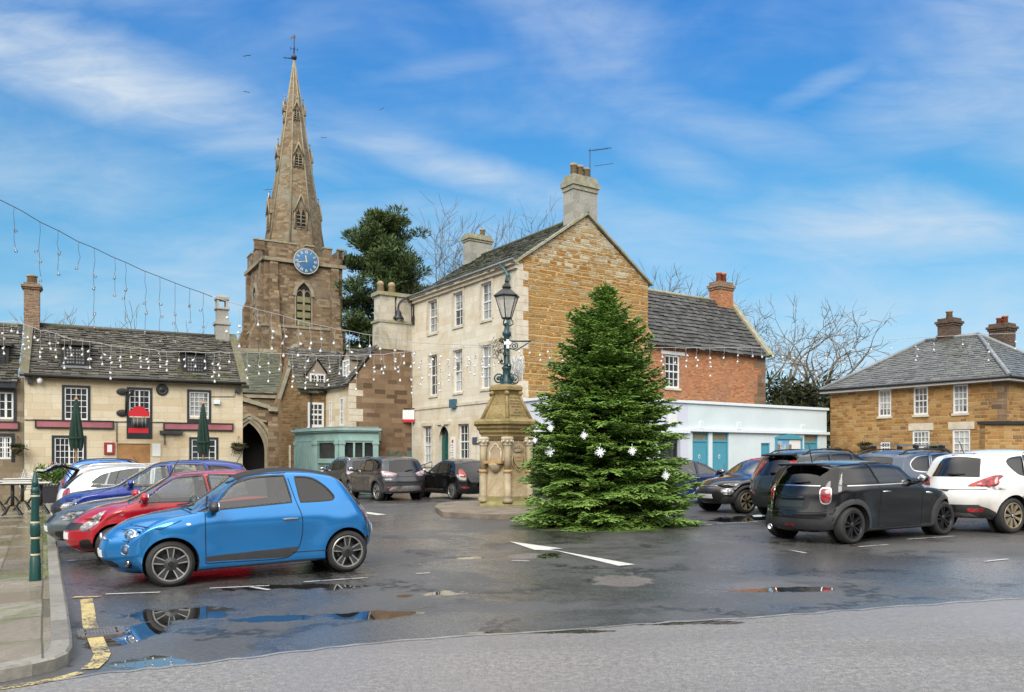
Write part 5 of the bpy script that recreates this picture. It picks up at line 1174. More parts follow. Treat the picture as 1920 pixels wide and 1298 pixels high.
# ---------------------------------------------------------------- trees
M['bark'] = simple('grey_brown_bark', (.12,.10,.075), .9, var=.3, scale=4, bump=.4)
M['twig'] = simple('grey_brown_twigs', (.16,.125,.085), .9, var=.25, scale=2)
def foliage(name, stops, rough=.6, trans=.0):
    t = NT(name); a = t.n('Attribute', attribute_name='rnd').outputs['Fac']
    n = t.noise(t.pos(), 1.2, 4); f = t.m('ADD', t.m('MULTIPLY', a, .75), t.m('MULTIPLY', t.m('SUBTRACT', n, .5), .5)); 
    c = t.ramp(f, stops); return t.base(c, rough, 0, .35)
M['spruce'] = foliage('spruce_needles', [(0,(.035,.072,.014)),(.35,(.088,.175,.03)),(.7,(.19,.305,.06)),(1,(.36,.45,.16))], .5)
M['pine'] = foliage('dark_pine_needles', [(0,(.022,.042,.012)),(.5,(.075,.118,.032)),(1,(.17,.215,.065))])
M['yew'] = foliage('olive_evergreen', [(0,(.012,.018,.006)),(.5,(.035,.042,.012)),(1,(.075,.075,.025))])
M['shrub'] = foliage('fresh_green_shrub', [(0,(.02,.06,.008)),(.5,(.07,.16,.02)),(1,(.15,.26,.04))])
def grow(mb, p, d, L, r, lev, rng, up=.12, spread=.65, kink=.22, nch=(2,4), keep=None):
    n = 4 if lev > 1 else 3; pts = [p]; rs_ = [r]; q = p.copy(); dd = d.copy(); e = []
    for k in range(n):
        dd = (dd+V((rng.gauss(0,kink), rng.gauss(0,kink), rng.gauss(0,kink)+up))*.55).normalized(); q = q+dd*L/n; pts.append(q.copy()); rs_.append(r*(1-.42*(k+1)/n)); e.append((q.copy(), dd.copy(), rs_[-1]))
    mb.tube(pts, rs_, 7 if lev > 3 else 4 if lev > 1 else 3, 0, cap=False)
    if lev == 0: return
    for k in range(rng.randint(*nch)):
        i = rng.choice((1,2,2,3,3)) if n == 4 else rng.choice((0,1,2,2)); q, dd, rr = e[min(i, n-1)]
        a, b = perp(dd); t = rng.random()*6.283; s = spread*rng.uniform(.7,1.3)
        nd_ = (dd*math.cos(s)+(a*math.cos(t)+b*math.sin(t))*math.sin(s)).normalized()
        grow(mb, q, nd_, L*rng.uniform(.62,.86), max(.028, rr*rng.uniform(.6,.8)), lev-1, rng, up, spread, kink, nch)
    q, dd, rr = e[-1]; grow(mb, q, dd, L*.8, rr*.9, lev-1, rng, up, spread, kink, nch)
def bare_tree(base, h, label, seed, lev=6, spread=.6, up=.1, r=.3, trunk=.28, lean=(0,0), nch=(2,3), kink=.22, group='bare winter trees', wide=1.0):
    rng = random.Random(seed); t = thing('bare_tree', base, label, 'tree', group); m = MB(); b = V(base); top = b+V((lean[0],lean[1],1)).normalized()*h*trunk
    tr = MB(); tr.tube([b-UP*.5, b.lerp(top,.5)+V((.1,.05,0)), top], [r*1.25, r*1.05, r*.95], 9, 0, cap=False)
    m = MB()
    for k in range(4):
        a = k*math.pi/2+rng.random(); s = rng.uniform(.25,.75); grow(m, top-UP*h*.03*k, V((math.cos(a)*math.sin(s), math.sin(a)*math.sin(s), math.cos(s))), h*.26, r*rng.uniform(.5,.7), lev-1, rng, up, spread, kink, nch)
    k_ = h/(max(q.z for q in m.v)-b.z)
    for g_ in (tr, m): g_.v = [b+V(((q.x-b.x)*(k_*.3+.7)*wide, (q.y-b.y)*(k_*.3+.7)*wide, (q.z-b.z)*k_)) for q in g_.v]
    tr.build('trunk', M['bark'], t, uv=False); m.build('crown', M['twig'], t, uv=False); return t
def gbase(px, Y): return V(((px-CXP)/F*Y, Y, gz((px-CXP)/F*Y)))
def tree_px(px, ytop, Y, label, seed, **k): return bare_tree(gbase(px, Y), P(px, ytop, Y).z, label, seed, **k)
B1 = dict(lev=6, nch=(2,2), kink=.32)
tree_px(836, 376, 88, 'tall bare tree behind the pale house, right of the pine', 4, spread=.62, up=.07, r=.62, trunk=.34, **B1)
tree_px(928, 378, 92, 'bare tree whose top shows above the rear chimney of pale house', 9, spread=.55, up=.1, r=.5, trunk=.5, **B1)
tree_px(1258, 486, 82, 'domed bare tree between stone gable and red chimney', 12, lev=6, nch=(1,3), kink=.3, spread=.6, up=.08, r=.42, trunk=.40)
tree_px(1446, 545, 70, 'bare tree just right of the red brick house', 15, lev=6, nch=(1,2), kink=.34, spread=.75, up=.04, r=.45, trunk=.30, wide=1.0)
tree_px(1530, 580, 62, 'wide low bare tree beside the hipped roof house', 21, lev=6, nch=(1,2), kink=.36, spread=.8, up=.0, r=.42, trunk=.36, lean=(.08,0), wide=1.0)
tree_px(275, 566, 64, 'bare tree showing over middle of the pub roof', 24, lev=5, nch=(1,2), kink=.3, spread=.6, up=.08, r=.3, trunk=.5, wide=1.0)
tree_px(24, 538, 58, 'bare tree showing over pub roof left of the brick chimney', 27, lev=5, nch=(1,2), kink=.3, spread=.5, up=.12, r=.26, trunk=.5)
tree_px(98, 572, 60, 'slight bare tree right of the pub brick chimney', 29, lev=5, nch=(1,2), kink=.3, spread=.6, up=.1, r=.2, trunk=.5, wide=1.2)
tree_px(444, 605, 66, 'small bare tree between pub gable and church tower', 31, lev=4, nch=(1,2), spread=.5, up=.12, r=.16, trunk=.55)
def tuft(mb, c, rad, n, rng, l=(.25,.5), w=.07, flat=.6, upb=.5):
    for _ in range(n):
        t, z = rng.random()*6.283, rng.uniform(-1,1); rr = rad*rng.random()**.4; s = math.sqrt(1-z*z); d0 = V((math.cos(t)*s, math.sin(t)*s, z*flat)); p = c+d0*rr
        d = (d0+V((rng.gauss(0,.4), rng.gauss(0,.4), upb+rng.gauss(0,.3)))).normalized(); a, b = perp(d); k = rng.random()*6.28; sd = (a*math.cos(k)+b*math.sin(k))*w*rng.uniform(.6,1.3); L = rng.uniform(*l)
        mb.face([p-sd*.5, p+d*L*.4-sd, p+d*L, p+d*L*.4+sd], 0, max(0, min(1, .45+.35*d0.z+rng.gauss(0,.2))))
# big dark pine behind the cottage
rng = random.Random(41); pb = gbase(719, 84); pt_ = thing('pine_tree', pb, 'large dark green pine with layered limbs behind the cottage', 'tree'); m = MB(); H = P(700, 400, 84).z
tp_ = [pb-UP*.5, pb+V((.2,0,H*.3)), pb+V((-.1,.2,H*.6)), pb+V((.2,0,H*.92))]; m.tube(tp_, [.75,.6,.4,.12], 10, cap=False); m.build('trunk', M['bark'], pt_)
m = MB(); lm = MB()
for k in range(150):
    f = rng.uniform(.24,1.0); z = H*f*.97; R0 = (4.7 if f < .86 else 4.7-2.9*(f-.86)/.14)*rng.uniform(.4,1.12); 
    if f < .55 and rng.random() < .35: continue
    t = rng.random()*6.283; a = pb+V((0,0,z-R0*.12)); e = pb+V((math.cos(t)*R0*1.0, math.sin(t)*R0, z+rng.uniform(-.4,.9))); mid = a.lerp(e,.55)+UP*rng.uniform(-.5,.4)
    lm.tube([a, mid, e], [.16,.1,.05], 5, cap=False)
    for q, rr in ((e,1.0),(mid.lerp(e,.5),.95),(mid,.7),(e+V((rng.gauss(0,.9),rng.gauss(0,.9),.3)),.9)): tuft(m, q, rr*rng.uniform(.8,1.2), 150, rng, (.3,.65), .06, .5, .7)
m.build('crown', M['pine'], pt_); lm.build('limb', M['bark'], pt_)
# dark evergreen masses at the foot of the right hand trees
for i, (px, Y, w, h, lab) in enumerate([(1480, 57, 4.2, 6.6, 'dark olive evergreen bush behind the toilet block'), (1542, 60, 3.4, 6.0, 'darker evergreen bush tucked against the hipped house')]):
    b = gbase(px, Y); t = thing('evergreen_bush', b, lab, 'bush', 'evergreen bushes behind the toilets'); m = MB(); rng = random.Random(60+i)
    for k in range(70):
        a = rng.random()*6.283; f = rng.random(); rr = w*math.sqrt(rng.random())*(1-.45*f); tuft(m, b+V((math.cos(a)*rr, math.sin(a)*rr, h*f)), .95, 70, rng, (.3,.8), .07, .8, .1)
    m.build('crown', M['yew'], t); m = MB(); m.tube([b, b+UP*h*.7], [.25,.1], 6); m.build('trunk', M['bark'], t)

# ---- the Christmas tree
front = G(1135, 997); TB = on(front.x*1.115, front.y+1.95); TH = P(1135, 533, TB.y).z-TB.z; TR = 165/F*TB.y*1.02
xt = thing('christmas_tree', TB, 'large green spruce Christmas tree with white star decorations', 'tree')
m = MB(); m.tube([TB-UP*.1, TB+UP*TH*.55, TB+UP*TH], [.16,.08,.012], 9); m.build('trunk', M['bark'], xt)
rng = random.Random(77); nd = MB(); tw = MB()
def sprig(p, d, up, L, w, r):
    """a short needled shoot: a flattened spindle of needles with a paler tip"""
    s = d.cross(up); s = s.normalized() if s.length > 1e-6 else perp(d)[0]; u = s.cross(d).normalized()
    a, b, c = p+d*L*.30, p+d*L*.72, p+d*L; w2 = w*.78
    ring = [(s*w, u*w*.55), (s*w2, u*w2*.5)]
    vs = [p, a+s*w, a+u*w*.6, a-s*w, a-u*w*.45, b+s*w2, b+u*w2*.6, b-s*w2, b-u*w2*.45, c]
    i = len(nd.v); nd.v += vs
    for f in ((0,1,2),(0,2,3),(0,3,4),(0,4,1)): nd.f.append(tuple(i+k for k in f)); nd.m.append(0); nd.r.append(max(0, r-.25)); nd.sm.append(False)
    for f in ((1,5,6,2),(2,6,7,3),(3,7,8,4),(4,8,5,1)): nd.f.append(tuple(i+k for k in f)); nd.m.append(0); nd.r.append(r); nd.sm.append(False)
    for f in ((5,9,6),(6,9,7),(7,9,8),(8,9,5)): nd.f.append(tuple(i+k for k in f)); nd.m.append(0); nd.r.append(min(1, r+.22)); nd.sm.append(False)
def prof(f):      # radius of the cone at a height fraction
    T = [(0,1.0),(.08,.97),(.19,.88),(.30,.80),(.41,.74),(.52,.67),(.63,.56),(.74,.45),(.85,.29),(.93,.13),(1,.02)]
    for (a, b), (c, d) in zip(T, T[1:]):
        if f <= c: return TR*(b+(d-b)*(f-a)/(c-a))
    return TR*.02
def bough(z, az, L, elev, drop, dens=1.0):
    """a branch with flat sprays of shoots either side, ends turned up"""
    d0 = V((math.cos(az), math.sin(az), 0)); side = V((-d0.y, d0.x, 0)); n = max(4, int(L/.10)); ctr = TB+UP*z; pts = []
    for k in range(n+1):
        t = k/n; r = L*t; pts.append(ctr+d0*r*math.cos(elev*(1-t*.6))+UP*(r*math.sin(elev)-drop*t*t+.22*L*max(0,t-.6)))
    tw.tube([pts[0], pts[n//2], pts[n]], [.022,.014,.005], 4, cap=False)
    for k in range(n+1):
        t = k/n
        if t < .30 and L > .7 and rng.random() < .55: continue
        d = (pts[min(n,k+1)]-pts[max(0,k-1)]).normalized(); sl = (.42*L*(1-t*.78)+.10)*rng.uniform(.7,1.1); sl = min(sl, .55)
        for s in (-1, 1):
            if rng.random() > dens: continue
            sd = (d*.75+side*s*.85+UP*rng.gauss(-.08,.12)).normalized(); m_ = max(1, int(sl/.085)); q = pts[k].copy()
            for j in range(m_):
                tt = j/m_; r = .28+.35*t+.15*tt+rng.gauss(0,.14)
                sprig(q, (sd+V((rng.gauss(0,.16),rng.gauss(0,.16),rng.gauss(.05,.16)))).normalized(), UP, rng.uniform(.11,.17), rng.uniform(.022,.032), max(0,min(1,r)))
                if rng.random() < .75:
                    for s2 in (-1,1): sprig(q, (sd*.7+d*.25*s2+sd.cross(UP)*.7*s2+UP*rng.gauss(-.05,.2)).normalized(), UP, rng.uniform(.08,.14), rng.uniform(.018,.026), max(0,min(1,r-.05)))
                q = q+sd*sl/m_+UP*rng.gauss(-.004,.012)
        sprig(pts[k], d, UP, .15, .028, max(0,min(1,.45+.35*t+rng.gauss(0,.12))))
az = 0; NB = 620; ladder = []
cum = [0]
for k in range(200): cum.append(cum[-1]+prof(k/200)+.22*TR)
for k in range(NB):
    q = cum[-1]*(k+rng.random())/NB; f = max(.02, min(.955, next(i for i in range(201) if cum[i] >= q or i == 200)/200))
    az += 2.39996+rng.gauss(0,.25); r = prof(f); L = r*rng.choice((rng.uniform(.85,1.08), rng.uniform(.85,1.08), rng.uniform(.55,.9)))
    bough(f*TH, az, max(.16, L), (.02+.55*f**1.3)+rng.gauss(0,.17), L*(.20*(1-f)+.02)*rng.uniform(.1,1.7))
for k in range(26):  # leader
    zz = TH*(.90+.10*k/26); a = k*2.4; sprig(TB+UP*zz, V((math.cos(a)*.6,math.sin(a)*.6,.9)).normalized(), UP, .12, .022, .4)
sprig(TB+UP*(TH-.12), UP, V((1,0,0)), .34, .014, .3)
print('spruce faces', len(nd.f))
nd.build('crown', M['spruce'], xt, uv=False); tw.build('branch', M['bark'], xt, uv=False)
# shed needles and moss ring on the tarmac
mr = MB(); pts = []
for k in range(60): a = 2*math.pi*k/60; rr = TR*1.05+.12*math.sin(k*1.7)+.08*math.sin(k*.6); q = on(TB.x+math.cos(a)*rr, TB.y+math.sin(a)*rr, .006); pts.append(q)
mr.face(pts); tag(mr.build('leaf_litter', M['grass']), kind='stuff')
# star decorations on it
M['star'] = simple('white_star_plastic', (.78,.82,.84), .3, var=.03)
def star_at(px, py, size, lab):
    ray = V(((px-CXP)/F, 1, (HY-py)/F)); zq = lambda Y: CAM_H+ray.z*Y
    Y = TB.y-TR*1.1; best = None
    while Y < TB.y+1:
        q = V((ray.x*Y, Y, zq(Y))); r = math.hypot(q.x-TB.x, q.y-TB.y)
        if r < prof(max(0,min(.99,(q.z-TB.z)/TH)))*1.0: best = q; break
        Y += .03
    q = best or V((ray.x*Y, Y, zq(Y))); out = (q-TB); out.z = 0; out = (out.normalized()+V((0,-1.4,0))).normalized(); A = UP.cross(out).normalized(); q = q+out*.1
    t = thing('star_decoration', q, lab, 'decoration', 'white stars on the Christmas tree'); m = MB(); s = size/F*q.y
    for k in range(4):
        a = math.pi*k/4+.2; d = A*math.cos(a)+UP*math.sin(a); n = out.cross(d); L = s*(1 if k % 2 == 0 else .8)
        m.prism([q-d*L, q-d*L*.4+n*.018, q+d*L*.4+n*.018, q+d*L, q+d*L*.4-n*.018, q-d*L*.4-n*.018], out*(.02+.003*k))
        for e in (-1, 1):
            for e2 in (-1, 1): b = q+d*L*.62*e+out*.004*(k+1); m.box(b, d*L*.26*e+n*L*.2*e2, n*.014, out*.016)
    m.build('arms', M['star'], t); m = MB(); m.tube([q+UP*s*1.0, q+UP*s*1.5], .006, 4); m.build('hanger', M['star'], t)
for (px, py, s, l) in [(1034,847,11,'white eight point star low on the left of the Christmas tree'), (1036,803,8,'small white star at the left edge of the Christmas tree'), (1096,817,8,'small white star left of centre on the Christmas tree'), (1125,848,11,'large white star in the middle of the Christmas tree'), (1183,846,9,'white star right of centre on the Christmas tree'), (1244,892,9,'white star low on the right of the Christmas tree'), (1008,826,6,'tiny white star farthest left on the Christmas tree')]: star_at(px, py, s, l)
# ---------------------------------------------------------------- cars: one shaped shell per car, cut into panels
def smooth01(x, a, b):
    t = max(0.0, min(1.0, (x-a)/(b-a))); return t*t*(3-2*t)
def catmull(pts, n):
    """dense smooth polyline through points, evenly spaced"""
    p = [V((a[0], a[1], 0)) for a in pts]; out = []
    for i in range(len(p)-1):
        p0, p1, p2, p3 = p[max(i-1,0)], p[i], p[i+1], p[min(i+2,len(p)-1)]
        a = (p2-p0)*.5; b = (p3-p1)*.5; L = (p2-p1).length
        if a.length > L: a = a.normalized()*L
        if b.length > L: b = b.normalized()*L
        for k in range(12):
            t = k/12; t2, t3 = t*t, t*t*t
            out.append(p1*(2*t3-3*t2+1)+a*(t3-2*t2+t)+p2*(-2*t3+3*t2)+b*(t3-t2))
    out.append(p[-1]); d = [0]
    for a, b in zip(out, out[1:]): d.append(d[-1]+(b-a).length)
    res = []; j = 0
    for k in range(n):
        s = d[-1]*k/(n-1)
        while j < len(d)-2 and d[j+1] < s: j += 1
        f = (s-d[j])/max(1e-9, d[j+1]-d[j]); q = out[j].lerp(out[j+1], f); res.append((q.x, q.y))
    return res
class Lin:
    def __init__(s, pts): s.p = pts
    def __call__(s, t):
        n = len(s.p)-1; f = max(0, min(1, t))*n; i = min(int(f), n-1); f -= i
        a, b = s.p[i], s.p[i+1]; return (a[0]+(b[0]-a[0])*f, a[1]+(b[1]-a[1])*f)
class Shell:
    """side outline inflated to a body; gives points for grid coordinates"""
    def __init__(s, d):
        s.d = d; s.top = Lin(catmull(d['top'], 160)); s.rear = Lin(catmull(d['rear'], 60)); s.front = Lin(catmull(d['front'], 60))
        s.W = d['W']/2; s.zb = d.get('belt', .9); s.tum = d.get('tum', .32); z0 = d['rear'][0][1]
        s.b0, s.b1 = d['rear'][0], d['front'][0]
        s.xr = min(p[0] for p in d['rear']); s.xf = max(p[0] for p in d['front'])
        s.bf, s.br = d.get('bow_f', .28), d.get('bow_r', .2)
        s.rt, s.rb, s.rf, s.rr = d.get('r_top', .1), .05, d.get('r_front', .2), d.get('r_rear', .14)
        s.wr = d['tyre']; s.ax = d['axles']
    def xz(s, u, w):
        T, B = s.top(u), (s.b0[0]+(s.b1[0]-s.b0[0])*u, s.b0[1]+(s.b1[1]-s.b0[1])*u); Rr, Fr = s.rear(w), s.front(w)
        c00, c10, c01, c11 = s.b0, s.b1, s.rear(1), s.front(1); o = []
        for i in (0, 1):
            o.append((1-w)*B[i]+w*T[i]+(1-u)*Rr[i]+u*Fr[i]-((1-u)*(1-w)*c00[i]+u*(1-w)*c10[i]+(1-u)*w*c01[i]+u*w*c11[i]))
        return o[0], o[1]
    def halfw(s, x, z):
        W = s.W
        dz = z-s.zb; W -= s.tum*max(0, dz)*smooth01(dz, -.05, .18)+.16*max(0, dz)**2*s.d.get('tum2', .6)
        lo = max(0, .55-z); W -= .22*lo*lo
        cz, cu, cd = s.d.get('crease', (s.zb-.12, .14, .04)); e = z-cz; W -= cu*math.log1p(math.exp(max(-40, min(40, e/.012))))*.012 if z < s.zb+.02 else cu*(s.zb+.02-cz); W -= cd*max(0, -e)
        f = s.d.get('taper', .06); L = s.xf-s.xr; t = (x-s.xr)/L
        W -= f*smooth01(t, .72, 1.0)+f*.9*smooth01(t, .26, 0.0)*.9 if t > .5 else f*.9*smooth01(.26-t, 0, .26)
        # shoulder line and wheel-arch swell
        W += s.d.get('shoulder', .02)*math.exp(-((z-s.zb+.10)/.07)**2)-s.d.get('scoop', .012)*math.exp(-((z-.52)/.14)**2)
        for ax in s.ax:
            r = math.hypot(x-ax, (z-s.wr)*1.0); W += s.d.get('flare', .03)*math.exp(-((r-s.wr*1.18)/.16)**2)
        return W
    def at(s, u, v, w):
        x, z = s.xz(u, w); tz = s.top(u)[1]; bz = s.b0[1]; H = tz-bz; L = s.xf-s.xr
        y = s.halfw(x, z)
        for dd, r in (((1-w)*H, s.rt), (w*H, s.rb), ((1-u)*L*.9, s.rf), (u*L*.9, s.rr)):
            if dd < r: y -= r-math.sqrt(max(0, r*r-(r-dd)**2))
        av = abs(v); y *= v
        k = smooth01(u, .5, 1.0)
        x -= s.bf*av**2.6*smooth01(x, s.xf-1.0, s.xf-.05)
        x += s.br*av**2.6*smooth01(-x, -(s.xr+.8), -(s.xr+.02))
        # windscreen bow
        ws = s.d['screen']; zz = smooth01(z, s.zb, s.zb+.25); x -= s.d.get('ws_bow', .12)*av**2*zz*smooth01(x, ws[0]-.5, ws[0])*w**4
        z -= s.d.get('crown', .05)*av*av*w**3
        return V((x, y, z))
def in_poly(p, poly):
    x, z = p; c = False; n = len(poly)
    for i in range(n):
        a, b = poly[i], poly[i-1]
        if (a[1] > z) != (b[1] > z) and x < (b[0]-a[0])*(z-a[1])/(b[1]-a[1])+a[0]: c = not c
    return c
def closed_smooth(pts, per=5):
    """rounded closed outline; points with a third value stay sharp"""
    n = len(pts); out = []
    for i in range(n):
        p0, p1, p2, p3 = (V((*pts[(i+k) % n][:2], 0)) for k in (-1, 0, 1, 2))
        s1, s2 = len(pts[i]) > 2, len(pts[(i+1) % n]) > 2
        L = (p2-p1).length
        def tg(a, b):
            t = (b-a)*.5
            return t.normalized()*L if t.length > L else t
        ta = (p2-p1) if s1 else tg(p0, p2); tb = (p2-p1) if s2 else tg(p1, p3)
        for k in range(per):
            t = k/per; t2, t3 = t*t, t*t*t
            q = p1*(2*t3-3*t2+1)+ta*(t3-2*t2+t)+p2*(-2*t3+3*t2)+tb*(t3-t2); out.append((q.x, q.y))
    return out
def inset(poly, d):
    n = len(poly); a = sum(poly[i-1][0]*poly[i][1]-poly[i][0]*poly[i-1][1] for i in range(n)); sg = 1 if a > 0 else -1; out = []
    for i in range(n):
        p0, p1, p2 = V((*poly[i-1], 0)), V((*poly[i], 0)), V((*poly[(i+1) % n], 0))
        e = (p2-p0)
        if e.length < 1e-9: out.append(poly[i]); continue
        e.normalize(); q = p1+V((-e.y, e.x, 0))*d*sg; out.append((q.x, q.y))
    return out

M['tyre'] = simple('tyre_rubber', (.022,.022,.022), .75, var=.3, scale=10)
M['alloy'] = simple('machined_alloy', (.50,.49,.46), .32, .85, var=.1, scale=10, dirt=(.2,.17,.13))
M['alloy_dark'] = simple('gunmetal_alloy', (.055,.058,.06), .4, .5, var=.15, scale=9)
M['alloy_silver'] = simple('silver_wheel', (.42,.42,.42), .35, .7, var=.2, scale=9, dirt=(.16,.13,.1))
M['alloy_bronze'] = simple('dusty_bronze_wheel', (.33,.27,.18), .45, .5, var=.2, scale=9)
M['wheel_black'] = simple('satin_black_wheel', (.018,.018,.02), .35, .3, var=.2, scale=9)
M['well'] = simple('wheel_well', (.006,.006,.006), .9)
M['trim'] = simple('black_car_trim', (.014,.014,.015), .38, var=.2, scale=8)
M['clad'] = simple('grey_black_cladding', (.035,.036,.038), .6, var=.2, scale=7)
M['fabric_roof'] = simple('black_fabric_roof', (.016,.016,.018), .8, var=.2, scale=20, bump=.2)
M['chrome'] = simple('chrome', (.75,.76,.77), .12, 1.0, var=.05)
M['interior'] = simple('car_interior', (.018,.018,.02), .7, var=.4, scale=5)
M['interior_pale'] = simple('pale_car_interior', (.16,.15,.14), .8, var=.3, scale=5)
M['plate'] = simple('blank_white_plate', (.72,.73,.74), .4, var=.03)
M['plate_dark'] = simple('blank_dark_plate', (.018,.028,.026), .5, var=.1)
def lamp_mat(name, col, deep, rough=.08):
    t = NT(name); mp = t.n('Mapping', {'Vector': t.obj()}); mp.inputs['Scale'].default_value = (26, 26, 26)
    mp.inputs['Scale'].default_value = (9, 9, 16)
    f = t.sstep(t.noise(mp.outputs[0], 1.0, 1), .38, .6); f2 = t.sstep(t.noise(t.obj(), 16, 1), .35, .7)
    c = t.mix(t.m('MULTIPLY', f, f2), deep, col); t.b.inputs['Coat Weight'].default_value = 1; t.b.inputs['Coat Roughness'].default_value = .02
    return t.base(c, rough+.15, .0, .6)
M['lamp_red'] = lamp_mat('red_lamp_lens', (.62,.012,.02), (.16,.004,.006))
M['lamp_clear'] = lamp_mat('clear_headlamp', (.80,.80,.80), (.14,.14,.15))
M['lamp_white'] = lamp_mat('white_lamp_glass', (.70,.66,.68), (.3,.22,.24))
M['lamp_dark'] = lamp_mat('smoked_headlamp', (.42,.42,.42), (.03,.03,.03))
M['lens'] = glass_see('lamp_lens_glass', (.9,.92,.92))
M['glass'] = glass_see('car_glass', (.70,.74,.73), 1.5, .05)
M['glass_dark'] = glass_see('privacy_glass', (.10,.105,.11), 1.5, .02)
M['glass_screen'] = glass_see('windscreen_glass', (.62,.66,.66), 1.7, .22)

RIMS = {}
def make_wheel(R0, rimr, width, style):
    """tyre and rim meshes, axle along Y, outer face at -Y"""
    key = (round(R0,3), style)
    if key in RIMS: return RIMS[key]
    hw = width/2; m = MB()
    m.lathe([(rimr-.01,-hw*.80),(rimr+.012,-hw*.93),(rimr+(R0-rimr)*.45,-hw),(R0-.035,-hw*.93),(R0-.012,-hw*.80),(R0,-hw*.55),(R0,hw*.55),(R0-.012,hw*.8),(R0-.04,hw*.93),(rimr+.01,hw*.9),(rimr-.01,hw*.8)], 44, axis='Y', cap=False)
    ty = m.build('tyre', M['tyre'], None, True, uv=False).data
    m = MB(); st = STY[style]; f = -hw*.82      # face plane
    # barrel and lip
    m.lathe([(rimr,f-.006),(rimr-.012,f-.008),(rimr-.022,f+.004),(rimr-.03,f+.05),(rimr-.035,hw*.6),(.02,hw*.6)], 44, axis='Y', mat=1, cap=False)
    m.lathe([(rimr+.003,f-.004),(rimr-.004,f-.010),(rimr-.016,f-.009),(rimr-.022,f+.001)], 44, axis='Y', mat=0 if st.get('lip', 1) else 1, cap=False)
    m.lathe([(.001,f-.002),(.03,f-.002),(.038,f+.006)], 18, axis='Y', mat=2)
    m.lathe([(.034,f-.003),(st['hub'],f+.012),(st['hub'],f+.06)], 20, axis='Y', mat=1, cap=False)
    # brake disc behind
    m.lathe([(.05,f+.09),(rimr*.62,f+.09),(rimr*.62,f+.1),(.05,f+.1)], 28, axis='Y', mat=3, cap=False)
    n = st['n']
    for k in range(n):
        a0 = 2*math.pi*k/n+math.pi/2+st.get('ph', 0)
        for (off0, off1, w0, w1, mt, dep) in st['sp']:
            ra, rb = st['hub']*.85, rimr-.012
            pts = []
            for (rr, off, w) in ((ra, off0, w0), (rb, off1, w1)):
                for sgn in (-1, 1):
                    t_ = off+sgn*w; pts.append((rr*math.cos(a0)-t_*math.sin(a0), rr*math.sin(a0)+t_*math.cos(a0)))
            q = [pts[0], pts[1], pts[3], pts[2]]
            ya, yb = f+.014+dep, f-.001+dep
            top = [V((p[0], ya if i < 2 else yb, p[1])) for i, p in enumerate(q)]
            m.prism(top, V((0,.045,0)), mt)
    ri = m.build('rim', [st['face'], st['back'], st['cap'], M['alloy_dark']], None, True, angle=40, uv=False).data
    for o in [o for o in COL.objects if o.data in (ty, ri)]: bpy.data.objects.remove(o)
    RIMS[key] = (ty, ri); return RIMS[key]
STY = {
 'five_split': dict(n=5, hub=.085, sp=[(0,0,.026,.044,1,.012),(-.022,-.046,.006,.008,0,0),(.022,.046,.006,.008,0,0)], face=M['alloy'], back=M['alloy_dark'], cap=M['trim'], ph=.0),
 'black_five': dict(n=5, hub=.06, sp=[(-.016,-.042,.013,.019,1,0),(.016,.042,.013,.019,1,0)], face=M['wheel_black'], back=M['wheel_black'], cap=M['trim'], ph=.15),
 'silver_five': dict(n=5, hub=.06, sp=[(-.018,-.034,.012,.018,0,0),(.018,.034,.012,.018,0,0)], face=M['alloy_silver'], back=M['alloy_dark'], cap=M['trim'], ph=.3),
 'bronze_nine': dict(n=9, hub=.05, sp=[(0,0,.012,.036,0,0)], face=M['alloy_bronze'], back=M['wheel_black'], cap=M['chrome'], ph=.1),
 'bronze_seven': dict(n=7, hub=.06, sp=[(0,0,.014,.03,0,0)], face=M['alloy_bronze'], back=M['wheel_black'], cap=M['trim'], ph=.2),
 'silver_ten': dict(n=10, hub=.06, sp=[(0,0,.012,.017,0,0)], face=M['alloy_silver'], back=M['wheel_black'], cap=M['alloy_silver'], ph=.2),
}

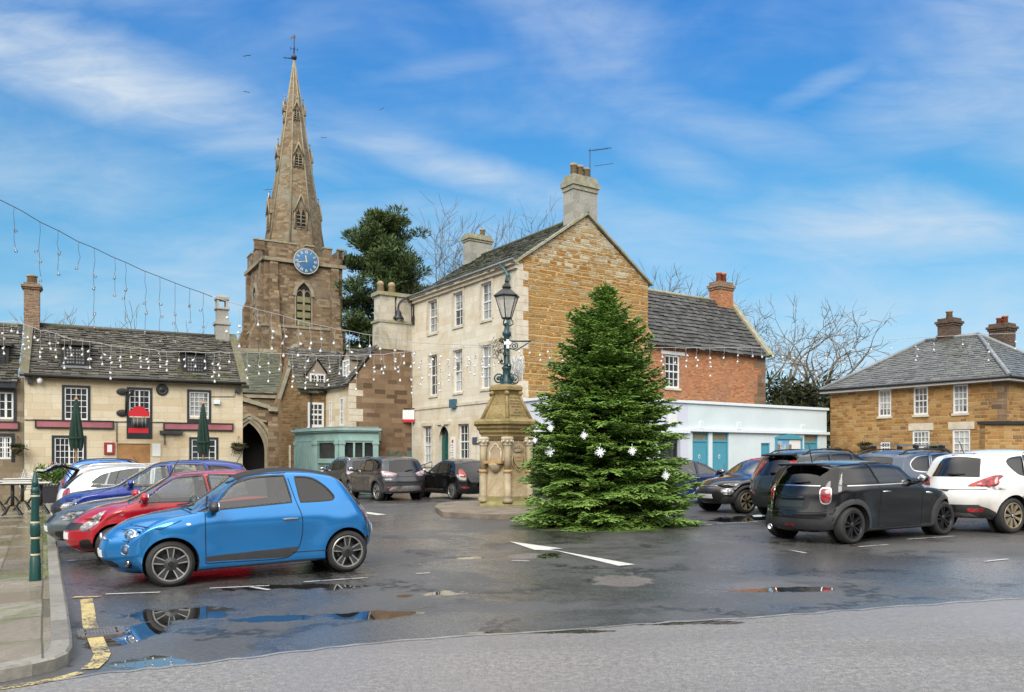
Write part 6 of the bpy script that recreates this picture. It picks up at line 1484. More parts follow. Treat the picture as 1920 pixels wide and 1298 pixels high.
def ray_patch(bvh, poly, frame, off, mats, name, parent, step=.06, bulge=0.0, mi=0, skirt=.012):
    """an outlined panel laid on the shell: outline (a, b) in the plane o + a*A + b*B, seen along -N"""
    o, A, B, N = frame
    bm = bmesh.new(); f = bm.faces.new([bm.verts.new((p[0], p[1], 0)) for p in poly])
    lo = [min(p[i] for p in poly) for i in (0, 1)]; hi = [max(p[i] for p in poly) for i in (0, 1)]
    for i in (0, 1):
        n = int((hi[i]-lo[i])/step)
        for k in range(1, n+1):
            c = [0,0,0]; c[i] = lo[i]+(hi[i]-lo[i])*k/(n+1); no = [0,0,0]; no[i] = 1
            bmesh.ops.bisect_plane(bm, geom=bm.verts[:]+bm.edges[:]+bm.faces[:], plane_co=c, plane_no=no)
    bm.verts.index_update(); w = [None]*len(bm.verts); ok = True
    P2 = [V((*p, 0)) for p in poly]
    last = None
    for v in bm.verts:
        st = o+A*v.co.x+B*v.co.y+N*3; h = bvh.ray_cast(st, -N, 8)
        q = h[0] if h[0] is not None else None
        b = 0
        if bulge:
            dmin = min((v.co-(a+(e-a)*max(0, min(1, (v.co-a).dot(e-a)/max(1e-12, (e-a).length_squared))))).length for a, e in zip(P2, P2[1:]+P2[:1]))
            b = bulge*math.sqrt(min(1, dmin/.04))
        w[v.index] = (q+(N*.5+h[1]*.5).normalized()*(off+b)) if q is not None else None
    good = [x for x in w if x is not None]
    if not good: bm.free(); return None
    for i, x in enumerate(w):
        if x is None:
            v = bm.verts; v.ensure_lookup_table(); c = v[i].co
            j = min((k for k in range(len(w)) if w[k] is not None), key=lambda k: (v[k].co-c).length); w[i] = w[j]
    m = MB(); nrm = A.cross(B).dot(N) > 0
    for f in bm.faces:
        ids = [v.index for v in f.verts]
        m.face([w[i] for i in (ids if nrm else ids[::-1])], mi, sm=True)
    if skirt:
        for e in bm.edges:
            if len(e.link_faces) == 1:
                a, b = w[e.verts[0].index], w[e.verts[1].index]
                m.face([a, b, b-N*(skirt+off), a-N*(skirt+off)], mi)
    bm.free()
    return m.build(name, mats, parent, True, uv=False, weld=True, angle=50)

def line_patch(bvh, pts, frame, width, off, mb, mi=0):
    """a thin strip following a line on the shell (shut lines, trims)"""
    o, A, B, N = frame; prev = None; dense = []
    for a, b in zip(pts, pts[1:]):
        n = max(1, int(math.hypot(b[0]-a[0], b[1]-a[1])/.06))
        for k in range(n): dense.append((a[0]+(b[0]-a[0])*k/n, a[1]+(b[1]-a[1])*k/n))
    dense.append(pts[-1])
    for i, p in enumerate(dense):
        q0, q1 = dense[max(0,i-1)], dense[min(len(dense)-1,i+1)]; d = V((q1[0]-q0[0], q1[1]-q0[1], 0))
        if d.length < 1e-9: continue
        d.normalize(); s = (-d.y*width/2, d.x*width/2); cur = []
        for sg in (-1, 1):
            h = bvh.ray_cast(o+A*(p[0]+s[0]*sg)+B*(p[1]+s[1]*sg)+N*3, -N, 8)
            if h[0] is None: cur = None; break
            cur.append(h[0]+(h[1]+N).normalized()*off)
        if cur and prev and (cur[0]-prev[0]).length < .35: mb.face([prev[0], cur[0], cur[1], prev[1]], mi, sm=True)
        prev = cur

SIDE = lambda s: (V((0,0,0)), V((1,0,0)), V((0,0,1)), V((0,s,0)))
REAR = (V((0,0,0)), V((0,1,0)), V((0,0,1)), V((-1,0,0)))
FRONT = (V((0,0,0)), V((0,1,0)), V((0,0,1)), V((1,0,0)))
def CORNER(s, front, ang=45):
    a = R(ang); N = V((math.cos(a) if front else -math.cos(a), s*math.sin(a), 0)); return (V((0,0,0)), V((0,0,1)).cross(N), V((0,0,1)), N)

def build_car(d, loc, heading, label, scale=1.0, group=None, category='car', name='parked_car'):
    S = Shell(d); nu, nw, nv = d.get('res', (64, 22, 14))
    us = [i/nu for i in range(nu+1)]; ws = [0.0]+[1-(1-i/nw)**1.0 for i in range(1, nw+1)]
    # exact columns and rows where the glass starts and stops
    tu = lambda x: min((k/400 for k in range(401)), key=lambda t: abs(S.top(t)[0]-x))
    def insert(arr, v):
        j = min(range(1, len(arr)-1), key=lambda k: abs(arr[k]-v)); arr[j] = v; arr.sort()
    sc0, sc1 = tu(d['screen'][1]), tu(d['screen'][0])       # top edge u, bottom edge u (front)
    insert(us, sc0); insert(us, sc1)
    tz = lambda z: min((k/200 for k in range(201)), key=lambda t: abs(S.rear(t)[1]-z))
    rw = None
    if d.get('rear_glass'):
        rw = (tz(d['rear_glass'][0]), tz(d['rear_glass'][1])); insert(ws, rw[0]); insert(ws, rw[1])
    # edge-dense v spacing
    vs_ = [-1+2*j/nv for j in range(nv+1)]; vs_ = [math.copysign(1-(1-abs(x))**1.5, x) for x in vs_]
    if d.get('screen_v', .9): 
        
        for e in (d.get('screen_v', .9), d.get('rear_w', .86)):
            j = min(range(1, nv), key=lambda k: abs(vs_[k]-e)); 
            if abs(vs_[j]-e) > 1e-6: vs_[j] = e; vs_[nv-j] = -e
        vs_.sort()
    bm = bmesh.new(); cache = {}
    # extra rows near top for the rounded edge
    ws = sorted(set(ws+[1-.02, 1-.045, .03])); us = sorted(set(us+[.012,.03,.985,.965]))
    def vert(u, v, w):
        k = (round(u,5), round(v,5), round(w,5))
        if k not in cache: cache[k] = bm.verts.new(S.at(u, v, w))
        return cache[k]
    lay = bm.faces.layers.int.new('reg')
    lu, lv, lw = (bm.faces.layers.float.new(n) for n in ('fu', 'fv', 'fw'))
    def quad(q, reg):
        try: f = bm.faces.new([vert(*p) for p in q])
        except ValueError: return
        f[lay] = reg; f.smooth = True
        f[lu] = (q[0][0]+q[2][0])/2; f[lv] = (q[0][1]+q[2][1])/2; f[lw] = (q[0][2]+q[2][2])/2
    SD, TOP, BOT, RE, FR = 1, 2, 3, 4, 5
    for a, b in zip(us, us[1:]):
        for c, e in zip(ws, ws[1:]):
            quad([(a,-1,c),(b,-1,c),(b,-1,e),(a,-1,e)], SD); quad([(b,1,c),(a,1,c),(a,1,e),(b,1,e)], SD)
        for c, e in zip(vs_, vs_[1:]):
            quad([(a,c,1),(b,c,1),(b,e,1),(a,e,1)], TOP); quad([(a,e,0),(b,e,0),(b,c,0),(a,c,0)], BOT)
    for c, e in zip(vs_, vs_[1:]):
        for a, b in zip(ws, ws[1:]):
            quad([(0,e,a),(0,c,a),(0,c,b),(0,e,b)], RE); quad([(1,c,a),(1,e,a),(1,e,b),(1,c,b)], FR)
    bm.normal_update(); ref = bm.copy(); refb = BVHTree.FromBMesh(ref); ref.faces.ensure_lookup_table()
    # cut outlines into the sides
    polys = {}
    for k, p in d.get('windows', {}).items(): polys['win_'+k] = closed_smooth(p)
    for k, p in d.get('doors', {}).items(): polys['door_'+k] = closed_smooth(p)
    for k, p in d.get('side_clad', {}).items(): polys['clad_'+k] = p
    arch = [[(ax+S.wr*d.get('arch', 1.14)*math.cos(2*math.pi*k/28), S.wr+.01+S.wr*d.get('arch', 1.14)*math.sin(2*math.pi*k/28)) for k in range(28)] for ax in S.ax]
    for i, p in enumerate(arch): polys['arch_%d' % i] = p
    trimw = d.get('trimw', .022)
    for k in list(polys):
        if k.startswith('win_'): polys['trim_'+k] = inset(polys[k], -trimw)
    for k, p in polys.items():
        n = len(p)
        for i in range(n):
            a, b = p[i-1], p[i]; L = math.hypot(b[0]-a[0], b[1]-a[1])
            if L < 1e-5: continue
            lo = (min(a[0],b[0])-.02, min(a[1],b[1])-.02); hi = (max(a[0],b[0])+.02, max(a[1],b[1])+.02); fs = []
            for f in bm.faces:
                if f[lay] != SD: continue
                xs = [v.co.x for v in f.verts]; 
                if max(xs) < lo[0] or min(xs) > hi[0]: continue
                zs = [v.co.z for v in f.verts]
                if max(zs) < lo[1] or min(zs) > hi[1]: continue
                fs.append(f)
            if not fs: continue
            es = {e for f in fs for e in f.edges}; vv = {v for f in fs for v in f.verts}
            bmesh.ops.bisect_plane(bm, geom=list(vv)+list(es)+fs, plane_co=(a[0],0,a[1]), plane_no=((b[1]-a[1])/L, 0, -(b[0]-a[0])/L), dist=.0008)
    # sort every face into the panel it belongs to
    groups = {}
    mats = dict(body=d['paint'])
    roofm = d.get('roof_paint')
    sv = d.get('screen_v', .9)
    for f in bm.faces:
        c = f.calc_center_median(); r = f[lay]; key = 'body'; mat = d['paint']
        if r == SD:
            p = (c.x, c.z); s = 'L' if c.y > 0 else 'R'; hit = None
            if any(in_poly(p, a) for a in arch): continue
            for k, q in polys.items():
                if k.startswith('win_') and in_poly(p, q): hit = k
            if hit: key = hit+'_'+s
            else:
                tr = any(k.startswith('trim_') and in_poly(p, q) for k, q in polys.items())
                dr = next((k for k, q in polys.items() if k.startswith('door_') and in_poly(p, q)), None)
                cl = any(k.startswith('clad_') and in_poly(p, q) for k, q in polys.items())
                if tr: key = 'window_trim_'+s; mat = d.get('win_trim', M['trim'])
                elif dr: key = dr+'_'+s; mat = M['clad'] if cl else d['paint']
                elif cl: key = 'cladding'; mat = d.get('clad_mat', M['clad'])
                elif d.get('roof_line') and c.z > d['roof_line'](c.x) : key = 'roof'; mat = roofm
                elif d.get('black_pillars') and c.z > S.zb+.04 and c.x < d['screen'][0]-.02 and c.z < d['black_pillars']: key = 'pillar'; mat = M['trim']
        elif r == BOT: key = 'underside'; mat = M['well']
        elif r == TOP:
            if sc0 < f[lu] < sc1 and abs(f[lv]) < sv: key = 'windscreen'
            elif roofm and f[lu] < sc0: key = 'roof'; mat = roofm
        elif r == RE:
            if rw and rw[0] < f[lw] < rw[1] and abs(f[lv]) < d.get('rear_w', .86): key = 'rear_window'
            else:
                for (z0, z1, mt, nm) in d.get('rear_bands', []):
                    if z0 <= c.z < z1: key, mat = nm, mt
        elif r == FR:
            for (z0, z1, mt, nm) in d.get('front_bands', []):
                if z0 <= c.z < z1: key, mat = nm, mt
        groups.setdefault(key, []).append((f, mat))
    root = bpy.data.objects.new(name, None); COL.objects.link(root); tag(root, label, category, group)
    fwd = V((math.cos(heading), math.sin(heading), 0)); fwd = (fwd-GUP*fwd.dot(GUP)).normalized(); lat = GUP.cross(fwd)
    Mx = Matrix((fwd, lat, GUP)).transposed().to_4x4()
    root.matrix_world = Matrix.Translation(loc) @ Mx @ Matrix.Scale(scale, 4)
    xc = (S.ax[0]+S.ax[1])/2
    sh = V((-xc, 0, 0))
    def emit(key, lst, nm, parent, dy=0.0):
        idx = {}; vsx = []; fs = []; ms = []; mt_list = []
        for f, mt in lst:
            if mt not in mt_list: mt_list.append(mt)
            ids = []
            for v in f.verts:
                if v not in idx: idx[v] = len(vsx); vsx.append(v.co.copy())
                ids.append(idx[v])
            fs.append(ids); ms.append(mt_list.index(mt))
        me = bpy.data.meshes.new(nm)
        nrm = []
        for p in vsx:
            h = refb.find_nearest(p)
            f = ref.faces[h[2]]; wts = poly_3d_calc([v.co for v in f.verts], h[0]); n = V((0,0,0))
            for wt, v in zip(wts, f.verts): n += v.normal*wt
            nrm.append(n.normalized())
        me.from_pydata([p+sh-n*dy for p, n in zip(vsx, nrm)], [], fs)
        for m_ in mt_list: me.materials.append(m_)
        me.polygons.foreach_set('material_index', ms); me.polygons.foreach_set('use_smooth', [True]*len(fs)); me.update()
        me.normals_split_custom_set_from_vertices(nrm)
        return link_mesh(nm, me, parent)
    ref.normal_update()
    wing = {}
    for key, lst in groups.items():
        if key.startswith('win_'):
            g = M['glass_dark'] if any(t in key for t in d.get('dark', ())) else M['glass']
            emit(key, [(f, g) for f, _ in lst], 'window', root, .008)
        elif key == 'windscreen': emit(key, [(f, M['glass_screen']) for f, _ in lst], 'windscreen', root, .004)
        elif key == 'rear_window': emit(key, [(f, M['glass_dark'] if 'rear' in d.get('dark', ()) else M['glass']) for f, _ in lst], 'rear_window', root, .006)
        elif key.startswith('door_'):
            o = emit(key, lst, 'door', root); wing[key] = o
        elif key.startswith('window_trim'): emit(key, lst, 'window_trim', root)
        else: emit(key, lst, key, root)
    # a copy of the shell, moved to the axle frame, to lay small parts on
    for v in ref.verts: v.co += sh
    bvh = BVHTree.FromBMesh(ref); X = -xc
    fx = lambda pts: [(p[0]+X, p[1]) for p in pts]
    # wheel wells
    for ax, p in zip(S.ax, arch):
        for s in (-1, 1):
            m = MB(); ring = []
            for k in range(29):
                q = p[k % 28]; 
                if q[1] < d['rear'][0][1]-.06: ring.append(None); continue
                h = bvh.ray_cast(V((q[0]+X, s*3, max(q[1], d['rear'][0][1]+.012))), V((0,-s,0)), 3)
                ring.append((h[0].y if h[0] else s*S.W*.93, q))
            for a, b in zip(ring, ring[1:]):
                if a and b: m.face([(a[1][0]+X,a[0],a[1][1]), (b[1][0]+X,b[0],b[1][1]), (b[1][0]+X,s*(S.W-.32),b[1][1]), (a[1][0]+X,s*(S.W-.32),a[1][1])], 0, sm=True)
            m.face([(q[0]+X, s*(S.W-.3), q[1]) for q in p]); m.build('wheel_well', M['well'], root, True, uv=False)
    if d.get('lip'):
        wdt, mt = d['lip']
        for ax in S.ax:
            for s in (-1, 1):
                prev = None; m = MB()
                for k in range(41):
                    a = -.55+(math.pi+1.1)*k/40; cur = []
                    for rr in (S.wr*d.get('arch',1.14)-.004, S.wr*d.get('arch',1.14)+wdt*.5, S.wr*d.get('arch',1.14)+wdt):
                        px_, pz_ = ax+X+rr*math.cos(a), S.wr+.01+rr*math.sin(a)
                        h = bvh.ray_cast(V((px_, s*3, pz_)), V((0,-s,0)), 3); cur.append(h[0]+V((0,s*(.014 if len(cur) < 2 else .001),0)) if h[0] and pz_ > d['rear'][0][1] else None)
                    if None in cur: cur = None
                    if cur and prev:
                        for i in (0, 1): m.face([prev[i], cur[i], cur[i+1], prev[i+1]], sm=True)
                    prev = cur
                m.build('arch_lip', mt, root, True, uv=False, weld=True)
    ty, ri = make_wheel(S.wr, d.get('rim', S.wr*.72), d.get('tyre_w', .2), d['style'])
    for ax in S.ax:
        for s in (-1, 1):
            wz = V((ax+X, s*(S.W-.125+d.get('wheel_out', .0)), S.wr))
            e = bpy.data.objects.new('wheel', None); COL.objects.link(e); e.parent = root; e.location = wz
            if s > 0: e.rotation_euler = (0, 0, math.pi)
            if ax == max(S.ax) and d.get('steer'): e.rotation_euler.z += d['steer']
            link_mesh('tyre', ty, e); link_mesh('rim', ri, e)
    # shut lines and trims
    m = MB()
    for s in (-1, 1):
        for k, q in polys.items():
            if k.startswith('door_'): line_patch(bvh, fx(q+q[:1]), SIDE(s), .010, .0025, m)
        for q in d.get('lines', []): line_patch(bvh, fx(q), SIDE(s), .010, .0025, m)
    for q in d.get('rear_lines', []): line_patch(bvh, q, REAR, .012, .003, m)
    if m.f: m.build('shut_line', M['well'], root, True, uv=False)
    if d.get('chrome_lines'):
        m = MB()
        for s in (-1, 1):
            for q in d['chrome_lines']: line_patch(bvh, fx(q), SIDE(s), .016, .006, m)
        for q in d.get('rear_chrome', []): line_patch(bvh, q, REAR, .016, .006, m)
        m.build('chrome_strip', M['chrome'], root, True, uv=False)
    for s in (-1, 1):
        for q in d.get('handles', []):
            h = bvh.ray_cast(V((q[0]+X, s*3, q[1])), V((0,-s,0)), 3)
            if h[0]:
                mb = MB(); mb.tube([h[0]+V((-.10,s*.004,0)), h[0]+V((-.085,s*.03,.0)), h[0]+V((0,s*.034,.004)), h[0]+V((.085,s*.03,0)), h[0]+V((.10,s*.004,0))], .012, 8)
                own = next((o for k, o in wing.items() if k.endswith('L' if s > 0 else 'R') and in_poly(q, polys[k[:-2]])), root)
                mb.build('handle', d.get('handle_mat', d['paint']), own, True, uv=False)
        if d.get('mirror'):
            q = d['mirror']; h = bvh.ray_cast(V((q[0]+X, s*3, q[1])), V((0,-s,0)), 3)
            if h[0]:
                b = h[0]; mb = MB(); c = b+V((.02,s*.15,.07)); mm = d.get('mirror_mat', d['paint'])
                mb.tube([b+V((.02,-s*.03,-.015)), b+V((.02,s*.05,.0)), c+V((0,-s*.03,-.04))], [.03,.025,.03], 8, 1)
                mb.ball(c, .1, 14, 10, 0, sc3=(.72,1.12,.78)); mr = mb.build('mirror', [mm, M['trim']], root, True, uv=False)
                g = MB(); g.ball(c+V((-.052,0,0)), .08, 12, 6, 0, sc3=(.28,1.08,.78)); g.build('mirror_glass', M['chrome'], mr, True, uv=False)
    for (nm, base, z, ra, rz, az, el, mt, rmt) in d.get('discs', []):
        for s in (-1, 1):
            N = V((math.cos(R(az))*math.cos(R(el)), s*math.sin(R(az))*math.cos(R(el)), math.sin(R(el)))); c0 = V((base[0]+X, s*base[1], z))
            h = bvh.ray_cast(c0+N*2, -N, 5)
            if not h[0]: continue
            A = UP.cross(N).normalized(); Bq = N.cross(A); T = Matrix((A*ra, Bq*rz, N*ra)).transposed().to_4x4(); T.translation = h[0]
            mb = MB(); mb.lathe([(1.0,-.45),(1.0,.10),(.97,.16),(.90,.18),(.86,.10),(.82,-.1),(.5,-.32),(.001,-.36)], 26, mat=0, cap=False); mb.xform(T); hl = mb.build(nm, [rmt], root, True, uv=False)
            mb = MB(); mb.lathe([(.86,.10),(.7,.16),(.45,.21),(.2,.235),(.001,.24)], 26, cap=False); mb.xform(T); mb.build('lens', M['lens'], hl, True, uv=False)
            mb = MB(); mb.lathe([(.84,-.05),(.6,-.2),(.42,-.24),(.40,.02),(.2,.07),(.001,.08)], 22, cap=False); mb.xform(T); mb.build('reflector', mt, hl, True, uv=False)
    # lamps, plates, grilles and badges: outlines laid on the shell
    for (nm, frm, pts, mt, off, bulge, both, ring) in d.get('decals', []):
        for s in ((-1, 1) if both else (1,)):
            if frm == 'side': fr, pp = SIDE(s), fx(pts)
            elif frm == 'rear': fr, pp = REAR, [(p[0]*s, p[1]) for p in pts]
            elif frm == 'front': fr, pp = FRONT, [(p[0]*s, p[1]) for p in pts]
            else:
                fr = CORNER(s, frm[0] == 'f', frm[1]); sgn = 1 if (frm[0] == 'f') == (s > 0) else -1
                A = fr[1]; pp = [(A.x*(p[0][0]+X)+A.y*s*p[0][1], p[1]) if hasattr(p[0], '__len__') else (p[0]*sgn, p[1]) for p in pts]
            pp = closed_smooth(pp, 5) if ring != 'sharp' else [tuple(p[:2]) for p in pp]
            par = root
            if ring and ring != 'sharp':
                par = ray_patch(bvh, inset(pp, -ring[0]), fr, max(.002, off-.004), ring[1], nm, root, skirt=.02); 
                if par is None: continue
                ray_patch(bvh, pp, fr, off+.003, mt, 'lens', par, bulge=bulge, skirt=.02)
            else: ray_patch(bvh, pp, fr, off, mt, nm, par, bulge=bulge)
    # cabin
    b = d.get('cabin', None)
    if b:
        x0, x1, zf, zh = b; m = MB(); Wc = S.W-.2
        m.cbox(((x0+x1)/2+X, 0, zf-.02), (x1-x0, Wc*2, .04))
        for yy in (-.36, .36):
            xs = d.get('seat_x', x0+(x1-x0)*.52)+X
            m.prism([(xs-.05,yy-.24,zf+.1),(xs+.5,yy-.24,zf+.16),(xs+.5,yy-.24,zf+.34),(xs+.05,yy-.24,zf+.3),(xs-.16,yy-.24,zh-.2),(xs-.28,yy-.24,zh-.22)], (0,.48,0))
            m.prism([(xs-.2,yy-.13,zh-.19),(xs-.11,yy-.13,zh-.19),(xs-.16,yy-.13,zh+.02),(xs-.25,yy-.13,zh+.01)], (0,.26,0))
        xr_ = x0+X+.1; m.prism([(xr_,-Wc+.08,zf+.1),(xr_+.55,-Wc+.08,zf+.15),(xr_+.55,-Wc+.08,zf+.32),(xr_+.16,-Wc+.08,zf+.3),(xr_-.02,-Wc+.08,zh-.26),(xr_-.12,-Wc+.08,zh-.26)], (0,2*Wc-.16,0))
        m.prism([(x1+X-.42,-Wc,zf+.25),(x1+X-.05,-Wc,zf+.25),(x1+X+.05,-Wc,S.zb-.02),(x1+X-.2,-Wc,S.zb+.0),(x1+X-.38,-Wc,S.zb-.08)], (0,2*Wc,0))
        i_ = m.build('interior', M['interior'], root, True, uv=False)
        m = MB(); c = V((x1+X-.5,-.36,S.zb-.03)); n1 = V((.42,0,-.3)).normalized(); a_, b_ = perp(n1)
        m.tube([c+(a_*math.cos(2*math.pi*k/24)+b_*math.sin(2*math.pi*k/24))*.18 for k in range(25)], .014, 6); m.tube([c-a_*.17, c+a_*.17], .015, 5); m.build('steering_wheel', M['trim'], i_, True, uv=False)
    bm.free(); ref.free()
    for fn in d.get('extras', []): fn(root, bvh, X, S)
    return root
# ---------------------------------------------------------------- the cars in the square
def lampc(x, y, z, ra, rz, ang, front, n=14):
    a = R(ang); s, c = math.sin(a), math.cos(a)*(1 if front else -1); o = []
    for k in range(n):
        t = 2*math.pi*k/n; da, dz = ra*math.cos(t), rz*math.sin(t); o.append(((x-s*da, y+c*da), z+dz))
    return o
def lampp(x, y, ang, front, pts):
    a = R(ang); s, c = math.sin(a), math.cos(a)*(1 if front else -1)
    return [((x-s*p[0], y+c*p[0]), p[1])+tuple(p[2:]) for p in pts]
_cs = closed_smooth
def closed_smooth(pts, per=5):
    return _cs(pts, per)
def rect(x0, x1, z0, z1): return [(x0,z0,1),(x1,z0,1),(x1,z1,1),(x0,z1,1)]
BLUE = paint('metallic_azure_paint', (.012,.19,.50), .5, .2)
PB = {k: paint(*v) for k, v in dict(
    red=('bright_red_paint', (.36,.004,.014), 0, .28), grey=('flat_grey_paint', (.085,.105,.12), .3, .3), indigo=('deep_indigo_paint', (.018,.04,.25), .35, .26),
    white=('white_car_paint', (.72,.74,.75), 0, .3), black=('black_car_paint', (.003,.003,.0035), 0, .12, .9), char=('charcoal_paint', (.045,.047,.054), .5, .28),
    plum=('slate_plum_paint', (.04,.042,.06), .5, .28), navyb=('steel_blue_paint', (.06,.08,.12), .5, .28), green=('dark_green_grey_paint', (.028,.037,.04), .4, .28),
    azure=('van_blue_paint', (.04,.19,.60), .1, .3), roofred=('roof_red_paint', (.42,.03,.03), 0, .3), dkblue=('navy_blue_paint', (.012,.03,.13), .3, .28)).items()}
PB['dirty'] = paint('mud_splashed_white_paint', (.74,.75,.74), 0, .32, dirt=(.36,.27,.15), dirt_amt=.85)

# sky blue small convertible
def fiat_bits(root, bvh, X, S):
    m = MB()
    for s in (-1, 1):   # sill blade
        m.prism([(.98+X, s*(S.W-.12), .19), (2.42+X, s*(S.W-.12), .19), (2.42+X, s*(S.W-.06), .2), (.98+X, s*(S.W-.06), .2)], (0,0,.02))
    m.build('sill', M['trim'], root, True, uv=False)
    m = MB()
    for y in (-.32, .12): m.tube([(2.66+X,y,.985), (2.60+X,y+.3,1.01), (2.57+X,y+.55,1.03)], .011, 5)
    m.build('wiper', M['trim'], root, True, uv=False)
    m = MB(); m.tube([(3.58+X,-.30,.62),(3.615+X,-.15,.618),(3.625+X,0,.62),(3.615+X,.15,.618),(3.58+X,.30,.62)], .012, 6); m.lathe([(.001,-.01),(.055,-.008),(.05,.015),(.001,.02)], 16, (3.625+X,0,.625), 'X'); m.build('front_badge', M['chrome'], root, True, uv=False)
fiat = dict(L=3.57, W=1.63, paint=BLUE, roof_paint=M['fabric_roof'], tyre=.292, rim=.222, axles=(.56,2.86), style='five_split', tyre_w=.195, belt=.93, tum=.34, tum2=.7, taper=.10, flare=.035, bow_f=.29, bow_r=.17, r_front=.18, r_rear=.18, r_top=.12, shoulder=.0, res=(84,28,18),
  rear=[(.14,.20),(.03,.36),(.0,.52),(.03,.68),(.12,.86),(.30,1.09),(.50,1.30),(.68,1.405)],
  top=[(.68,1.405),(.98,1.462),(1.32,1.485),(1.65,1.465),(1.97,1.385),(2.25,1.19),(2.56,.99),(2.74,.955),(3.03,.91),(3.30,.84),(3.49,.735)],
  front=[(3.45,.17),(3.59,.28),(3.655,.40),(3.65,.52),(3.60,.64),(3.49,.735)], ws_bow=.2, screen=(2.60,1.99), screen_v=.88, rear_glass=(1.0,1.27), rear_w=.8, dark=('quarter','rear'),
  rear_bands=[(.94,1.5,M['fabric_roof'],'rear_hood')],
  windows=dict(front=[(2.53,.955,1),(2.32,1.11),(2.06,1.275),(1.80,1.355),(1.40,1.375,1),(1.33,1.025,1)], quarter=[(1.24,1.355,1),(1.02,1.325),(.86,1.22),(.74,1.075),(.78,1.035),(1.20,1.02,1)]),
  side_clad=dict(stripe=[(2.44,.29),(1.40,.27),(1.30,.335),(1.25,.41),(2.44,.36)]),
  doors=dict(a=[(2.45,.27,1),(2.45,.93,1),(2.30,1.16),(2.05,1.315),(1.78,1.395),(1.36,1.415,1),(1.27,1.03),(1.20,.80),(1.21,.52),(1.29,.34),(1.46,.26)]),
  lines=[[(3.30,.79),(2.98,.74),(2.74,.84),(2.62,.97)], [(.18,.72),(.30,.60),(.30,.58)], [(.86,.335),(1.34,.335)], [(3.25,.56),(3.40,.60)]], handles=[(1.36,.795)], handle_mat=M['lead'], mirror=(2.34,.93), mirror_mat=M['alloy_dark'],
  cabin=(.75,2.62,.28,1.28), seat_x=1.45, steer=-.06, extras=[fiat_bits],
  crease=(.80,.22,.05), discs=[('headlight',(3.46,.63),.675,.105,.11,40,12,M['chrome'],M['chrome']), ('driving_lamp',(3.50,.62),.487,.095,.066,36,2,M['lamp_white'],M['chrome']), ('fog_lamp',(3.54,.58),.315,.07,.07,28,0,M['chrome'],M['trim'])],
  decals=[('side_repeater','side',[(2.63,.79),(2.655,.80),(2.68,.79),(2.655,.78)],M['lamp_clear'],.006,.004,True,(.006,M['chrome'])),
   ('tail_light',('r',52),lampp(.14,.66,52,False,[(-.07,.90),(-.02,.88),(.05,.74),(.05,.67),(-.02,.66),(-.06,.74)]),M['lamp_red'],.005,.018,True,None),
   ('number_plate','front',rect(-.2,.2,.38,.47),M['plate'],.012,0,False,'sharp'), ('lower_grille','front',[(-.34,.25),(.34,.25),(.38,.3),(.33,.34),(-.33,.34),(-.38,.3)],M['trim'],.004,0,False,None),
   ('rear_valance',('r',60),lampp(.16,.68,60,False,[(-.12,.30),(.06,.26),(.06,.4),(-.08,.5)]),M['trim'],.004,0,True,None), ('rear_plate','rear',rect(-.26,.26,.52,.63),M['plate'],.01,0,False,'sharp')])

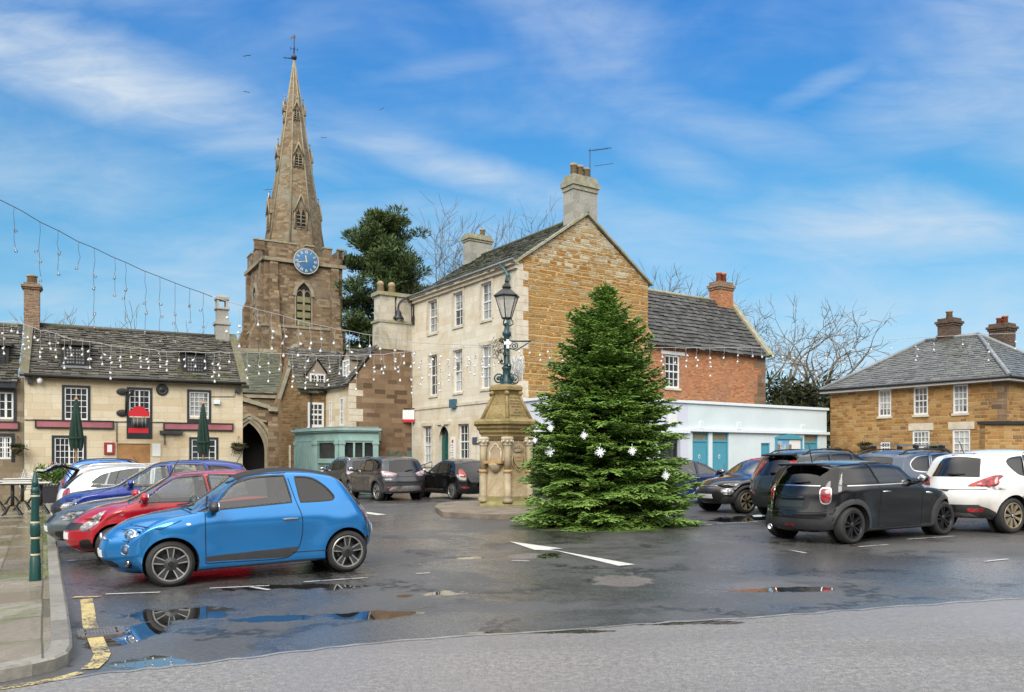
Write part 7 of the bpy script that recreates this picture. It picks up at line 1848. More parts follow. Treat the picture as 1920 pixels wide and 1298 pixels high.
def hatch(L, H, W, wb, ro, tyre, paint_, style, **k):
    """a generic small hatchback outline, fitted to its length and height"""
    x = lambda t: t*L; z = lambda t: t*H
    d = dict(L=L, W=W, paint=paint_, tyre=tyre, axles=(ro, ro+wb), style=style, belt=z(.655), res=(48,18,12),
      rear=[(x(.035),.2),(x(.006),z(.27)),(0,z(.40)),(x(.012),z(.52)),(x(.03),z(.62)),(x(.085),z(.79)),(x(.14),z(.935))],
      top=[(x(.14),z(.935)),(x(.24),z(.985)),(x(.36),z(1)),(x(.46),z(.985)),(x(.54),z(.925)),(x(.635),z(.785)),(x(.725),z(.665)),(x(.80),z(.63)),(x(.90),z(.575)),(x(.96),z(.475))],
      front=[(x(.955),.19),(x(.99),z(.24)),(x(1),z(.31)),(x(.995),z(.39)),(x(.96),z(.475))], screen=(x(.735),x(.54)), rear_glass=(z(.66),z(.90)), rear_w=.86, dark=('rear','c'),
      windows=dict(a=[(x(.70),z(.66),1),(x(.62),z(.79)),(x(.545),z(.89)),(x(.475),z(.925),1),(x(.465),z(.655),1)], b=[(x(.445),z(.655),1),(x(.45),z(.93),1),(x(.36),z(.935)),(x(.26),z(.91),1),(x(.225),z(.70),1),(x(.28),z(.665))]),
      doors=dict(a=[(x(.715),.28,1),(x(.715),z(.64)),(x(.62),z(.82)),(x(.53),z(.94)),(x(.46),z(.955),1),(x(.452),.28,1)], b=[(x(.446),.28,1),(x(.446),z(.955),1),(x(.27),z(.94)),(x(.225),z(.80)),(x(.215),z(.6)),(x(.27),.40),(x(.30),.28,1)]),
      handles=[(x(.50),z(.575)),(x(.29),z(.60))], mirror=(x(.655),z(.66)), cabin=(x(.18),x(.72),.3,z(.86)),
      decals=[('headlight',('f',52),lampp(x(.93),W*.40,52,True,[(-.14,z(.455)),(.08,z(.475)),(.28,z(.535)),(.16,z(.45)),(.0,z(.40)),(-.12,z(.41))]),M['lamp_clear'],.006,.01,True,None),
        ('tail_light',('r',40),lampp(x(.03),W*.42,40,False,[(-.2,z(.62)),(-.02,z(.66)),(.06,z(.60)),(.05,z(.50)),(-.08,z(.49)),(-.16,z(.54))]),M['lamp_red'],.006,.012,True,None),
        ('number_plate','front',rect(-.26,.26,.36,.47),M['plate'],.012,0,False,'sharp'), ('rear_plate','rear',rect(-.26,.26,z(.42),z(.42)+.115),M['plate_dark'],.01,0,False,'sharp'),
        ('grille','front',[(-.4,.24),(.4,.24),(.46,.32),(.4,z(.26)),(-.4,z(.26)),(-.46,.32)],M['trim'],.004,0,False,None), ('fog_lamp',('f',40),lampp(x(.965),W*.38,40,True,[(-.1,.27),(.1,.27),(.1,.39),(-.1,.37)]),M['trim'],.004,0,True,None)])
    d.update(k); return d
def suv(L, H, W, wb, ro, tyre, paint_, style, **k):
    x = lambda t: t*L; z = lambda t: t*H
    d = hatch(L, H, W, wb, ro, tyre, paint_, style)
    d.update(belt=z(.64), tum=.27, r_top=.12, rear=[(x(.03),.27),(x(.006),z(.30)),(0,z(.42)),(x(.012),z(.52)),(x(.02),z(.60)),(x(.06),z(.76)),(x(.105),z(.935))],
      top=[(x(.105),z(.935)),(x(.2),z(.985)),(x(.33),z(1)),(x(.47),z(.985)),(x(.55),z(.93)),(x(.64),z(.79)),(x(.715),z(.675)),(x(.80),z(.64)),(x(.91),z(.585)),(x(.965),z(.50))],
      front=[(x(.955),.25),(x(.99),z(.26)),(x(1),z(.34)),(x(.997),z(.42)),(x(.965),z(.50))], screen=(x(.725),x(.55)), rear_glass=(z(.63),z(.90)),
      windows=dict(a=[(x(.69),z(.66),1),(x(.62),z(.79)),(x(.555),z(.89)),(x(.49),z(.92),1),(x(.475),z(.65),1)], b=[(x(.455),z(.65),1),(x(.465),z(.925),1),(x(.40),z(.93)),(x(.315),z(.915),1),(x(.285),z(.66),1)], c=[(x(.265),z(.665),1),(x(.295),z(.91),1),(x(.20),z(.88)),(x(.15),z(.79)),(x(.16),z(.70))]),
      doors=dict(a=[(x(.715),.34,1),(x(.71),z(.64)),(x(.62),z(.82)),(x(.54),z(.94)),(x(.475),z(.955),1),(x(.462),.34,1)], b=[(x(.456),.34,1),(x(.456),z(.955),1),(x(.31),z(.945)),(x(.275),z(.80)),(x(.255),z(.6)),(x(.28),.48),(x(.33),.34,1)]),
      side_clad=dict(sill=rect(0,L,.0,.36)), rear_bands=[(0,.55,M['clad'],'bumper')], front_bands=[(0,.42,M['clad'],'bumper')], lip=(.06,M['clad']))
    d.update(k); return d
def rails(root, bvh, X, S, mat=None, cross=False, z=None):
    L = S.xf-S.xr
    for s in (-1, 1):
        m = MB(); pts = []
        for t in (.14,.2,.3,.4,.5,.54):
            h = bvh.ray_cast(V((t*L+X, s*(S.W-.36), 4)), V((0,0,-1)), 8); p = h[0] if h[0] else V((t*L+X, s*(S.W-.36), 1.5)); pts.append(p+V((0,0,.055 if .14 < t < .54 else .0)))
        m.tube(pts, .02, 6); m.build('roof_rail', mat or M['chrome'], root, True, uv=False)
    if cross:
        for t in (.26, .46):
            h = bvh.ray_cast(V((t*L+X, 0, 4)), V((0,0,-1)), 8); zz = h[0].z+.1; m = MB(); m.box((t*L+X-.04, -S.W+.28, zz), (.08,0,0), (0,2*S.W-.56,0), (0,0,.03)); b = m.build('roof_bar', M['alloy_silver'], root, True, uv=False)
            m = MB()
            for s in (-1, 1): m.cbox((t*L+X, s*(S.W-.36), zz-.03), (.1,.08,.08))
            m.build('foot', M['trim'], b, True, uv=False)
def aerial(x, mat=None):
    def f(root, bvh, X, S):
        h = bvh.ray_cast(V((x+X, 0, 4)), V((0,0,-1)), 8); p = h[0]; m = MB(); m.tube([p, p+V((-.14,0,.26))], .008, 5); m.build('aerial', M['trim'], root, True, uv=False)
    return f
def wiper_rear(x, z):
    def f(root, bvh, X, S):
        m = MB(); pts = []
        for y, dz in ((0,0),(-.12,.015),(-.3,.03)):
            h = bvh.ray_cast(V((-4, y, z+dz)), V((1,0,0)), 8); 
            if h[0]: pts.append(h[0]+V((-.03,0,0)))
        if len(pts) > 1: m.tube(pts, [.03,.016,.01][:len(pts)], 6); m.build('rear_wiper', M['trim'], root, True, uv=False)
    return f
# black three-door with red lamps
def mini_bits(root, bvh, X, S):
    m = MB()
    pr = [(.46,1.365),(.24,1.362),(.21,1.35),(.24,1.325),(.42,1.315)]
    m.prism([(p[0]+X,-.42,p[1]) for p in pr], (0,.84,0)); 
    for s in (-1,1): m.prism([(.46+X,s*.42,1.362),(.25+X,s*.42,1.36),(.38+X,s*.49,1.335),(.46+X,s*.51,1.33)], (0,0,-.03))
    m.build('spoiler', M['trim'], root, True, uv=False)
    m = MB(); m.lathe([(.045,0),(.052,-.05),(.046,-.05),(.04,0)], 16, (.05+X,.42,.25), 'X'); m.build('exhaust', M['chrome'], root, True, uv=False)
    m = MB(); h = bvh.ray_cast(V((.62+X,0,3)), V((0,0,-1)), 5); m.tube([h[0], h[0]+V((-.08,0,.32))], .009, 5); m.build('aerial', M['trim'], root, True, uv=False)
    for s in (-1,1):
        m = MB(); h = bvh.ray_cast(V((2.62+X, s*3, .80)), V((0,-s,0)), 3); p = h[0]; m.tube([p+V((-.1,s*.004,.012)), p+V((0,s*.012,.0)), p+V((.1,s*.0,-.02))], [.012,.026,.01], 8); m.build('side_repeater', M['chrome'], root, True, uv=False)
    m = MB(); h = bvh.ray_cast(V((.72+X, -3, .78)), V((0,1,0)), 3)
    if h[0]: m.tube([h[0]+V((math.cos(2*math.pi*k/20)*.085,-.002,math.sin(2*math.pi*k/20)*.085)) for k in range(21)], .005, 4); m.build('fuel_cap', M['well'], root, True, uv=False)
mini = dict(L=3.85, W=1.73, paint=PB['black'], tyre=.312, rim=.228, axles=(.63,3.12), style='black_five', tyre_w=.205, belt=1.0, tum=.26, tum2=.5, taper=.09, flare=.03, bow_f=.36, bow_r=.22, r_front=.2, r_rear=.15, r_top=.12, res=(78,26,18), arch=1.13,
  rear=[(.14,.19),(.04,.30),(.0,.46),(.03,.58),(.07,.72),(.11,.90),(.24,1.14),(.40,1.345)],
  top=[(.40,1.345),(.8,1.392),(1.3,1.41),(1.75,1.395),(2.02,1.34),(2.25,1.17),(2.48,.985),(2.7,.95),(3.1,.895),(3.45,.81),(3.66,.70)],
  front=[(3.64,.17),(3.79,.27),(3.85,.42),(3.83,.55),(3.77,.64),(3.66,.70)], screen=(2.50,2.0), rear_glass=(1.0,1.31), rear_w=.88, dark=('quarter','rear'), roof_paint=PB['black'], black_pillars=1.325,
  windows=dict(front=[(2.32,1.02,1),(2.22,1.12),(2.06,1.245),(1.90,1.33),(1.17,1.345,1),(1.31,1.005,1)], quarter=[(1.14,1.345,1),(.56,1.325,1),(.40,1.005,1),(1.28,1.005,1)]), trimw=.03,
  doors=dict(a=[(2.44,.24,1),(2.44,.90),(2.38,.955),(2.06,1.26),(1.90,1.35),(1.13,1.36,1),(1.285,.93),(1.29,.6),(1.27,.24,1)]), handles=[(1.42,.86)], handle_mat=M['chrome'], mirror=(2.24,1.0), mirror_mat=PB['black'],
  side_clad=dict(sill=rect(.7,3.0,.0,.245)), lip=(.085,M['clad']), crease=(.78,.10,.05), chrome_lines=[[(.52,.98),(.7,.98),(1.4,.98),(2.34,.99)]], rear_chrome=[[(-.48,.98),(0,.985),(.48,.98)]],
  cabin=(.5,2.5,.28,1.2), seat_x=1.4, extras=[mini_bits, wiper_rear(0,1.03)], rear_lines=[[(-.62,.56),(-.5,.535),(0,.53),(.5,.535),(.62,.56)], [(-.7,.47),(0,.46),(.7,.47)]],
  decals=[('tail_light',('r',30),lampp(.11,.66,30,False,[(-.08,.90),(-.05,.935),(.042,.935),(.077,.89),(.072,.75),(.035,.695),(-.046,.695),(-.08,.75)]),M['lamp_red'],.01,.014,True,(.017,M['chrome'])),
   ('plate_recess','rear',[(-.33,.79),(-.36,.70),(-.33,.60),(-.26,.57),(.26,.57),(.33,.60),(.36,.70),(.33,.79),(.24,.82),(-.24,.82)],M['trim'],.006,0,False,None), ('rear_plate','rear',rect(-.27,.27,.615,.735),M['plate_dark'],.014,0,False,'sharp'),
   ('boot_handle','rear',[(-.27,.75),(.27,.75),(.24,.80),(-.24,.80)],M['chrome'] if False else PB['black'],.03,0.01,False,None),
   ('diffuser','rear',[(-.66,.25),(.66,.25),(.68,.36),(.5,.42),(-.5,.42),(-.68,.36)],M['clad'],.006,0,False,None), ('fog_lamp','rear',rect(-.11,.11,.29,.33),M['lamp_red'],.014,.004,False,'sharp'),
   ('headlight',('f',40),lampc(3.48,.58,.69,.11,.11,40,True),M['lamp_clear'],.005,.015,True,(.014,M['chrome']))])
# mud-splashed white crossover
def scuff(root, bvh, X, S):
    m = MB(); h0 = [bvh.ray_cast(V((1.02+X+dx, -3, .62+dz)), V((0,1,0)), 3)[0] for dx, dz in ((0,.10),(.05,0),(.09,-.10))]
    if all(h0): m.tube([p+V((0,-.002,0)) for p in h0], .008, 4); m.build('scrape', M['well'], root, True, uv=False)
whitex = suv(4.37, 1.64, 1.84, 2.61, .82, .345, PB['dirty'], 'bronze_nine', bow_r=.26, r_rear=.24, rear_glass=(1.10,1.49), rear_w=.90, lip=None, clad_mat=M['clad'],
  rear=[(.16,.29),(.05,.40),(.0,.56),(.0,.70),(.04,.85),(.10,.97),(.17,1.09),(.38,1.40),(.52,1.53)], top=[(.52,1.53),(1.0,1.61),(1.55,1.64),(2.15,1.60),(2.5,1.50),(2.9,1.26),(3.22,1.06),(3.6,.99),(4.0,.87),(4.2,.76)], screen=(3.22,2.45),
  windows=dict(a=[(3.0,1.06,1),(2.7,1.28),(2.42,1.44),(2.1,1.51,1),(2.02,1.06,1)], b=[(1.95,1.06,1),(2.0,1.515,1),(1.7,1.52),(1.30,1.49,1),(1.22,1.10,1)], c=[(1.15,1.12,1),(1.24,1.48,1),(.90,1.44),(.80,1.36),(.98,1.17)]),
  rear_bands=[(.28,.575,M['clad'],'bumper')], side_clad=dict(sill=rect(0,4.4,0,.40), tail=[(0,.3),(.5,.3),(.42,.42),(.22,.575),(0,.575)]), extras=[wiper_rear(0,1.14), scuff, aerial(.62)], rear_lines=[[(-.72,.86),(0,.845),(.72,.86)]],
  decals=[('tail_light',('r',38),lampp(.16,.74,38,False,[(-.36,1.12),(-.24,1.135),(-.02,1.06),(.24,.93,1),(.04,.915),(-.22,.92),(-.29,.98),(-.29,1.05)]),M['lamp_red'],.008,.02,True,None),
    ('reversing_lamp',('r',50),lampp(.22,.78,50,False,[(-.36,.865),(-.12,.925),(-.02,.915),(-.16,.86)]),M['lamp_clear'],.006,.004,True,None),
    ('reflector',('r',20),lampp(.02,.62,20,False,rect(-.12,.12,.42,.49)),M['lamp_red'],.006,.004,True,None), ('rear_plate','rear',rect(-.27,.1,.46,.56),M['plate_dark'],.008,0,False,'sharp'), ('skid_plate','rear',[(-.5,.31),(.5,.31),(.42,.39),(-.42,.39)],M['alloy_silver'],.008,0,False,None),
    ('brake_light','rear',[(-.22,1.515),(.22,1.515),(.22,1.555),(-.22,1.555)],M['lamp_red'],.006,0,False,None), ('boot_catch','rear',rect(-.1,.1,.825,.85),M['trim'],.02,0,False,'sharp'), ('headlight',('f',50),lampp(4.1,.72,50,True,[(-.2,.80),(.3,.92),(.2,.78),(-.1,.72)]),M['lamp_clear'],.006,.01,True,None)])
def at_wheel(d, px, py, heading, which, side, scale=1.0):
    """car origin from where one of its tyres meets the ground in the place"""
    c = G(px, py); ax = d['axles']; xc = (ax[0]+ax[1])/2; lx = (ax[which]-xc)*scale; ly = side*(d['W']/2-.1)*scale
    f = V((math.cos(heading), math.sin(heading), 0)); l = V((-f.y, f.x, 0)); o = c-f*lx-l*ly
    return on(o.x, o.y)
def put(d, px, py, hd, which, side, label, scale=1.0, group=None, **k):
    h = R(hd); return build_car(d, at_wheel(d, px, py, h, which, side, scale), h, label, scale, group, **k)
ROW = 'cars parked along the left kerb'
put(fiat, 321, 1100, 209, 1, 1, 'sky blue small convertible with black fabric roof at the near kerb', 1.015, ROW)
swift = hatch(3.70, 1.50, 1.69, 2.39, .56, .305, PB['red'], 'silver_five', bow_f=.34, taper=.09, mirror=(2.52,1.0), extras=[aerial(2.05)],
  rear=[(.13,.2),(.03,.4),(.0,.6),(.04,.8),(.08,.98),(.24,1.25),(.36,1.42)], top=[(.36,1.42),(.8,1.48),(1.3,1.50),(1.8,1.47),(2.05,1.42),(2.4,1.20),(2.74,1.01),(3.0,.96),(3.3,.87),(3.52,.72)], front=[(3.5,.18),(3.65,.28),(3.70,.42),(3.67,.58),(3.52,.72)], screen=(2.76,2.06),
  windows=dict(a=[(2.62,.99,1),(2.4,1.15),(2.14,1.32),(2.0,1.37,1),(1.6,1.40,1),(1.52,.98,1)], b=[(1.44,.98,1),(1.50,1.41,1),(.95,1.39,1),(.85,1.06,1)]), doors=dict(a=[(2.72,.27,1),(2.70,.96),(2.4,1.2),(2.1,1.39),(1.55,1.43,1),(1.47,.95),(1.46,.27,1)]), black_pillars=1.40, handles=[(1.6,.86)], roof_paint=PB['red'],
  decals=[('headlight',('f',52),lampp(3.40,.62,52,True,[(-.17,.60),(-.08,.70),(.14,.83),(.25,.86),(.20,.77),(.07,.62),(-.06,.54),(-.14,.54)]),M['lamp_clear'],.006,.012,True,None), ('fog_lamp',('f',40),lampp(3.52,.6,40,True,[(-.1,.25),(.1,.25),(.12,.39),(-.08,.38)]),M['trim'],.005,0,True,None),
   ('grille','front',[(-.4,.55),(.4,.55),(.44,.62),(.36,.66),(-.36,.66),(-.44,.62)],M['trim'],.005,0,False,None), ('number_plate','front',rect(-.26,.26,.40,.51),M['plate'],.012,0,False,'sharp'), ('side_repeater','side',[(2.84,.8),(2.87,.815),(2.9,.8),(2.87,.785)],M['lamp_clear'],.005,.003,True,None)], lines=[[(3.35,.73),(3.1,.72),(2.85,.86),(2.74,.98)],[(3.1,.5),(3.42,.56)]])
put(swift, 219, 1057, 209, 1, 1, 'bright red hatchback parked between blue convertible and grey coupe', .98, ROW)
coupe = hatch(4.58, 1.38, 1.78, 2.76, 1.05, .325, PB['grey'], 'silver_ten', bow_f=.36, taper=.08,
  rear=[(.14,.22),(.03,.4),(.0,.6),(.02,.78),(.05,.9),(.08,.96),(.1,.98)], top=[(.1,.98),(.5,1.02),(.9,1.18),(1.4,1.34),(1.95,1.38),(2.35,1.33),(2.7,1.17),(3.08,.98),(3.5,.93),(4.0,.84),(4.4,.68)], front=[(4.38,.18),(4.53,.3),(4.58,.42),(4.54,.55),(4.4,.68)], screen=(3.1,2.4), rear_glass=None,
  windows=dict(a=[(2.95,.97,1),(2.6,1.16),(2.3,1.27),(1.9,1.29,1),(1.8,.96,1)], b=[(1.72,.96,1),(1.8,1.29,1),(1.4,1.24),(1.1,1.06,1),(1.2,.97)]), doors=dict(a=[(3.05,.28,1),(3.02,.93),(2.6,1.19),(2.3,1.30),(1.8,1.32,1),(1.72,.9),(1.7,.28,1)]), handles=[(1.85,.82)], mirror=(2.78,.95),
  decals=[('headlight',('f',48),lampp(4.25,.66,48,True,[(-.2,.62),(-.1,.70),(.12,.72),(.30,.72),(.24,.64),(.05,.58),(-.14,.57)]),M['lamp_dark'],.006,.008,True,None), ('grille','front',[(-.26,.52),(.26,.52),(.28,.62),(.2,.66),(-.2,.66),(-.28,.62)],M['trim'],.006,0,False,None), ('fog_lamp',('f',35),lampp(4.42,.6,35,True,[(-.14,.26),(.12,.26),(.12,.36),(-.12,.36)]),M['trim'],.005,0,True,None),
   ('number_plate','front',rect(-.26,.26,.36,.46),M['plate'],.012,0,False,'sharp')], lines=[[(4.2,.72),(3.8,.75),(3.3,.88),(3.12,.96)]])
def nose(d, px, Y, hd, label, scale=1.0, end='xf', **k):
    h = R(hd); f = V((math.cos(h), math.sin(h), 0)); ax = d['axles']; xc = sum(ax)/2
    xe = max(p[0] for p in d['front']) if end == 'xf' else 0.0
    q = V(((px-CXP)/F*Y, Y, 0)); o = q-f*(xe-xc)*scale; return build_car(d, on(o.x, o.y), h, label, scale, **k)
nose(coupe, 84, 15.0, 209, 'matt grey low coupe parked between red hatchback and indigo crossover', 1.0, group=ROW)
indigo = suv(4.45, 1.66, 1.84, 2.67, .85, .345, PB['indigo'], 'silver_five', res=(56,20,12), win_trim=M['trim'], extras=[aerial(.55)], front_bands=[(0,.42,M['clad'],'bumper')], bow_f=.3,
  decals=[('headlight',('f',45),lampp(4.22,.74,45,True,[(-.16,.74),(.02,.80),(.26,.86),(.26,.78),(.1,.70),(-.14,.64)]),M['lamp_clear'],.006,.01,True,(.012,M['chrome'])), ('grille','front',[(-.5,.52),(.5,.52),(.56,.66),(.5,.80),(-.5,.80),(-.56,.66)],M['trim'],.006,0,False,None), ('number_plate','front',rect(-.26,.26,.46,.56),M['plate'],.014,0,False,'sharp'), ('tail_light',('r',40),lampp(.1,.7,40,False,[(-.25,1.0),(.05,1.03),(.05,.9),(-.2,.9)]),M['lamp_red'],.006,.01,True,None)], lines=[[(4.2,.86),(3.7,.93),(3.3,1.05)]])
nose(indigo, 96, 17.4, 209, 'indigo blue crossover with black roof rails parked nose to kerb', 1.0, group=ROW)
estate = hatch(4.55, 1.47, 1.80, 2.68, .95, .32, PB['white'], 'silver_ten', res=(52,18,12),
  rear=[(.14,.22),(.03,.4),(.0,.6),(.03,.78),(.08,.92),(.35,1.18),(.62,1.36)], top=[(.62,1.36),(1.1,1.44),(1.8,1.47),(2.4,1.44),(2.75,1.33),(3.15,1.10),(3.45,.97),(3.8,.93),(4.2,.82),(4.4,.70)], front=[(4.38,.2),(4.5,.3),(4.55,.42),(4.52,.56),(4.4,.70)], screen=(3.42,2.7), rear_glass=(.95,1.31),
  windows=dict(a=[(3.2,.97,1),(2.8,1.22),(2.5,1.35),(2.1,1.38,1),(2.05,.96,1)], b=[(1.95,.96,1),(2.0,1.38,1),(1.6,1.38),(1.0,1.26),(.72,1.05),(.76,.97,1)]), doors=dict(a=[(3.4,.28,1),(3.35,.95),(2.8,1.26),(2.5,1.39),(2.05,1.41,1),(2.0,.28,1)], b=[(1.97,.28,1),(1.97,1.41,1),(1.4,1.38),(1.24,1.0),(1.2,.7),(1.3,.28,1)]), handles=[(2.2,.82),(1.4,.84)], mirror=(3.0,.95), dark=('rear',), win_trim=M['chrome'])
nose(estate, 106, 19.6, 25, 'white estate car reversed up to the left kerb beside indigo crossover', 1.06, 'xr', group=ROW)
def open_boot(root, bvh, X, S):
    m = MB(); h0 = V((.60+X, 0, 1.44)); a = R(168); n_ = 8
    prof = [(0,0),(.3,.03),(.55,.05),(.72,-.03),(.95,-.22),(1.1,-.24)]
    rows = []
    for (t, o) in prof:
        c = h0+V((math.cos(a)*t-math.sin(a)*o*-.6, 0, math.sin(a)*t*1.2+o)); w = .56+.14*min(1, t/.7); rows.append([c+V((.03*abs(k/4-1)**2, w*(k/4-1), -.05*abs(k/4-1)**2)) for k in range(9)])
    for i in range(len(rows)-1):
        for k in range(8): m.face([rows[i][k], rows[i][k+1], rows[i+1][k+1], rows[i+1][k]], 0 if i > 2 else 1, sm=True); m.face([p-V((0,0,.06)) for p in (rows[i][k], rows[i+1][k], rows[i+1][k+1], rows[i][k+1])], 2)
    t = m.build('open_tailgate', [PB['white'], M['glass_dark'], M['trim']], root, True, uv=False)
    m = MB()
    for s in (-1,1): m.box(rows[3][4]+V((-.04,s*.6-.09,-.03)), (.02,0,0), (0,.18,0), (.03,0,.1))
    m.build('tail_light', M['lamp_red'], t, True, uv=False)
    m = MB()
    for s in (-1, 1): m.tube([V((.42+X,s*.6,1.06)), rows[2][4]+V((0,s*.58,-.06))], .016, 6)
    m.build('strut', M['trim'], root, True, uv=False)
    rails(root, bvh, X, S, M['chrome'])
hatchw = suv(4.3, 1.58, 1.80, 2.6, .85, .33, PB['white'], 'silver_five', rear_bands=[(.82,1.7,M['well'],'boot_opening'),(0,.5,M['clad'],'bumper')], rear_glass=None, extras=[open_boot], dark=('c','b'))
nose(hatchw, 112, 22.2, 25, 'white car with its tailgate raised, reversed to the kerb', 1.0, 'xr', group=ROW)
whitec = hatch(4.3, 1.60, 1.78, 2.6, .8, .32, PB['white'], 'silver_ten', extras=[aerial(.9)]); nose(whitec, 205, 27.0, 25, 'white car farthest along the kerb row, only its pale roof showing', 1.0, 'xr', group=ROW)
bluev = suv(4.3, 1.78, 1.8, 2.65, .8, .33, PB['azure'], 'silver_five', extras=[lambda r, b, X, S: rails(r, b, X, S, M['trim'])]); nose(bluev, 112, 26.5, 18, 'bright blue boxy car beyond the raised tailgate, near pub window', .98, 'xr', group=ROW)
MID = 'cars in front of the pale stone house'
mpv = suv(4.6, 1.70, 1.84, 2.75, .9, .335, PB['plum'], 'silver_ten', side_clad={}, lip=None, rear_bands=[], extras=[rails], dark=('b','c','rear'), decals=[('tail_light',('r',30),lampp(.04,.70,30,False,[(-.22,1.0,1),(.22,1.0,1),(.22,.86,1),(-.18,.86,1)]),M['lamp_red'],.006,.01,True,None), ('rear_plate','rear',rect(-.26,.26,.72,.83),M['plate_dark'],.008,0,False,'sharp')])
put(mpv, 643, 929, 122, 0, 1, 'dark slate people carrier parked beside sage green shop front', 1.0, MID)
cross = suv(4.21, 1.62, 1.82, 2.6, .78, .34, PB['char'], 'silver_five', dark=('b','c','rear'), rear_bands=[(0,.60,M['clad'],'bumper')], roof_paint=None, extras=[wiper_rear(0,1.08)], mirror=(2.8,1.08),
  decals=[('tail_light',('r',34),lampp(.07,.66,34,False,[(-.34,1.06),(-.1,1.05),(.20,.97,1),(.12,.88),(-.1,.87),(-.22,.94)]),M['lamp_white'],.008,.014,True,(.012,M['lamp_red'])), ('skid_plate','rear',[(-.62,.36),(.62,.36),(.5,.52),(-.5,.52)],M['alloy_silver'],.012,.01,False,None), ('rear_plate','rear',rect(-.34,.34,.70,.84),PB['char'],.006,0,False,'sharp'), ('reflector',('r',30),lampp(.05,.7,30,False,rect(-.1,.12,.47,.52)),M['lamp_red'],.006,0,True,None)], rear_lines=[[(-.72,.68),(0,.66),(.72,.68)],[(-.45,.70),(-.36,.86),(.36,.86),(.45,.70)]])
put(cross, 709, 939.5, 123, 0, 1, 'charcoal crossover seen from behind between dark people carrier and black hatchback', 1.06, MID)
fiesta = hatch(3.97, 1.48, 1.72, 2.49, .72, .305, PB['black'], 'silver_ten', dark=('rear',), rear_glass=(.99,1.33), extras=[wiper_rear(0,1.02)], decals=[('tail_light',('r',42),lampp(.08,.66,42,False,[(-.2,1.10),(-.06,1.04),(.06,.86),(.02,.80),(-.14,.84),(-.22,.96)]),M['lamp_red'],.008,.016,True,None), ('reflector',('r',34),lampp(.04,.64,34,False,rect(-.12,.14,.42,.47)),M['lamp_red'],.006,0,True,None), ('rear_plate','rear',rect(-.26,.26,.70,.81),M['plate_dark'],.008,0,False,'sharp')])
put(fiesta, 849, 937, 122, 0, 1, 'black hatchback with tall red tail lamps beside the stone fountain', 1.06, MID)
RT = 'cars on the right of the square'
put(mini, 1595, 1020, 29, 0, -1, 'glossy black three door with chrome ringed red lamps and scratched sill', 1.04, RT)
put(whitex, 1895, 1000, 22, 0, -1, 'muddy white crossover with clawed red tail lamps at right edge', .99, RT)
c3 = suv(4.0, 1.47, 1.75, 2.54, .72, .315, PB['black'], 'bronze_seven', roof_paint=PB['roofred'], dark=('rear',), lip=(.06,M['clad']), front_bands=[], decals=[('headlight',('f',38),lampp(3.82,.66,38,True,[(-.14,.63),(.14,.66),(.18,.56),(.08,.50),(-.1,.52)]),M['lamp_clear'],.006,.01,True,(.02,M['trim'])), ('running_light',('f',36),lampp(3.76,.68,36,True,[(-.16,.76,1),(.2,.79,1),(.22,.74,1),(-.16,.71,1)]),M['lamp_clear'],.006,.006,True,None),
  ('number_plate','front',rect(-.27,.27,.40,.51),M['plate'],.02,0,False,'sharp'), ('grille','front',[(-.5,.28),(.5,.28),(.5,.62),(-.5,.62)],M['trim'],.006,0,False,None), ('chrome_bar','front',[(-.55,.735,1),(0,.70,1),(.55,.735,1),(.55,.75,1),(0,.715,1),(-.55,.75,1)],M['chrome'],.01,0,False,'sharp'), ('fog_surround',('f',40),lampp(3.85,.68,40,True,[(-.18,.28),(.2,.28),(.16,.42),(-.06,.44)]),M['clad'],.012,.006,True,None)])
put(c3, 1399, 963, 205, 1, 1, 'small black crossover with red roof and blank white plate, facing the tree', 1.03, RT)
gsuv = suv(4.4, 1.68, 1.86, 2.65, .85, .35, PB['green'], 'silver_five', dark=('a','b','c','rear'), bow_r=.18, rear_bands=[(0,.58,M['clad'],'bumper')], decals=[('tail_light',('r',55),lampp(.18,.74,55,False,[(-.1,1.40),(.04,1.40),(.06,1.0),(.0,.95),(-.06,1.05)]),M['lamp_red'],.006,.01,True,None), ('reflector',('r',25),lampp(.03,.66,25,False,rect(-.14,.14,.60,.66)),M['lamp_red'],.006,0,True,None), ('rear_plate','rear',rect(-.28,.28,.66,.78),M['plate_dark'],.008,0,False,'sharp')], extras=[wiper_rear(0,1.12), lambda r, b, X, S: rails(r, b, X, S, M['trim']),
   lambda r, b, X, S: (lambda m: (m.prism([(.52+X,-.5,1.60),(.32+X,-.5,1.565),(.33+X,-.5,1.54),(.48+X,-.5,1.53)], (0,1.0,0)), m.build('spoiler', M['trim'], r, True, uv=False)))(MB())])
put(gsuv, 1440, 967, 27, 0, 1, 'dark green grey crossover with black spoiler behind the glossy black car', 1.0, RT)
est2 = suv(4.65, 1.52, 1.84, 2.75, 1.0, .335, PB['navyb'], 'silver_ten', side_clad={}, lip=None, rear_bands=[], dark=('c','rear'), win_trim=M['chrome'], extras=[lambda r, b, X, S: rails(r, b, X, S, M['trim'], True)])
put(est2, 1612, 962, 27, 0, 1, 'steel blue estate with roof bars behind the glossy black car', 1.08, RT)
sal = hatch(4.3, 1.47, 1.76, 2.6, .8, .315, PB['dkblue'], 'silver_ten'); nose(sal, 1385, 27.5, 24, 'navy blue hatchback half hidden behind the Christmas tree', 1.0, group=RT)
wh2 = hatch(4.0, 1.5, 1.74, 2.5, .75, .31, PB['white'], 'silver_ten'); put(wh2, 1046, 930, 205, 1, 1, 'white hatchback mostly hidden behind the Christmas tree', 1.0, RT)
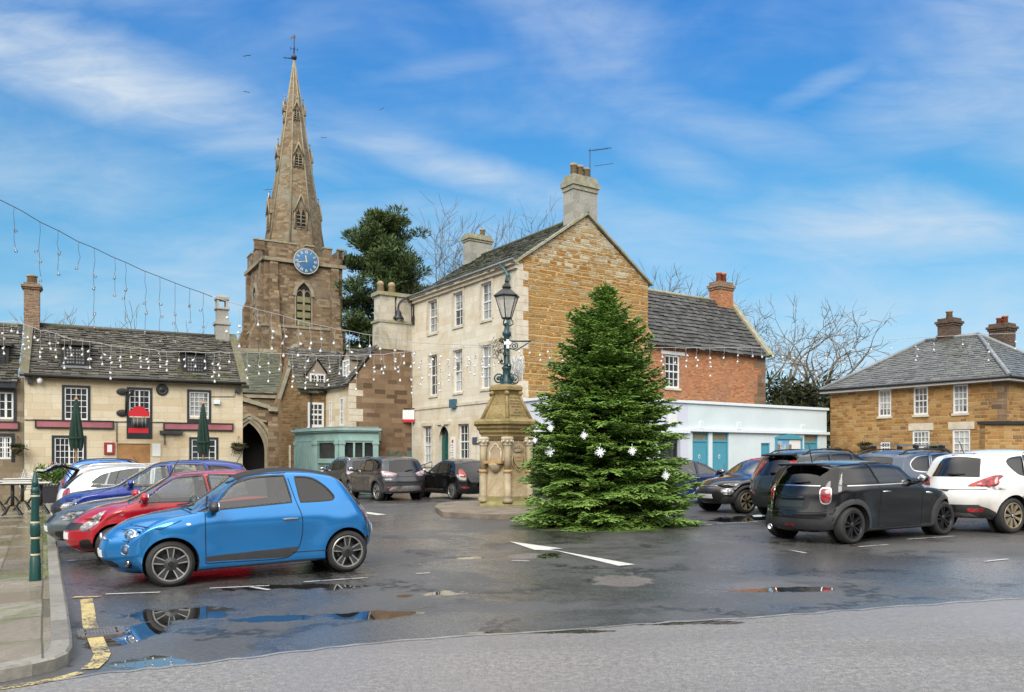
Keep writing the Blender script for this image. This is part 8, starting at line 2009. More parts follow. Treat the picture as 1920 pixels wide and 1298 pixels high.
# ---------------------------------------------------------------- fountain, lamp, lights, pavement furniture
M['fount'] = stone('fountain_sandstone', 3.0, 2.0, [(0, (.44,.36,.235)), (1, (.52,.43,.295))], (.36,.28,.18), .003, .004, 1, .85, .2, (.26,.185,.075), .75, 1.3, .3, .2)
M['fount_roof'] = stone('lichened_fountain_roof', 3.0, .55, [(0, (.27,.20,.09)), (1, (.36,.28,.13))], (.16,.12,.06), .005, .004, 1, .9, .3, (.13,.105,.035), .75, 1.6, .45, .1)
M['fount_shaft'] = simple('pinkish_marble_shaft', (.35,.285,.18), .65, var=.3, scale=3)
M['fount_base'] = simple('green_slimed_base', (.24,.215,.09), .85, var=.3, scale=4, bump=.3, dirt=(.14,.19,.02))
FB = G(948, 957); FC = on(FB.x, FB.y+.62); FS = FC.y/F
zp = lambda y: CAM_H+(HY-y)*FS
fo = thing('drinking_fountain', FC, 'old hexagonal sandstone drinking fountain with pyramid roof beside Christmas tree', 'fountain')
HEX = [math.pi*1.5+k*math.pi/3 for k in range(6)]; ROT = R(4)
def hexring(r, z): return [FC.xy.to_3d()+V((math.cos(a+ROT)*r, math.sin(a+ROT)*r, z)) for a in HEX]
def hexlathe(prof, mat, name, parent, angle=None):
    m = MB(); rg = [hexring(r, z) for r, z in prof]
    for a, b in zip(rg, rg[1:]):
        for k in range(6): m.face([a[k], a[(k+1) % 6], b[(k+1) % 6], b[k]])
    m.face(rg[-1]); m.face(rg[0][::-1]); return m.build(name, mat, parent)
px_ = lambda n: n*FS            # picture-measured sizes at the fountain's distance
zb0, zb1 = FC.z-.05, zp(929)
hexlathe([(px_(58),zb0),(px_(58),zp(944)),(px_(52),zp(938)),(px_(52),zb1)], M['fount_base'], 'base', fo)
zc0 = zp(837)
bd = hexlathe([(px_(48),zb1),(px_(43),zp(818))], M['fount'], 'body', fo)
for k in range(6):
    m = MB(); a = HEX[k]+ROT; c = V((FC.x+math.cos(a)*px_(48.5), FC.y+math.sin(a)*px_(48.5), 0)); r = px_(6.5)
    m.lathe([(r*1.5,zp(940)),(r*1.5,zp(935)),(r*1.1,zp(930)),(r*1.25,zp(928)),(r,zp(926)),(r,zp(885))], 14, c); m.lathe([(r*.97,zp(881)),(r*.95,zc0)], 14, c)
    co_ = m.build('column', M['fount_shaft'], fo)
    m = MB(); m.lathe([(r*1.02,zp(886)),(r*1.3,zp(885)),(r*1.3,zp(881)),(r*1.02,zp(880))], 14, c, cap=False); m.build('shaft_ring', simple('tan_shaft_ring_%d' % k, (.42,.28,.12), .6), co_)
    m = MB(); m.lathe([(r,zc0),(r*1.15,zp(834)),(r*1.2,zp(830)),(r*1.75,zp(825)),(r*1.8,zp(823)),(r*1.5,zp(820))], 14, c)
    for j in range(8): b = 2*math.pi*j/8; m.ball(c+V((math.cos(b)*r*1.45, math.sin(b)*r*1.45, zp(829)+.02*(j % 2))), r*.45, 6, 5)
    m.build('capital', M['dressed'], co_)
hexlathe([(px_(46),zp(826)),(px_(52),zp(819)),(px_(52),zp(816)),(px_(57),zp(812)),(px_(57),zp(808)),(px_(62),zp(804)),(px_(62),zp(800)),(px_(68),zp(797)),(px_(68),zp(792)),(px_(64),zp(789)),(px_(57),zp(787))], M['fount_roof'], 'cornice', fo)
rf_ = hexlathe([(px_(52),zp(789)),(px_(49.5),zp(785)),(px_(25),zp(740))], M['fount_roof'], 'roof', fo)
m = MB()
for a, b in zip(hexring(px_(52),zp(788)), hexring(px_(25.5),zp(738))): m.tube([a,b],[.055,.045],6)
m.build('rib', M['fount_roof'], rf_)
cap = hexlathe([(px_(26),zp(741)),(px_(30),zp(736)),(px_(35),zp(733)),(px_(35),zp(727)),(px_(31),zp(724)),(px_(20),zp(722))], M['fount_roof'], 'cap', fo)
m = MB()
for q in hexring(px_(30), zp(739)): m.ball(q, .08, 8, 6)
m.build('boss', M['fount_roof'], cap)
def hexface(k): 
    a, b = hexring(px_(48), 0)[k], hexring(px_(48), 0)[(k+1) % 6]; f = Frame((a.x,a.y), b-a); n = (a+b)/2-FC; n.z = 0; f.n = n.normalized(); return f, (b-a).length
for k in (1, 3, 5):      # niches with bowls
    f, L = hexface(k); um = L/2; m = MB(); z0, z1, z2_ = zp(866), zp(846), zp(838)
    pts = [(um-.19,z0),(um-.19,z1),(um-.16,z1+.07),(um-.10,z1+.09),(um-.07,z1+.17),(um,z1+.22),(um+.07,z1+.17),(um+.10,z1+.09),(um+.16,z1+.07),(um+.19,z1),(um+.19,z0)]
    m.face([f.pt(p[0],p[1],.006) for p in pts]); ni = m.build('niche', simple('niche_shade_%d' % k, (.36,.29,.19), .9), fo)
    m = MB()
    for a, b in zip(pts, pts[1:]): m.tube([f.pt(*a,.01), f.pt(*b,.01)], .022, 6)
    m.build('niche_moulding', M['dressed'], ni)
    m = MB(); f.ubox(m, um-.29, um+.29, z0-.05, z0+.03, .0, .22); m.build('shelf', simple('tan_shelf_%d' % k, (.42,.27,.11), .7), ni)
    m = MB(); c = f.pt(um, z0-.05, .02); m.lathe([(.001,-.26),(.08,-.25),(.16,-.17),(.22,-.06),(.23,0)], 18, c); m.build('bowl', M['fount'], ni)
for k in (0, 2, 4):      # crowned crest in relief
    f, L = hexface(k); um = L/2; m = MB(); zc = zp(861); pt = lambda u, z, o=.015: f.pt(um+u, zc+z, o)
    sh_ = [(-.17,.17),(.17,.17),(.175,.02),(.14,-.12),(.07,-.21),(0,-.26),(-.07,-.21),(-.14,-.12),(-.175,.02)]
    m.prism([pt(u,z,.001) for u,z in sh_], f.n*.03)
    for i in range(6): m.ball(pt(-.12+.08*(i % 3)+(.04 if i > 2 else 0), .08-.12*(i//3), .035), .025, 6, 5)
    for s in (-1,1): m.tube([pt(s*(.19+.05*math.sin(t*math.pi)), .15-.42*t, .02) for t in (0,.2,.4,.6,.8,1)], [.012,.022,.026,.024,.02,.01], 6); m.tube([pt(s*.12,-.2,.02), pt(s*.05,-.33,.02), pt(0,-.36,.02)], .015, 5)
    m.tube([pt(-.13,.24), pt(.13,.24)], .018, 6); m.tube([pt(-.15,.28), pt(.15,.28)], .014, 6)
    for u in (-.13,-.065,0,.065,.13): m.tube([pt(u,.28), pt(u*1.25,.36), pt(u*.5,.43), pt(0,.45)], .012, 5); m.ball(pt(u*1.2,.35,.02), .018, 6, 5)
    m.ball(pt(0,.48), .026, 8, 6); m.tube([pt(0,.5), pt(0,.56)], .009, 5); m.tube([pt(-.025,.535), pt(.025,.535)], .009, 5); m.build('crest', M['fount'], fo)
# worn inscription on the roof slopes: rows of cut strokes
f0 = [hexring(px_(52),zp(788)), hexring(px_(25),zp(740))]; rng = random.Random(6)
for k in (0,):
    a, b, c, d = f0[0][k], f0[0][(k+1) % 6], f0[1][(k+1) % 6], f0[1][k]; n = (b-a).cross(d-a).normalized(); n = n if n.y < 0 else -n; m = MB()
    for row in range(7):
        t = .12+row*.115; l, r_ = a.lerp(d,t), b.lerp(c,t); wd = (.80,.45,.2,.5,.62,.55,.6)[row]; x = .5-wd/2
        while x < .5+wd/2:
            p = l.lerp(r_, x)+n*.004; up = (d-a).normalized(); rt = (r_-l).normalized(); w_ = rng.uniform(.02,.034)
            m.box(p, rt*.008, up*.045, n*.004)
            if rng.random() < .8: m.box(p+rt*w_*.8, rt*.008, up*.045, n*.004)
            if rng.random() < .6: m.box(p+up*rng.choice((0,.018,.038))+n*.001, rt*w_*.8, up*.007, n*.004)
            x += (w_+.018)/ (r_-l).length
    m.build('inscription', simple('cut_lettering', (.09,.065,.03), .9), rf_)
# island it stands on
isl = [(815,958),(822,951),(858,947),(1000,946),(1100,950),(1100,975),(980,974),(930,974.5),(880,972),(830,969)]
ip = [G(*q) for q in isl]; m = MB(); m.prism([on(p.x,p.y,-.02) for p in ip], UP*.15); io = m.build('stone_island', simple('worn_island_paving', (.19,.155,.12), .75, var=.35, scale=3, bump=.4, dirt=(.09,.085,.04)))
tag(io, 'low stone island of worn paving under the drinking fountain', 'kerb island')

# ---- lamp post on top of the fountain
lt = thing('street_lamp', V((FC.x,FC.y,zp(723))), 'teal cast iron lamp post with black glazed lantern on the fountain', 'street lamp')
LX = (950-CXP)*FS; Lc = V((LX, FC.y, 0)); m = MB()
m.lathe([(.26,zp(723)),(.26,zp(721)),(.16,zp(719)),(.16,zp(712)),(.12,zp(708)),(.12,zp(694)),(.15,zp(692)),(.15,zp(689)),(.10,zp(687)),(.085,zp(632)),(.13,zp(629)),(.14,zp(624)),(.08,zp(620)),(.06,zp(606))], 16, Lc); m.build('post', M['iron_teal'], lt)
def scroll(c, d, s, w, mb):
    pts = []
    for k in range(26):
        t = k/25*3.6*math.pi; r = s*(.12+.88*(1-k/25)); pts.append(c+d*(s*.95-math.cos(t)*r)+UP*(math.sin(t)*r*.9+s*.9))
    mb.tube(pts, w, 5)
for k in range(4):
    m = MB(); a = k*math.pi/2+.5; d = V((math.cos(a), math.sin(a), 0)); scroll(Lc+d*.1+UP*zp(722), d, .19, .026, m); m.tube([Lc+d*.16+UP*zp(714), Lc+d*.34+UP*zp(709)], .02, 5)
    m.build('scroll_bracket', M['iron_teal'], lt)
m = MB(); m.tube([Lc+UP*zp(640), Lc+V((.75,0,0))+UP*zp(640)], .028, 6); m.tube([Lc+UP*zp(652), Lc+V((.3,0,0))+UP*zp(657), Lc+V((.7,0,0))+UP*zp(642)], .02, 5); scroll(Lc+V((.12,0,0))+UP*zp(656), V((1,0,0)), .13, .018, m); m.build('ladder_arm', M['iron_teal'], lt)
zl0, zl1, zl2 = zp(597), zp(557), zp(545)
fr4 = lambda r, z, o=0: [Lc+V((math.cos(a+.55)*r, math.sin(a+.55)*r, z)) for a in (0, math.pi/2, math.pi, math.pi*1.5)]
hex6 = lambda r, z: [Lc+V((math.cos(a+.3)*r, math.sin(a+.3)*r, z)) for a in [k*math.pi/3 for k in range(6)]]
lo, hi = hex6(.15, zl0), hex6(.37, zl1); m = MB()
for k in range(6): m.face([lo[k], lo[(k+1) % 6], hi[(k+1) % 6], hi[k]])
lp = NT('milky_lantern_glass'); lp.b.inputs['Alpha'].default_value = .55; la = m.build('lantern_glass', lp.base((.72,.71,.66), .15, 0, .6), lt)
m = MB()
for k in range(6): m.tube([lo[k], hi[k]], .017, 5); m.tube([hi[k], hi[(k+1) % 6]], .028, 5); m.tube([lo[k], lo[(k+1) % 6]], .02, 5)
m.face(lo)
for k in range(3): a = k*2*math.pi/3; d = V((math.cos(a), math.sin(a), 0)); m.tube([Lc+d*.06+UP*zp(612), Lc+d*.2+UP*zp(608), Lc+d*.19+UP*zp(603), Lc+d*.13+UP*zp(598)], .018, 5)
m.build('frame', M['iron'], la)
m = MB(); r6 = [(.42,zl1),(.42,zl1+.03),(.27,zp(548)),(.16,zp(543)),(.12,zp(542)),(.15,zp(540)),(.15,zp(538)),(.09,zp(533)),(.05,zp(530)),(.07,zp(528)),(.05,zp(525)),(.012,zp(517)),(.001,zp(515))]; m.lathe(r6, 6, Lc, a0=.3, sm=False); m.build('lantern_roof', M['iron'], lt)
m = MB(); m.tube([Lc+UP*zl0, Lc+UP*(zl0+.25)], .03, 6); m.ball(Lc+UP*(zl0+.34), .085, 10, 8); m.build('bulb', simple('frosted_bulb', (.5,.49,.45), .4), la)
# withered garland and white tinsel net tied to the post
ga = thing('garland', Lc+UP*zp(660), 'grey green wreath garland with white bow wound round the lamp post', 'garland'); m = MB(); rng = random.Random(14)
for k in range(420):
    t = rng.random(); a = t*19; c = Lc+V((math.cos(a)*.14-.12*math.sin(t*3.1), math.sin(a)*.14, zp(628+62*t))); d = V((rng.gauss(0,1), rng.gauss(0,1), rng.gauss(-.2,.8))).normalized(); s = perp(d)[0]*.018; m.face([c-s, c+d*rng.uniform(.06,.2), c+s], 0 if rng.random() < .72 else 1, rng.random())
for k in range(150):
    c = Lc+V((-.34+rng.gauss(0,.06), -.06+rng.gauss(0,.05), zp(635+38*rng.random()))); d = V((rng.gauss(0,1), rng.gauss(0,1), rng.gauss(-.4,.8))).normalized(); s = perp(d)[0]*.016; m.face([c-s, c+d*rng.uniform(.06,.16), c+s], 0, rng.random())
m.build('leaves', [M['yew'], M['white_paint']], ga)
m = MB(); c = Lc+V((.02,-.2,0)); m.box(c+V((-.03,0,zp(655))), (.09,0,0), (0,.03,0), (0,0,px_(17))); m.box(c+V((-.10,-.005,zp(648))), (.22,0,0), (0,.03,0), (0,0,px_(6))); m.build('bow', M['white_paint'], ga)
ti = thing('tinsel_net', Lc+V((.4,0,zp(650))), 'tangle of white light netting hanging right of the lamp post', 'lights'); m = MB()
for k in range(60):
    x = rng.uniform(.16,.5); z1_, z0_ = zp(664+rng.random()*14), zp(690+28*rng.random()); pts = [Lc+V((x+rng.gauss(0,.05), rng.gauss(-.05,.06), z1_+(z0_-z1_)*t)) for t in (0,.25,.5,.75,1)]; m.tube(pts, .0075, 3)
m.build('strands', M['white_paint'], ti)

# ---- festoons of bulbs over the square
M['bulb'] = simple('white_opal_bulb', (.74,.75,.74), .12, var=.04); M['socket'] = simple('grey_bulb_socket', (.30,.30,.31), .6); M['cable'] = simple('pale_cable', (.45,.45,.45), .6); M['cable_dark'] = simple('dark_cable', (.06,.06,.07), .6)
t_ = glass_see('clear_bulb_glass', (.85,.87,.88)); M['bulb_clear'] = t_
_b = MB(); _b.lathe([(.001,-.105),(.022,-.102),(.036,-.088),(.041,-.068),(.038,-.05),(.026,-.028),(.017,-.012)], 10, cap=False); BULB = _b.build('bulb', M['bulb'], None, True, uv=False)
_s = MB(); _s.lathe([(.019,-.016),(.019,.03),(.01,.036)], 8, cap=False); SOCK = _s.build('socket', M['socket'], None, True, uv=False)
bm_, sm_ = BULB.data, SOCK.data; bpy.data.objects.remove(BULB); bpy.data.objects.remove(SOCK)
bmc = bm_.copy(); bmc.materials[0] = M['bulb_clear']
def catenary(a, b, sag, n=40): return [V(a).lerp(V(b), k/n)-UP*sag*4*(k/n)*(1-k/n) for k in range(n+1)]
def festoon(pts, label, ndrop, seed, cable, lens=(.15,1.3), clear=False, k0=.02, k1=.98, wob=.03, size=1.0):
    rng = random.Random(seed); t = thing('string_lights', pts[0], label, 'string lights', 'festoon lights over the square'); m = MB(); q = [p+V((0,0,rng.gauss(0,wob)*.3)) for p in pts]; m.tube(q, .008, 5); m.build('cable', cable, t, uv=False)
    L = len(pts)-1; base = V(pts[0])
    for k in range(ndrop):
        f = (k0+(k1-k0)*(k+rng.uniform(-.2,.2)+.5)/ndrop)*L; i = min(L-1, int(f)); p = q[i].lerp(q[i+1], f-i); nbul = rng.choice((1,2,2,3,3,4)); ln = lens[0]+(lens[1]-lens[0])*(nbul-.6)/4*rng.uniform(.7,1.15)
        m = MB(); dp = [p+V((rng.gauss(0,.012), rng.gauss(0,.012), -ln*j/6)) for j in range(7)]; dp[0] = p; m.tube(dp, .0042, 4); d = m.build('drop_cable', M['cable'] if not clear else M['cable_dark'], t, uv=False)
        for j in range(nbul):
            z = ln*(1-j/max(1, nbul)*.8)-rng.uniform(0,.06)*(j > 0); pp = dp[min(6, int(round(z/ln*6)))]; last = j == 0
            tilt = rng.gauss(0,.15) if last else rng.choice((-1,1))*rng.uniform(.5,.9); o = bpy.data.objects.new('bulb', bmc if clear else bm_); COL.objects.link(o); o.parent = d
            off = V((math.sin(tilt)*.03, rng.gauss(0,.01), -.03)); o.location = pp+off-base; o.rotation_euler = (rng.gauss(0,.2), -tilt, rng.random()*6); o.scale = (size*.74,)*3
            s = bpy.data.objects.new('socket', sm_); COL.objects.link(s); s.parent = d; s.location = o.location; s.rotation_euler = o.rotation_euler; s.scale = o.scale
hub = Lc+UP*zp(646)
festoon([P(-40,352,14.6).lerp(P(398,556,19.2), k/14)-UP*.15*math.sin(math.pi*k/14) for k in range(15)], 'dark wire of clear bulbs rising to the left against the sky', 13, 5, M['cable_dark'], (.35,1.75), True, size=.95)
festoon([P(398,556,19.2).lerp(P(780,642,23.0), k/14)-UP*.12*math.sin(math.pi*k/14) for k in range(15)]+[P(780,642,23.0).lerp(hub, k/6)-UP*.05*math.sin(math.pi*k/6) for k in range(1,7)], 'light wire of white bulbs sloping down past the church tower to lamp', 22, 6, M['cable'], (.2,1.35), size=1.1)
pts2 = [P(-30,602,25), P(25,603,25), P(75,618,25.1), P(140,636,25.2), P(220,650,25.3), P(300,658,25.3), P(380,661,25.3), P(445,661,25.2)]
def dens(p, n=6): return [a.lerp(b, k/n) for a, b in zip(p, p[1:]) for k in range(n)]+[p[-1]]
festoon(dens(pts2), 'white bulb string dipping across the pub roof', 30, 7, M['cable'], (.15,1.0), size=1.15, wob=.06)
festoon(dens([P(445,661,25.2), P(540,664,25.1), P(640,668,25), P(720,664,24.8), P(800,657,24.6), P(880,651,24.4), hub-UP*.05]), 'white bulb string from pub gable across cottage to lamp', 27, 8, M['cable'], (.15,1.25), size=1.1)
festoon(dens([hub+UP*.05, P(1030,645,24.2), P(1120,650,24.6), P(1220,652,25), P(1320,652,25.3), P(1420,652,25.6), P(1500,648,25.9), P(1600,640,26.3), P(1750,632,27), P(1960,622,28)], 5), 'white bulb string from lamp past brick house to hipped roof', 36, 9, M['cable'], (.15,1.0), size=1.0)

# ---- bollards along the kerb
M['green_iron'] = simple('dark_green_cast_iron', (.006,.052,.045), .3, var=.15, scale=6); M['band'] = simple('cream_band', (.55,.50,.34), .5)
def bollard():
    b = thing('bollard', (0,0,0), 'x', 'bollard', 'green cast iron bollards along the kerb'); m = MB()
    m.lathe([(.115,0),(.115,.02),(.112,.03),(.10,.30),(.082,.32),(.08,.36),(.078,.52),(.076,.78)], 12); m.lathe([(.076,.78),(.072,1.14)], 12, cap=False)
    m.build('shaft', M['green_iron'], b); m = MB(); m.lathe([(.08,.58),(.098,.62),(.098,.73),(.08,.77)], 12); m.ball((0,0,1.19), .088, 12, 8, sc3=(1,1,.75)); m.lathe([(.075,1.12),(.09,1.14),(.075,1.16)], 12, cap=False); m.lathe([(.04,1.24),(.062,1.27),(.06,1.31),(.035,1.335),(.001,1.345)], 12); m.build('collar', M['green_iron'], b)
    m = MB()
    for z in (.35,.57,.775,1.125): m.lathe([(.084,z-.012),(.09,z),(.084,z+.012)], 12, cap=False)
    m.build('band', M['band'], b); return b
b0 = bollard(); p0 = G(66,1104); dk = V((-.506,.862,0)); BN = ['nearest green bollard by the drain end of the kerb','second green bollard, level with the blue car','third green bollard, level with the red car','fourth green bollard, level with the grey coupe','fifth green bollard, level with the indigo crossover','sixth green bollard, level with the white estate','seventh green bollard, beside the planter','farthest green bollard, beyond the planter']
for k in range(8):
    o = b0 if k == 0 else copy_tree(b0); q = p0+V((-.5945*k*1.9*.862-.0, k*1.9*.862, 0)) if False else V((p0.x*(1+.163*k), p0.y*(1+.163*k), 0)); o.location = on(q.x, q.y, KH-.01); o['label'] = BN[k]; o.scale = (.62,.62,.98)

# ---- cafe tables and stacked chairs
M['alu'] = simple('brushed_aluminium', (.55,.55,.54), .3, .85, var=.1); M['slat_white'] = simple('pale_slat', (.62,.62,.58), .45, var=.08)
def cafe_table():
    t = thing('cafe_table', (0,0,0), 'x', 'table', 'cafe tables on the pavement'); m = MB()
    for k in range(6): m.box((-.62,-.33+k*.112,.93), (1.24,0,0), (0,.085,0), (0,0,.03))
    m.build('table_top', M['slat_white'], t); m = MB()
    for y in (-.3,.3): m.box((-.6,y-.02,.885), (1.2,0,0), (0,.04,0), (0,0,.043))
    for s in (-1,1): m.box((s*.6-.02,-.34,.886), (.04,0,0), (0,.68,0), (0,0,.041))
    m.build('apron', M['iron'], t)
    for s in (-1, 1):
        m = MB(); m.tube([(s*.36,0,.9),(s*.36,0,.25)], .05, 8)
        for a in range(4): d = V((math.cos(a*math.pi/2+.78), math.sin(a*math.pi/2+.78), 0)); c = V((s*.36,0,0)); m.tube([c+UP*.3, c+d*.12+UP*.26, c+d*.24+UP*.1, c+d*.3+UP*.0, c+d*.33+UP*.02], .022, 6)
        m.build('pedestal', M['iron'], t)
    return t
t0 = cafe_table()
for k, (px, py, rz, lab) in enumerate([(50,972,24,'slatted cafe table standing nearest behind the bollards'), (18,962,24,'slatted cafe table at the left edge of pavement'), (44,950,24,'slatted cafe table furthest back, before the stacked chairs')]):
    o = t0 if k == 0 else copy_tree(t0); q = G(px, py); o.location = on(q.x, q.y, KH); o.rotation_euler = (0,0,R(rz)); o['label'] = lab
def cafe_chair():
    c = thing('cafe_chair', (0,0,0), 'x', 'chair', 'aluminium chairs in one stack'); m = MB()
    for s in (-1,1):
        m = MB(); m.tube([(.22,s*.26,0),(.25,s*.26,.44),(.22,s*.27,.66),(-.02,s*.27,.68),(-.24,s*.25,.70)], .014, 6); m.build('leg', M['alu'], c); m = MB(); m.tube([(-.3,s*.23,0),(-.2,s*.23,.45),(-.27,s*.22,.86)], .014, 6); m.build('leg', M['alu'], c)
    m = MB()
    for k in range(5): m.box((-.18+k*.085,-.24,.44), (.06,0,0), (0,.48,0), (0,0,.014))
    m.build('seat', M['alu'], c); m = MB(); m.tube([(-.27,-.22,.85),(-.31,0,.87),(-.27,.22,.85)], .014, 6)
    for k in range(3): m.box((-.262+k*.006,-.22,.56+k*.09), (.012,0,0), (0,.44,0), (0,0,.06))
    m.build('backrest', M['alu'], c); return c
c0_ = cafe_chair(); sp = G(52, 944); CL = ['lowest aluminium chair of the stack by the blue bin','second lowest aluminium chair of the stack by the blue bin','middle aluminium chair of the stack by the blue bin','second highest aluminium chair of the stack by the blue bin','topmost aluminium chair of the stack by the blue bin']
for k in range(5):
    o = c0_ if k == 0 else copy_tree(c0_); o.location = on(sp.x+k*.045, sp.y, KH+.10*k); o.rotation_euler = (0,0,R(20)); o['label'] = CL[k]
# wheelie bin
M['bin'] = simple('blue_bin_plastic', (.015,.13,.38), .4, var=.1)
bp = G(6, 938); bi = thing('wheelie_bin', on(bp.x,bp.y,KH), 'large blue wheeled bin at the left edge behind the chairs', 'bin', rotz=R(24)); m = MB()
m.prism([(-.5,-.35,.12),(.5,-.35,.12),(.58,-.42,1.22),(-.58,-.42,1.22)], (0,.75,0)); 
for k in range(5): m.box((-.46+k*.2,-.41,.2), (.05,0,0), (0,.03,.0), (0,-.045,.95))
m.build('body', M['bin'], bi, True); m = MB(); m.prism([(-.62,-.46,1.225),(.62,-.46,1.225),(.62,-.46,1.26),(.5,-.4,1.36),(-.5,-.4,1.36),(-.62,-.46,1.26)], (0,.86,0)); m.build('lid', M['bin'], bi, True)
for s in (-1,1):
    w_ = MB(); w_.lathe([(.08,-.02),(.08,.02)], 14, (s*.42,.2,.08), 'X'); w_.build('wheel', M['tyre'], bi, True)
# planter with a green shrub
pp = G(100, 948); pl = thing('planter', on(pp.x,pp.y,KH), 'dark box planter filled with fresh green shrub beside the white cars', 'planter', rotz=R(24)); m = MB(); m.prism([(-.55,-.3,0),(.55,-.3,0),(.6,-.33,.62),(-.6,-.33,.62)], (0,.64,0)); m.build('box', simple('dark_planter', (.022,.02,.028), .5), pl, True); m = MB(); m.box((-.62,-.35,.62), (1.24,0,0), (0,.68,0), (0,0,.04)); m.build('rim', M['clad'], pl, True)
m = MB(); rng = random.Random(19)
for k in range(60): tuft(m, V((rng.uniform(-.52,.52), rng.uniform(-.28,.28), .75+rng.random()*.55)), .2, 32, rng, (.05,.16), .022, .9, .7)
m.build('shrub', M['shrub'], pl, True, uv=False)
# closed parasols in front of the pub
M['parasol'] = simple('dark_green_canvas', (.012,.038,.026), .85, var=.25, scale=5)
def parasol(px, ytop, ybot, Y, lab):
    top = P(px, ytop, Y); h = top.z-gz(top.x); b = V((top.x, Y, gz(top.x))); t = thing('parasol', b, lab, 'parasol', 'closed parasols before the pub'); m = MB(); zb_ = P(px, ybot, Y).z; n = 18
    rows = []
    for k in range(10):
        f = k/9; z = top.z-.06-(top.z-.06-zb_)*f; r = .05+.20*f**.75*(1-.35*max(0,f-.8)/.2); rows.append([b.xy.to_3d()+V((math.cos(2*math.pi*j/n+f*.5)*r*(1+.22*(-1)**j*min(1,f*2)), math.sin(2*math.pi*j/n+f*.5)*r*(1+.22*(-1)**j*min(1,f*2)), z+.03*(j % 2)*f)) for j in range(n)])
    for a, c in zip(rows, rows[1:]):
        for j in range(n): m.face([a[j], a[(j+1) % n], c[(j+1) % n], c[j]], sm=True)
    m.build('canopy', M['parasol'], t); m = MB(); m.tube([b, top], .035, 8); m.lathe([(.05,top.z-.06),(.09,top.z-.03),(.07,top.z),(.02,top.z+.08)], 10, b.xy.to_3d()); m.build('pole', M['timber'], t)
    m = MB(); z = zb_+(top.z-zb_)*.22; m.lathe([(.265,z-.03),(.27,z),(.265,z+.03)], 18, b.xy.to_3d(), cap=False); m.build('strap', M['parasol'], t)
    m = MB(); m.lathe([(.42,b.z),(.42,b.z+.06),(.08,b.z+.1),(.06,b.z+.35)], 18, b.xy.to_3d()); m.build('base', M['iron'], t)
parasol(143, 748, 842, 30.5, 'closed dark green parasol left, under the first pub window'); parasol(381, 756, 850, 33, 'closed dark green parasol right, before the right hand pub window')
# drain grate and small iron covers
gp = G(190,1188); gr = thing('drain_grate', on(gp.x,gp.y,.003), 'rusty cast iron drain grate in the puddle by the kerb', 'drain', rotz=R(120)); m = MB(); gx, gy = .17, .17
for s in (-1,1): m.box((s*gx-.03,-gy,0), (.06,0,0), (0,2*gy,0), (0,0,.02)); m.box((-gx+.03,s*gy-.03,.0), (2*gx-.06,0,0), (0,.06,0), (0,0,.02))
m.build('frame', simple('rusty_iron', (.17,.15,.135), .35, .4, var=.35, scale=15), gr, True); m = MB()
for k in range(9): y = -gy+.06+k*(2*gy-.12)/8; m.box((-gx+.03,y-.012,.0), (2*gx-.06,0,0), (0,.024,0), (0,0,.018))
m.box((-.012,-gy+.03,.003), (.024,0,0), (0,2*gy-.06,0), (0,0,.017)); m.build('bars', bpy.data.materials['rusty_iron'], gr, True); m = MB(); m.box((-gx+.02,-gy+.02,-.004), (2*gx-.04,0,0), (0,2*gy-.04,0), (0,0,.006)); m.build('gully', M['well'], gr, True)
# chalk board between fountain and tree
q = on(*(lambda p: (p.x, p.y))(P(1014,930,29.0))); ab = thing('chalkboard', q, 'dark folding chalkboard sign standing between fountain and tree', 'sign', rotz=R(-8))
for s in (-1, 1):
    m = MB(); m.prism([(-.33,s*.28,0),(.33,s*.28,0),(.33,s*.02,1.0),(-.33,s*.02,1.0)], (0,.03*s,0)); b = m.build('board', simple('slate_blackboard', (.03,.036,.045), .6, var=.2) if s < 0 else M['shop_dark'], ab, True)
    if s < 0:
        m = MB(); rng = random.Random(3)
        for k in range(4):
            z = .82-k*.13; y = -.28+.26*z-.034; w_ = rng.uniform(.2,.4); x = -w_/2
            while x < w_/2: m.box((x,y,z), (rng.uniform(.02,.05),0,0), (0,-.002,0), (0,.008,.035)); x += .06
        m.build('chalk_lettering', M['white_paint'], b, True)
        m = MB()
        for x in (-.36,.33): m.prism([(x,-.29,0),(x+.03,-.29,0),(x+.03,-.03,1.04),(x,-.03,1.04)], (0,-.03,0))
        m.build('frame', M['timber'], b, True)
# railing by the front door
m = MB(); r0_, r1_ = fF.pt(fF.px(822,880)[0], 0, .4), fF.pt(fF.px(798,880)[0], 0, .9); zt0, zt1 = P(826,866,r0_.y).z, P(798,880,r1_.y).z
rl = thing('handrail', r1_, 'thin black iron handrail by the green front door', 'railing'); m.tube([r0_+UP*zt0, r1_+UP*zt1, r1_], .025, 6)
for k in range(4): q = r0_.lerp(r1_, k/3); m.tube([q, q+UP*(zt0+(zt1-zt0)*k/3)], .018, 5)
m.build('rail', M['iron'], rl)
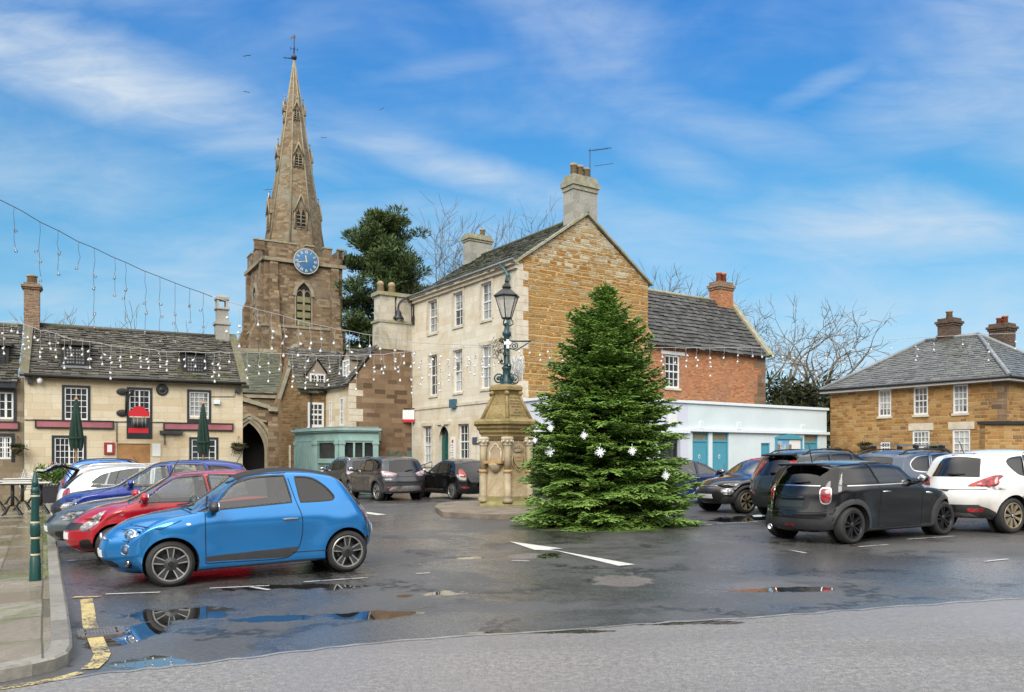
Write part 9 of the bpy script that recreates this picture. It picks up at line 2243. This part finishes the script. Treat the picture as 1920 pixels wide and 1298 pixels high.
# hanging baskets
def basket(p, fr_n, r, lab, mat, wall=True):
    t = thing('hanging_basket', p, lab, 'plant basket', 'plant baskets on walls'); m = MB(); m.lathe([(.001,-r*.9),(r*.5,-r*.75),(r*.85,-r*.35),(r,0)], 14, p); m.build('basket', simple('basket_fibre_%d' % int(p.x*10), (.08,.06,.03), .9), t); m = MB(); rng = random.Random(int(p.x*7))
    for k in range(16): tuft(m, p+V((rng.uniform(-r,r)*.8, rng.uniform(-r,r)*.5, r*.1)), r*.4, 26, rng, (.06,.2), .022, .8, .3)
    for k in range(6): tuft(m, p+V((rng.uniform(-r,r)*.9, -r*.6, -r*.4-rng.random()*r)), r*.25, 14, rng, (.06,.16), .02, .8, -.3)
    m.build('plant', mat, t); m = MB()
    for k in range(3): a = k*2.09; m.tube([p+V((math.cos(a)*r,math.sin(a)*r,0)), p+UP*r*1.8], .006, 4)
    m.tube([p+UP*r*1.8, p+UP*r*1.8-fr_n*(r+.15)], .012, 5); m.build('chain', M['iron'], t)
basket(fP.pt(*fP.px(34,840), .35), fP.n, .27, 'wispy hanging basket on the dull house left of pub', M['yew']); basket(fP.pt(*fP.px(446,838), .35), fP.n, .27, 'trailing hanging basket at the right corner of pub', M['yew'])
for (px, y, r, l) in ((1572,848,.38,'left wall basket of heather on the golden house'), (1628,836,.30,'middle wall basket peeping over the parked cars'), (1756,843,.42,'right wall basket of heather between two white windows')): basket(fR.pt(*fR.px(px,y), .3), fR.n, r, l, M['yew'])
# little birds over the church
for (px, py, Y, s, w, l) in [(463,104,70,.42,.5,'dark bird gliding high left of the spire tip'), (462,172,80,.4,-.3,'dark bird banking left of the upper spire'), (716,204,85,.36,1.2,'tiny dark bird tilting steeply right of the spire'), (607,258,75,.32,.1,'small dark bird flying level right of the spire'), (503,355,82,.5,.4,'small dark bird just above the tower flag')]:
    p = P(px, py, Y); t = thing('bird', p, l, 'bird', 'birds above the church'); m = MB(); c, sn = math.cos(w*.5), math.sin(w*.5); d = V((c,.2,sn)).normalized(); f_ = V((-.2,1,.1)).normalized(); n = d.cross(f_)
    m.tube([p-f_*.28*s, p-f_*.12*s, p+f_*.1*s, p+f_*.35*s], [.02*s,.075*s,.07*s,.03*s], 6)
    for e in (-1, 1): m.prism([p+f_*.12*s, p+d*e*.45*s+f_*.14*s-n*.14*s, p+d*e*1.0*s-f_*.05*s-n*.02*s, p+d*e*.45*s-f_*.12*s-n*.12*s, p-f_*.1*s], n*.02)
    m.build('body', M['black_paint'], t)
# ---------------------------------------------------------------- sky, sun, camera
SUN_EL, SUN_AZ = R(38), R(191)      # azimuth clockwise from +Y: behind and to the left
w = bpy.data.worlds.new('World'); sc.world = w; w.use_nodes = True
t = w.node_tree
for nd_ in list(t.nodes): t.nodes.remove(nd_)
class WT(NT):
    def __init__(s, tree): s.t = tree
W = WT(t)
sky = W.n('TexSky', sky_type='NISHITA', sun_disc=False, sun_elevation=SUN_EL, sun_rotation=SUN_AZ)
sky.altitude = 0; sky.air_density = 1.0; sky.dust_density = 0.6; sky.ozone_density = 3.0
gen = W.n('TexCoord').outputs['Generated']
sp = W.n('SeparateXYZ', {0: gen}); zc = W.m('MAXIMUM', sp.outputs[2], 0.03)
# thin cloud: broad drifting bands at fixed directions, broken up by noise; overhead and behind, out of view, overcast shaped for neutral light
yc = W.m('MAXIMUM', sp.outputs[1], .05); ca, cb = W.m('DIVIDE', sp.outputs[0], yc), W.m('DIVIDE', sp.outputs[2], yc)
pl = W.n('CombineXYZ', {0: ca, 1: cb}).outputs[0]
def nz(sx, sy, rot, det=6, ro=.58, di=.8, loc=0):
    mp = W.n('Mapping', {'Vector': pl}); mp.inputs['Scale'].default_value = (sx, sy, 1); mp.inputs['Rotation'].default_value = (0, 0, R(rot)); mp.inputs['Location'].default_value = (loc, loc*1.7, 0)
    return W.noise(mp.outputs[0], 1.0, det, ro, di)
n1, n2, n3 = nz(3.2, 8, 16, 7), nz(7, 22, 20, 8, .62, 1.2, 3.1), nz(2.2, 4.2, -12, 5, .5, .6, 7.7)
cov = W.m('MULTIPLY_ADD', W.sstep(n3, .36, .73), .50, .06)
cov = W.m('ADD', cov, W.m('MULTIPLY', W.sstep(cb, .36, .08), .16))
for (px, py, hl, th, sl, am) in [(210,150,430,75,.30,.92), (850,315,320,42,.26,.7), (1680,425,330,75,0,.8), (1830,190,260,75,-.2,.55), (640,225,260,60,.3,.35), (340,515,240,26,.05,.55), (1650,600,240,24,-.1,.5), (60,330,340,110,.1,.45), (1290,310,170,50,.5,.4), (1560,150,150,22,-.5,.35), (820,130,240,30,-.15,.3), (60,560,300,40,0,.5), (1200,450,300,80,.1,.5), (1350,240,300,50,.25,.4)]:
    an = -math.atan(sl); mp = W.n('Mapping', {'Vector': pl}, vector_type='TEXTURE'); mp.inputs['Location'].default_value = ((px-CXP)/F, (HY-py)/F, 0); mp.inputs['Rotation'].default_value = (0, 0, an); mp.inputs['Scale'].default_value = (hl/F, th/F, 1)
    r2 = W.n('VectorMath', {0: mp.outputs[0]}, operation='LENGTH').outputs['Value']
    cov = W.m('MAXIMUM', cov, W.m('MULTIPLY', W.sstep(W.m('ADD', r2, W.m('MULTIPLY', W.m('SUBTRACT', n1, .5), 2.4)), 1.8, -.3), am))
n4 = nz(4, 17, 24, 9, .62, 2.2, 5.5)
cov = W.m('MULTIPLY', cov, W.m('MULTIPLY_ADD', W.m('ADD', n2, n4), .85, .02))
over = W.m('MAXIMUM', W.sstep(sp.outputs[2], 0.52, 0.8), W.sstep(sp.outputs[1], 0.30, -0.25))
cov = W.m('MINIMUM', W.m('MAXIMUM', cov, W.m('MULTIPLY', over, .97)), .97)
tint = W.ramp(W.m('MAXIMUM', sp.outputs[2], 0), [(0, (.30,.50,.66)), (.168, (.34,.62,.66)), (.29, (.23,.68,.78)), (.47, (.09,.62,1.0))])
blue = W.mix(1.0, sky.outputs[0], tint, blend='MULTIPLY')
dark = W.sstep(sp.outputs[2], 0.14, 0.38)  # unseen sky low behind the camera, darkened to deepen the car reflections
white = W.mix(over, (3.4, 3.9, 4.4), W.mix(dark, (1.35, 1.4, 1.5), (10.6, 10.4, 10.0)))
colr = W.mix(cov, blue, white)
bg = W.n('Background', {0: colr}); bg.inputs[1].default_value = 0.11
ow = W.n('OutputWorld'); t.links.new(bg.outputs[0], ow.inputs[0])
su = bpy.data.lights.new('sun', 'SUN'); su.energy = 1.5; su.angle = R(36); su.color = (1.0, 0.95, 0.88)
so = bpy.data.objects.new('sun', su); COL.objects.link(so)
dv = V((math.sin(SUN_AZ)*math.cos(SUN_EL), math.cos(SUN_AZ)*math.cos(SUN_EL), math.sin(SUN_EL)))
so.rotation_euler = dv.to_track_quat('Z', 'Y').to_euler(); so.location = dv*100
cam = bpy.data.cameras.new('camera'); co = bpy.data.objects.new('camera', cam); COL.objects.link(co)
co.location = (0, 0, CAM_H); co.rotation_euler = (R(90), 0, 0)
cam.sensor_width = 36; cam.lens = F/1920*36; cam.shift_y = (HY-649)/1920; cam.clip_start = 0.05; cam.clip_end = 6000
sc.camera = co
vs = sc.view_settings; vs.view_transform = 'Standard'; vs.look = 'None'; vs.gamma = 1; vs.exposure = 0.85; vs.use_curve_mapping = False
sc.cycles.use_denoising = True; sc.cycles.max_bounces = 8; sc.cycles.transparent_max_bounces = 12; sc.cycles.caustics_reflective = False; sc.cycles.caustics_refractive = False
sc.cycles.sample_clamp_indirect = 6
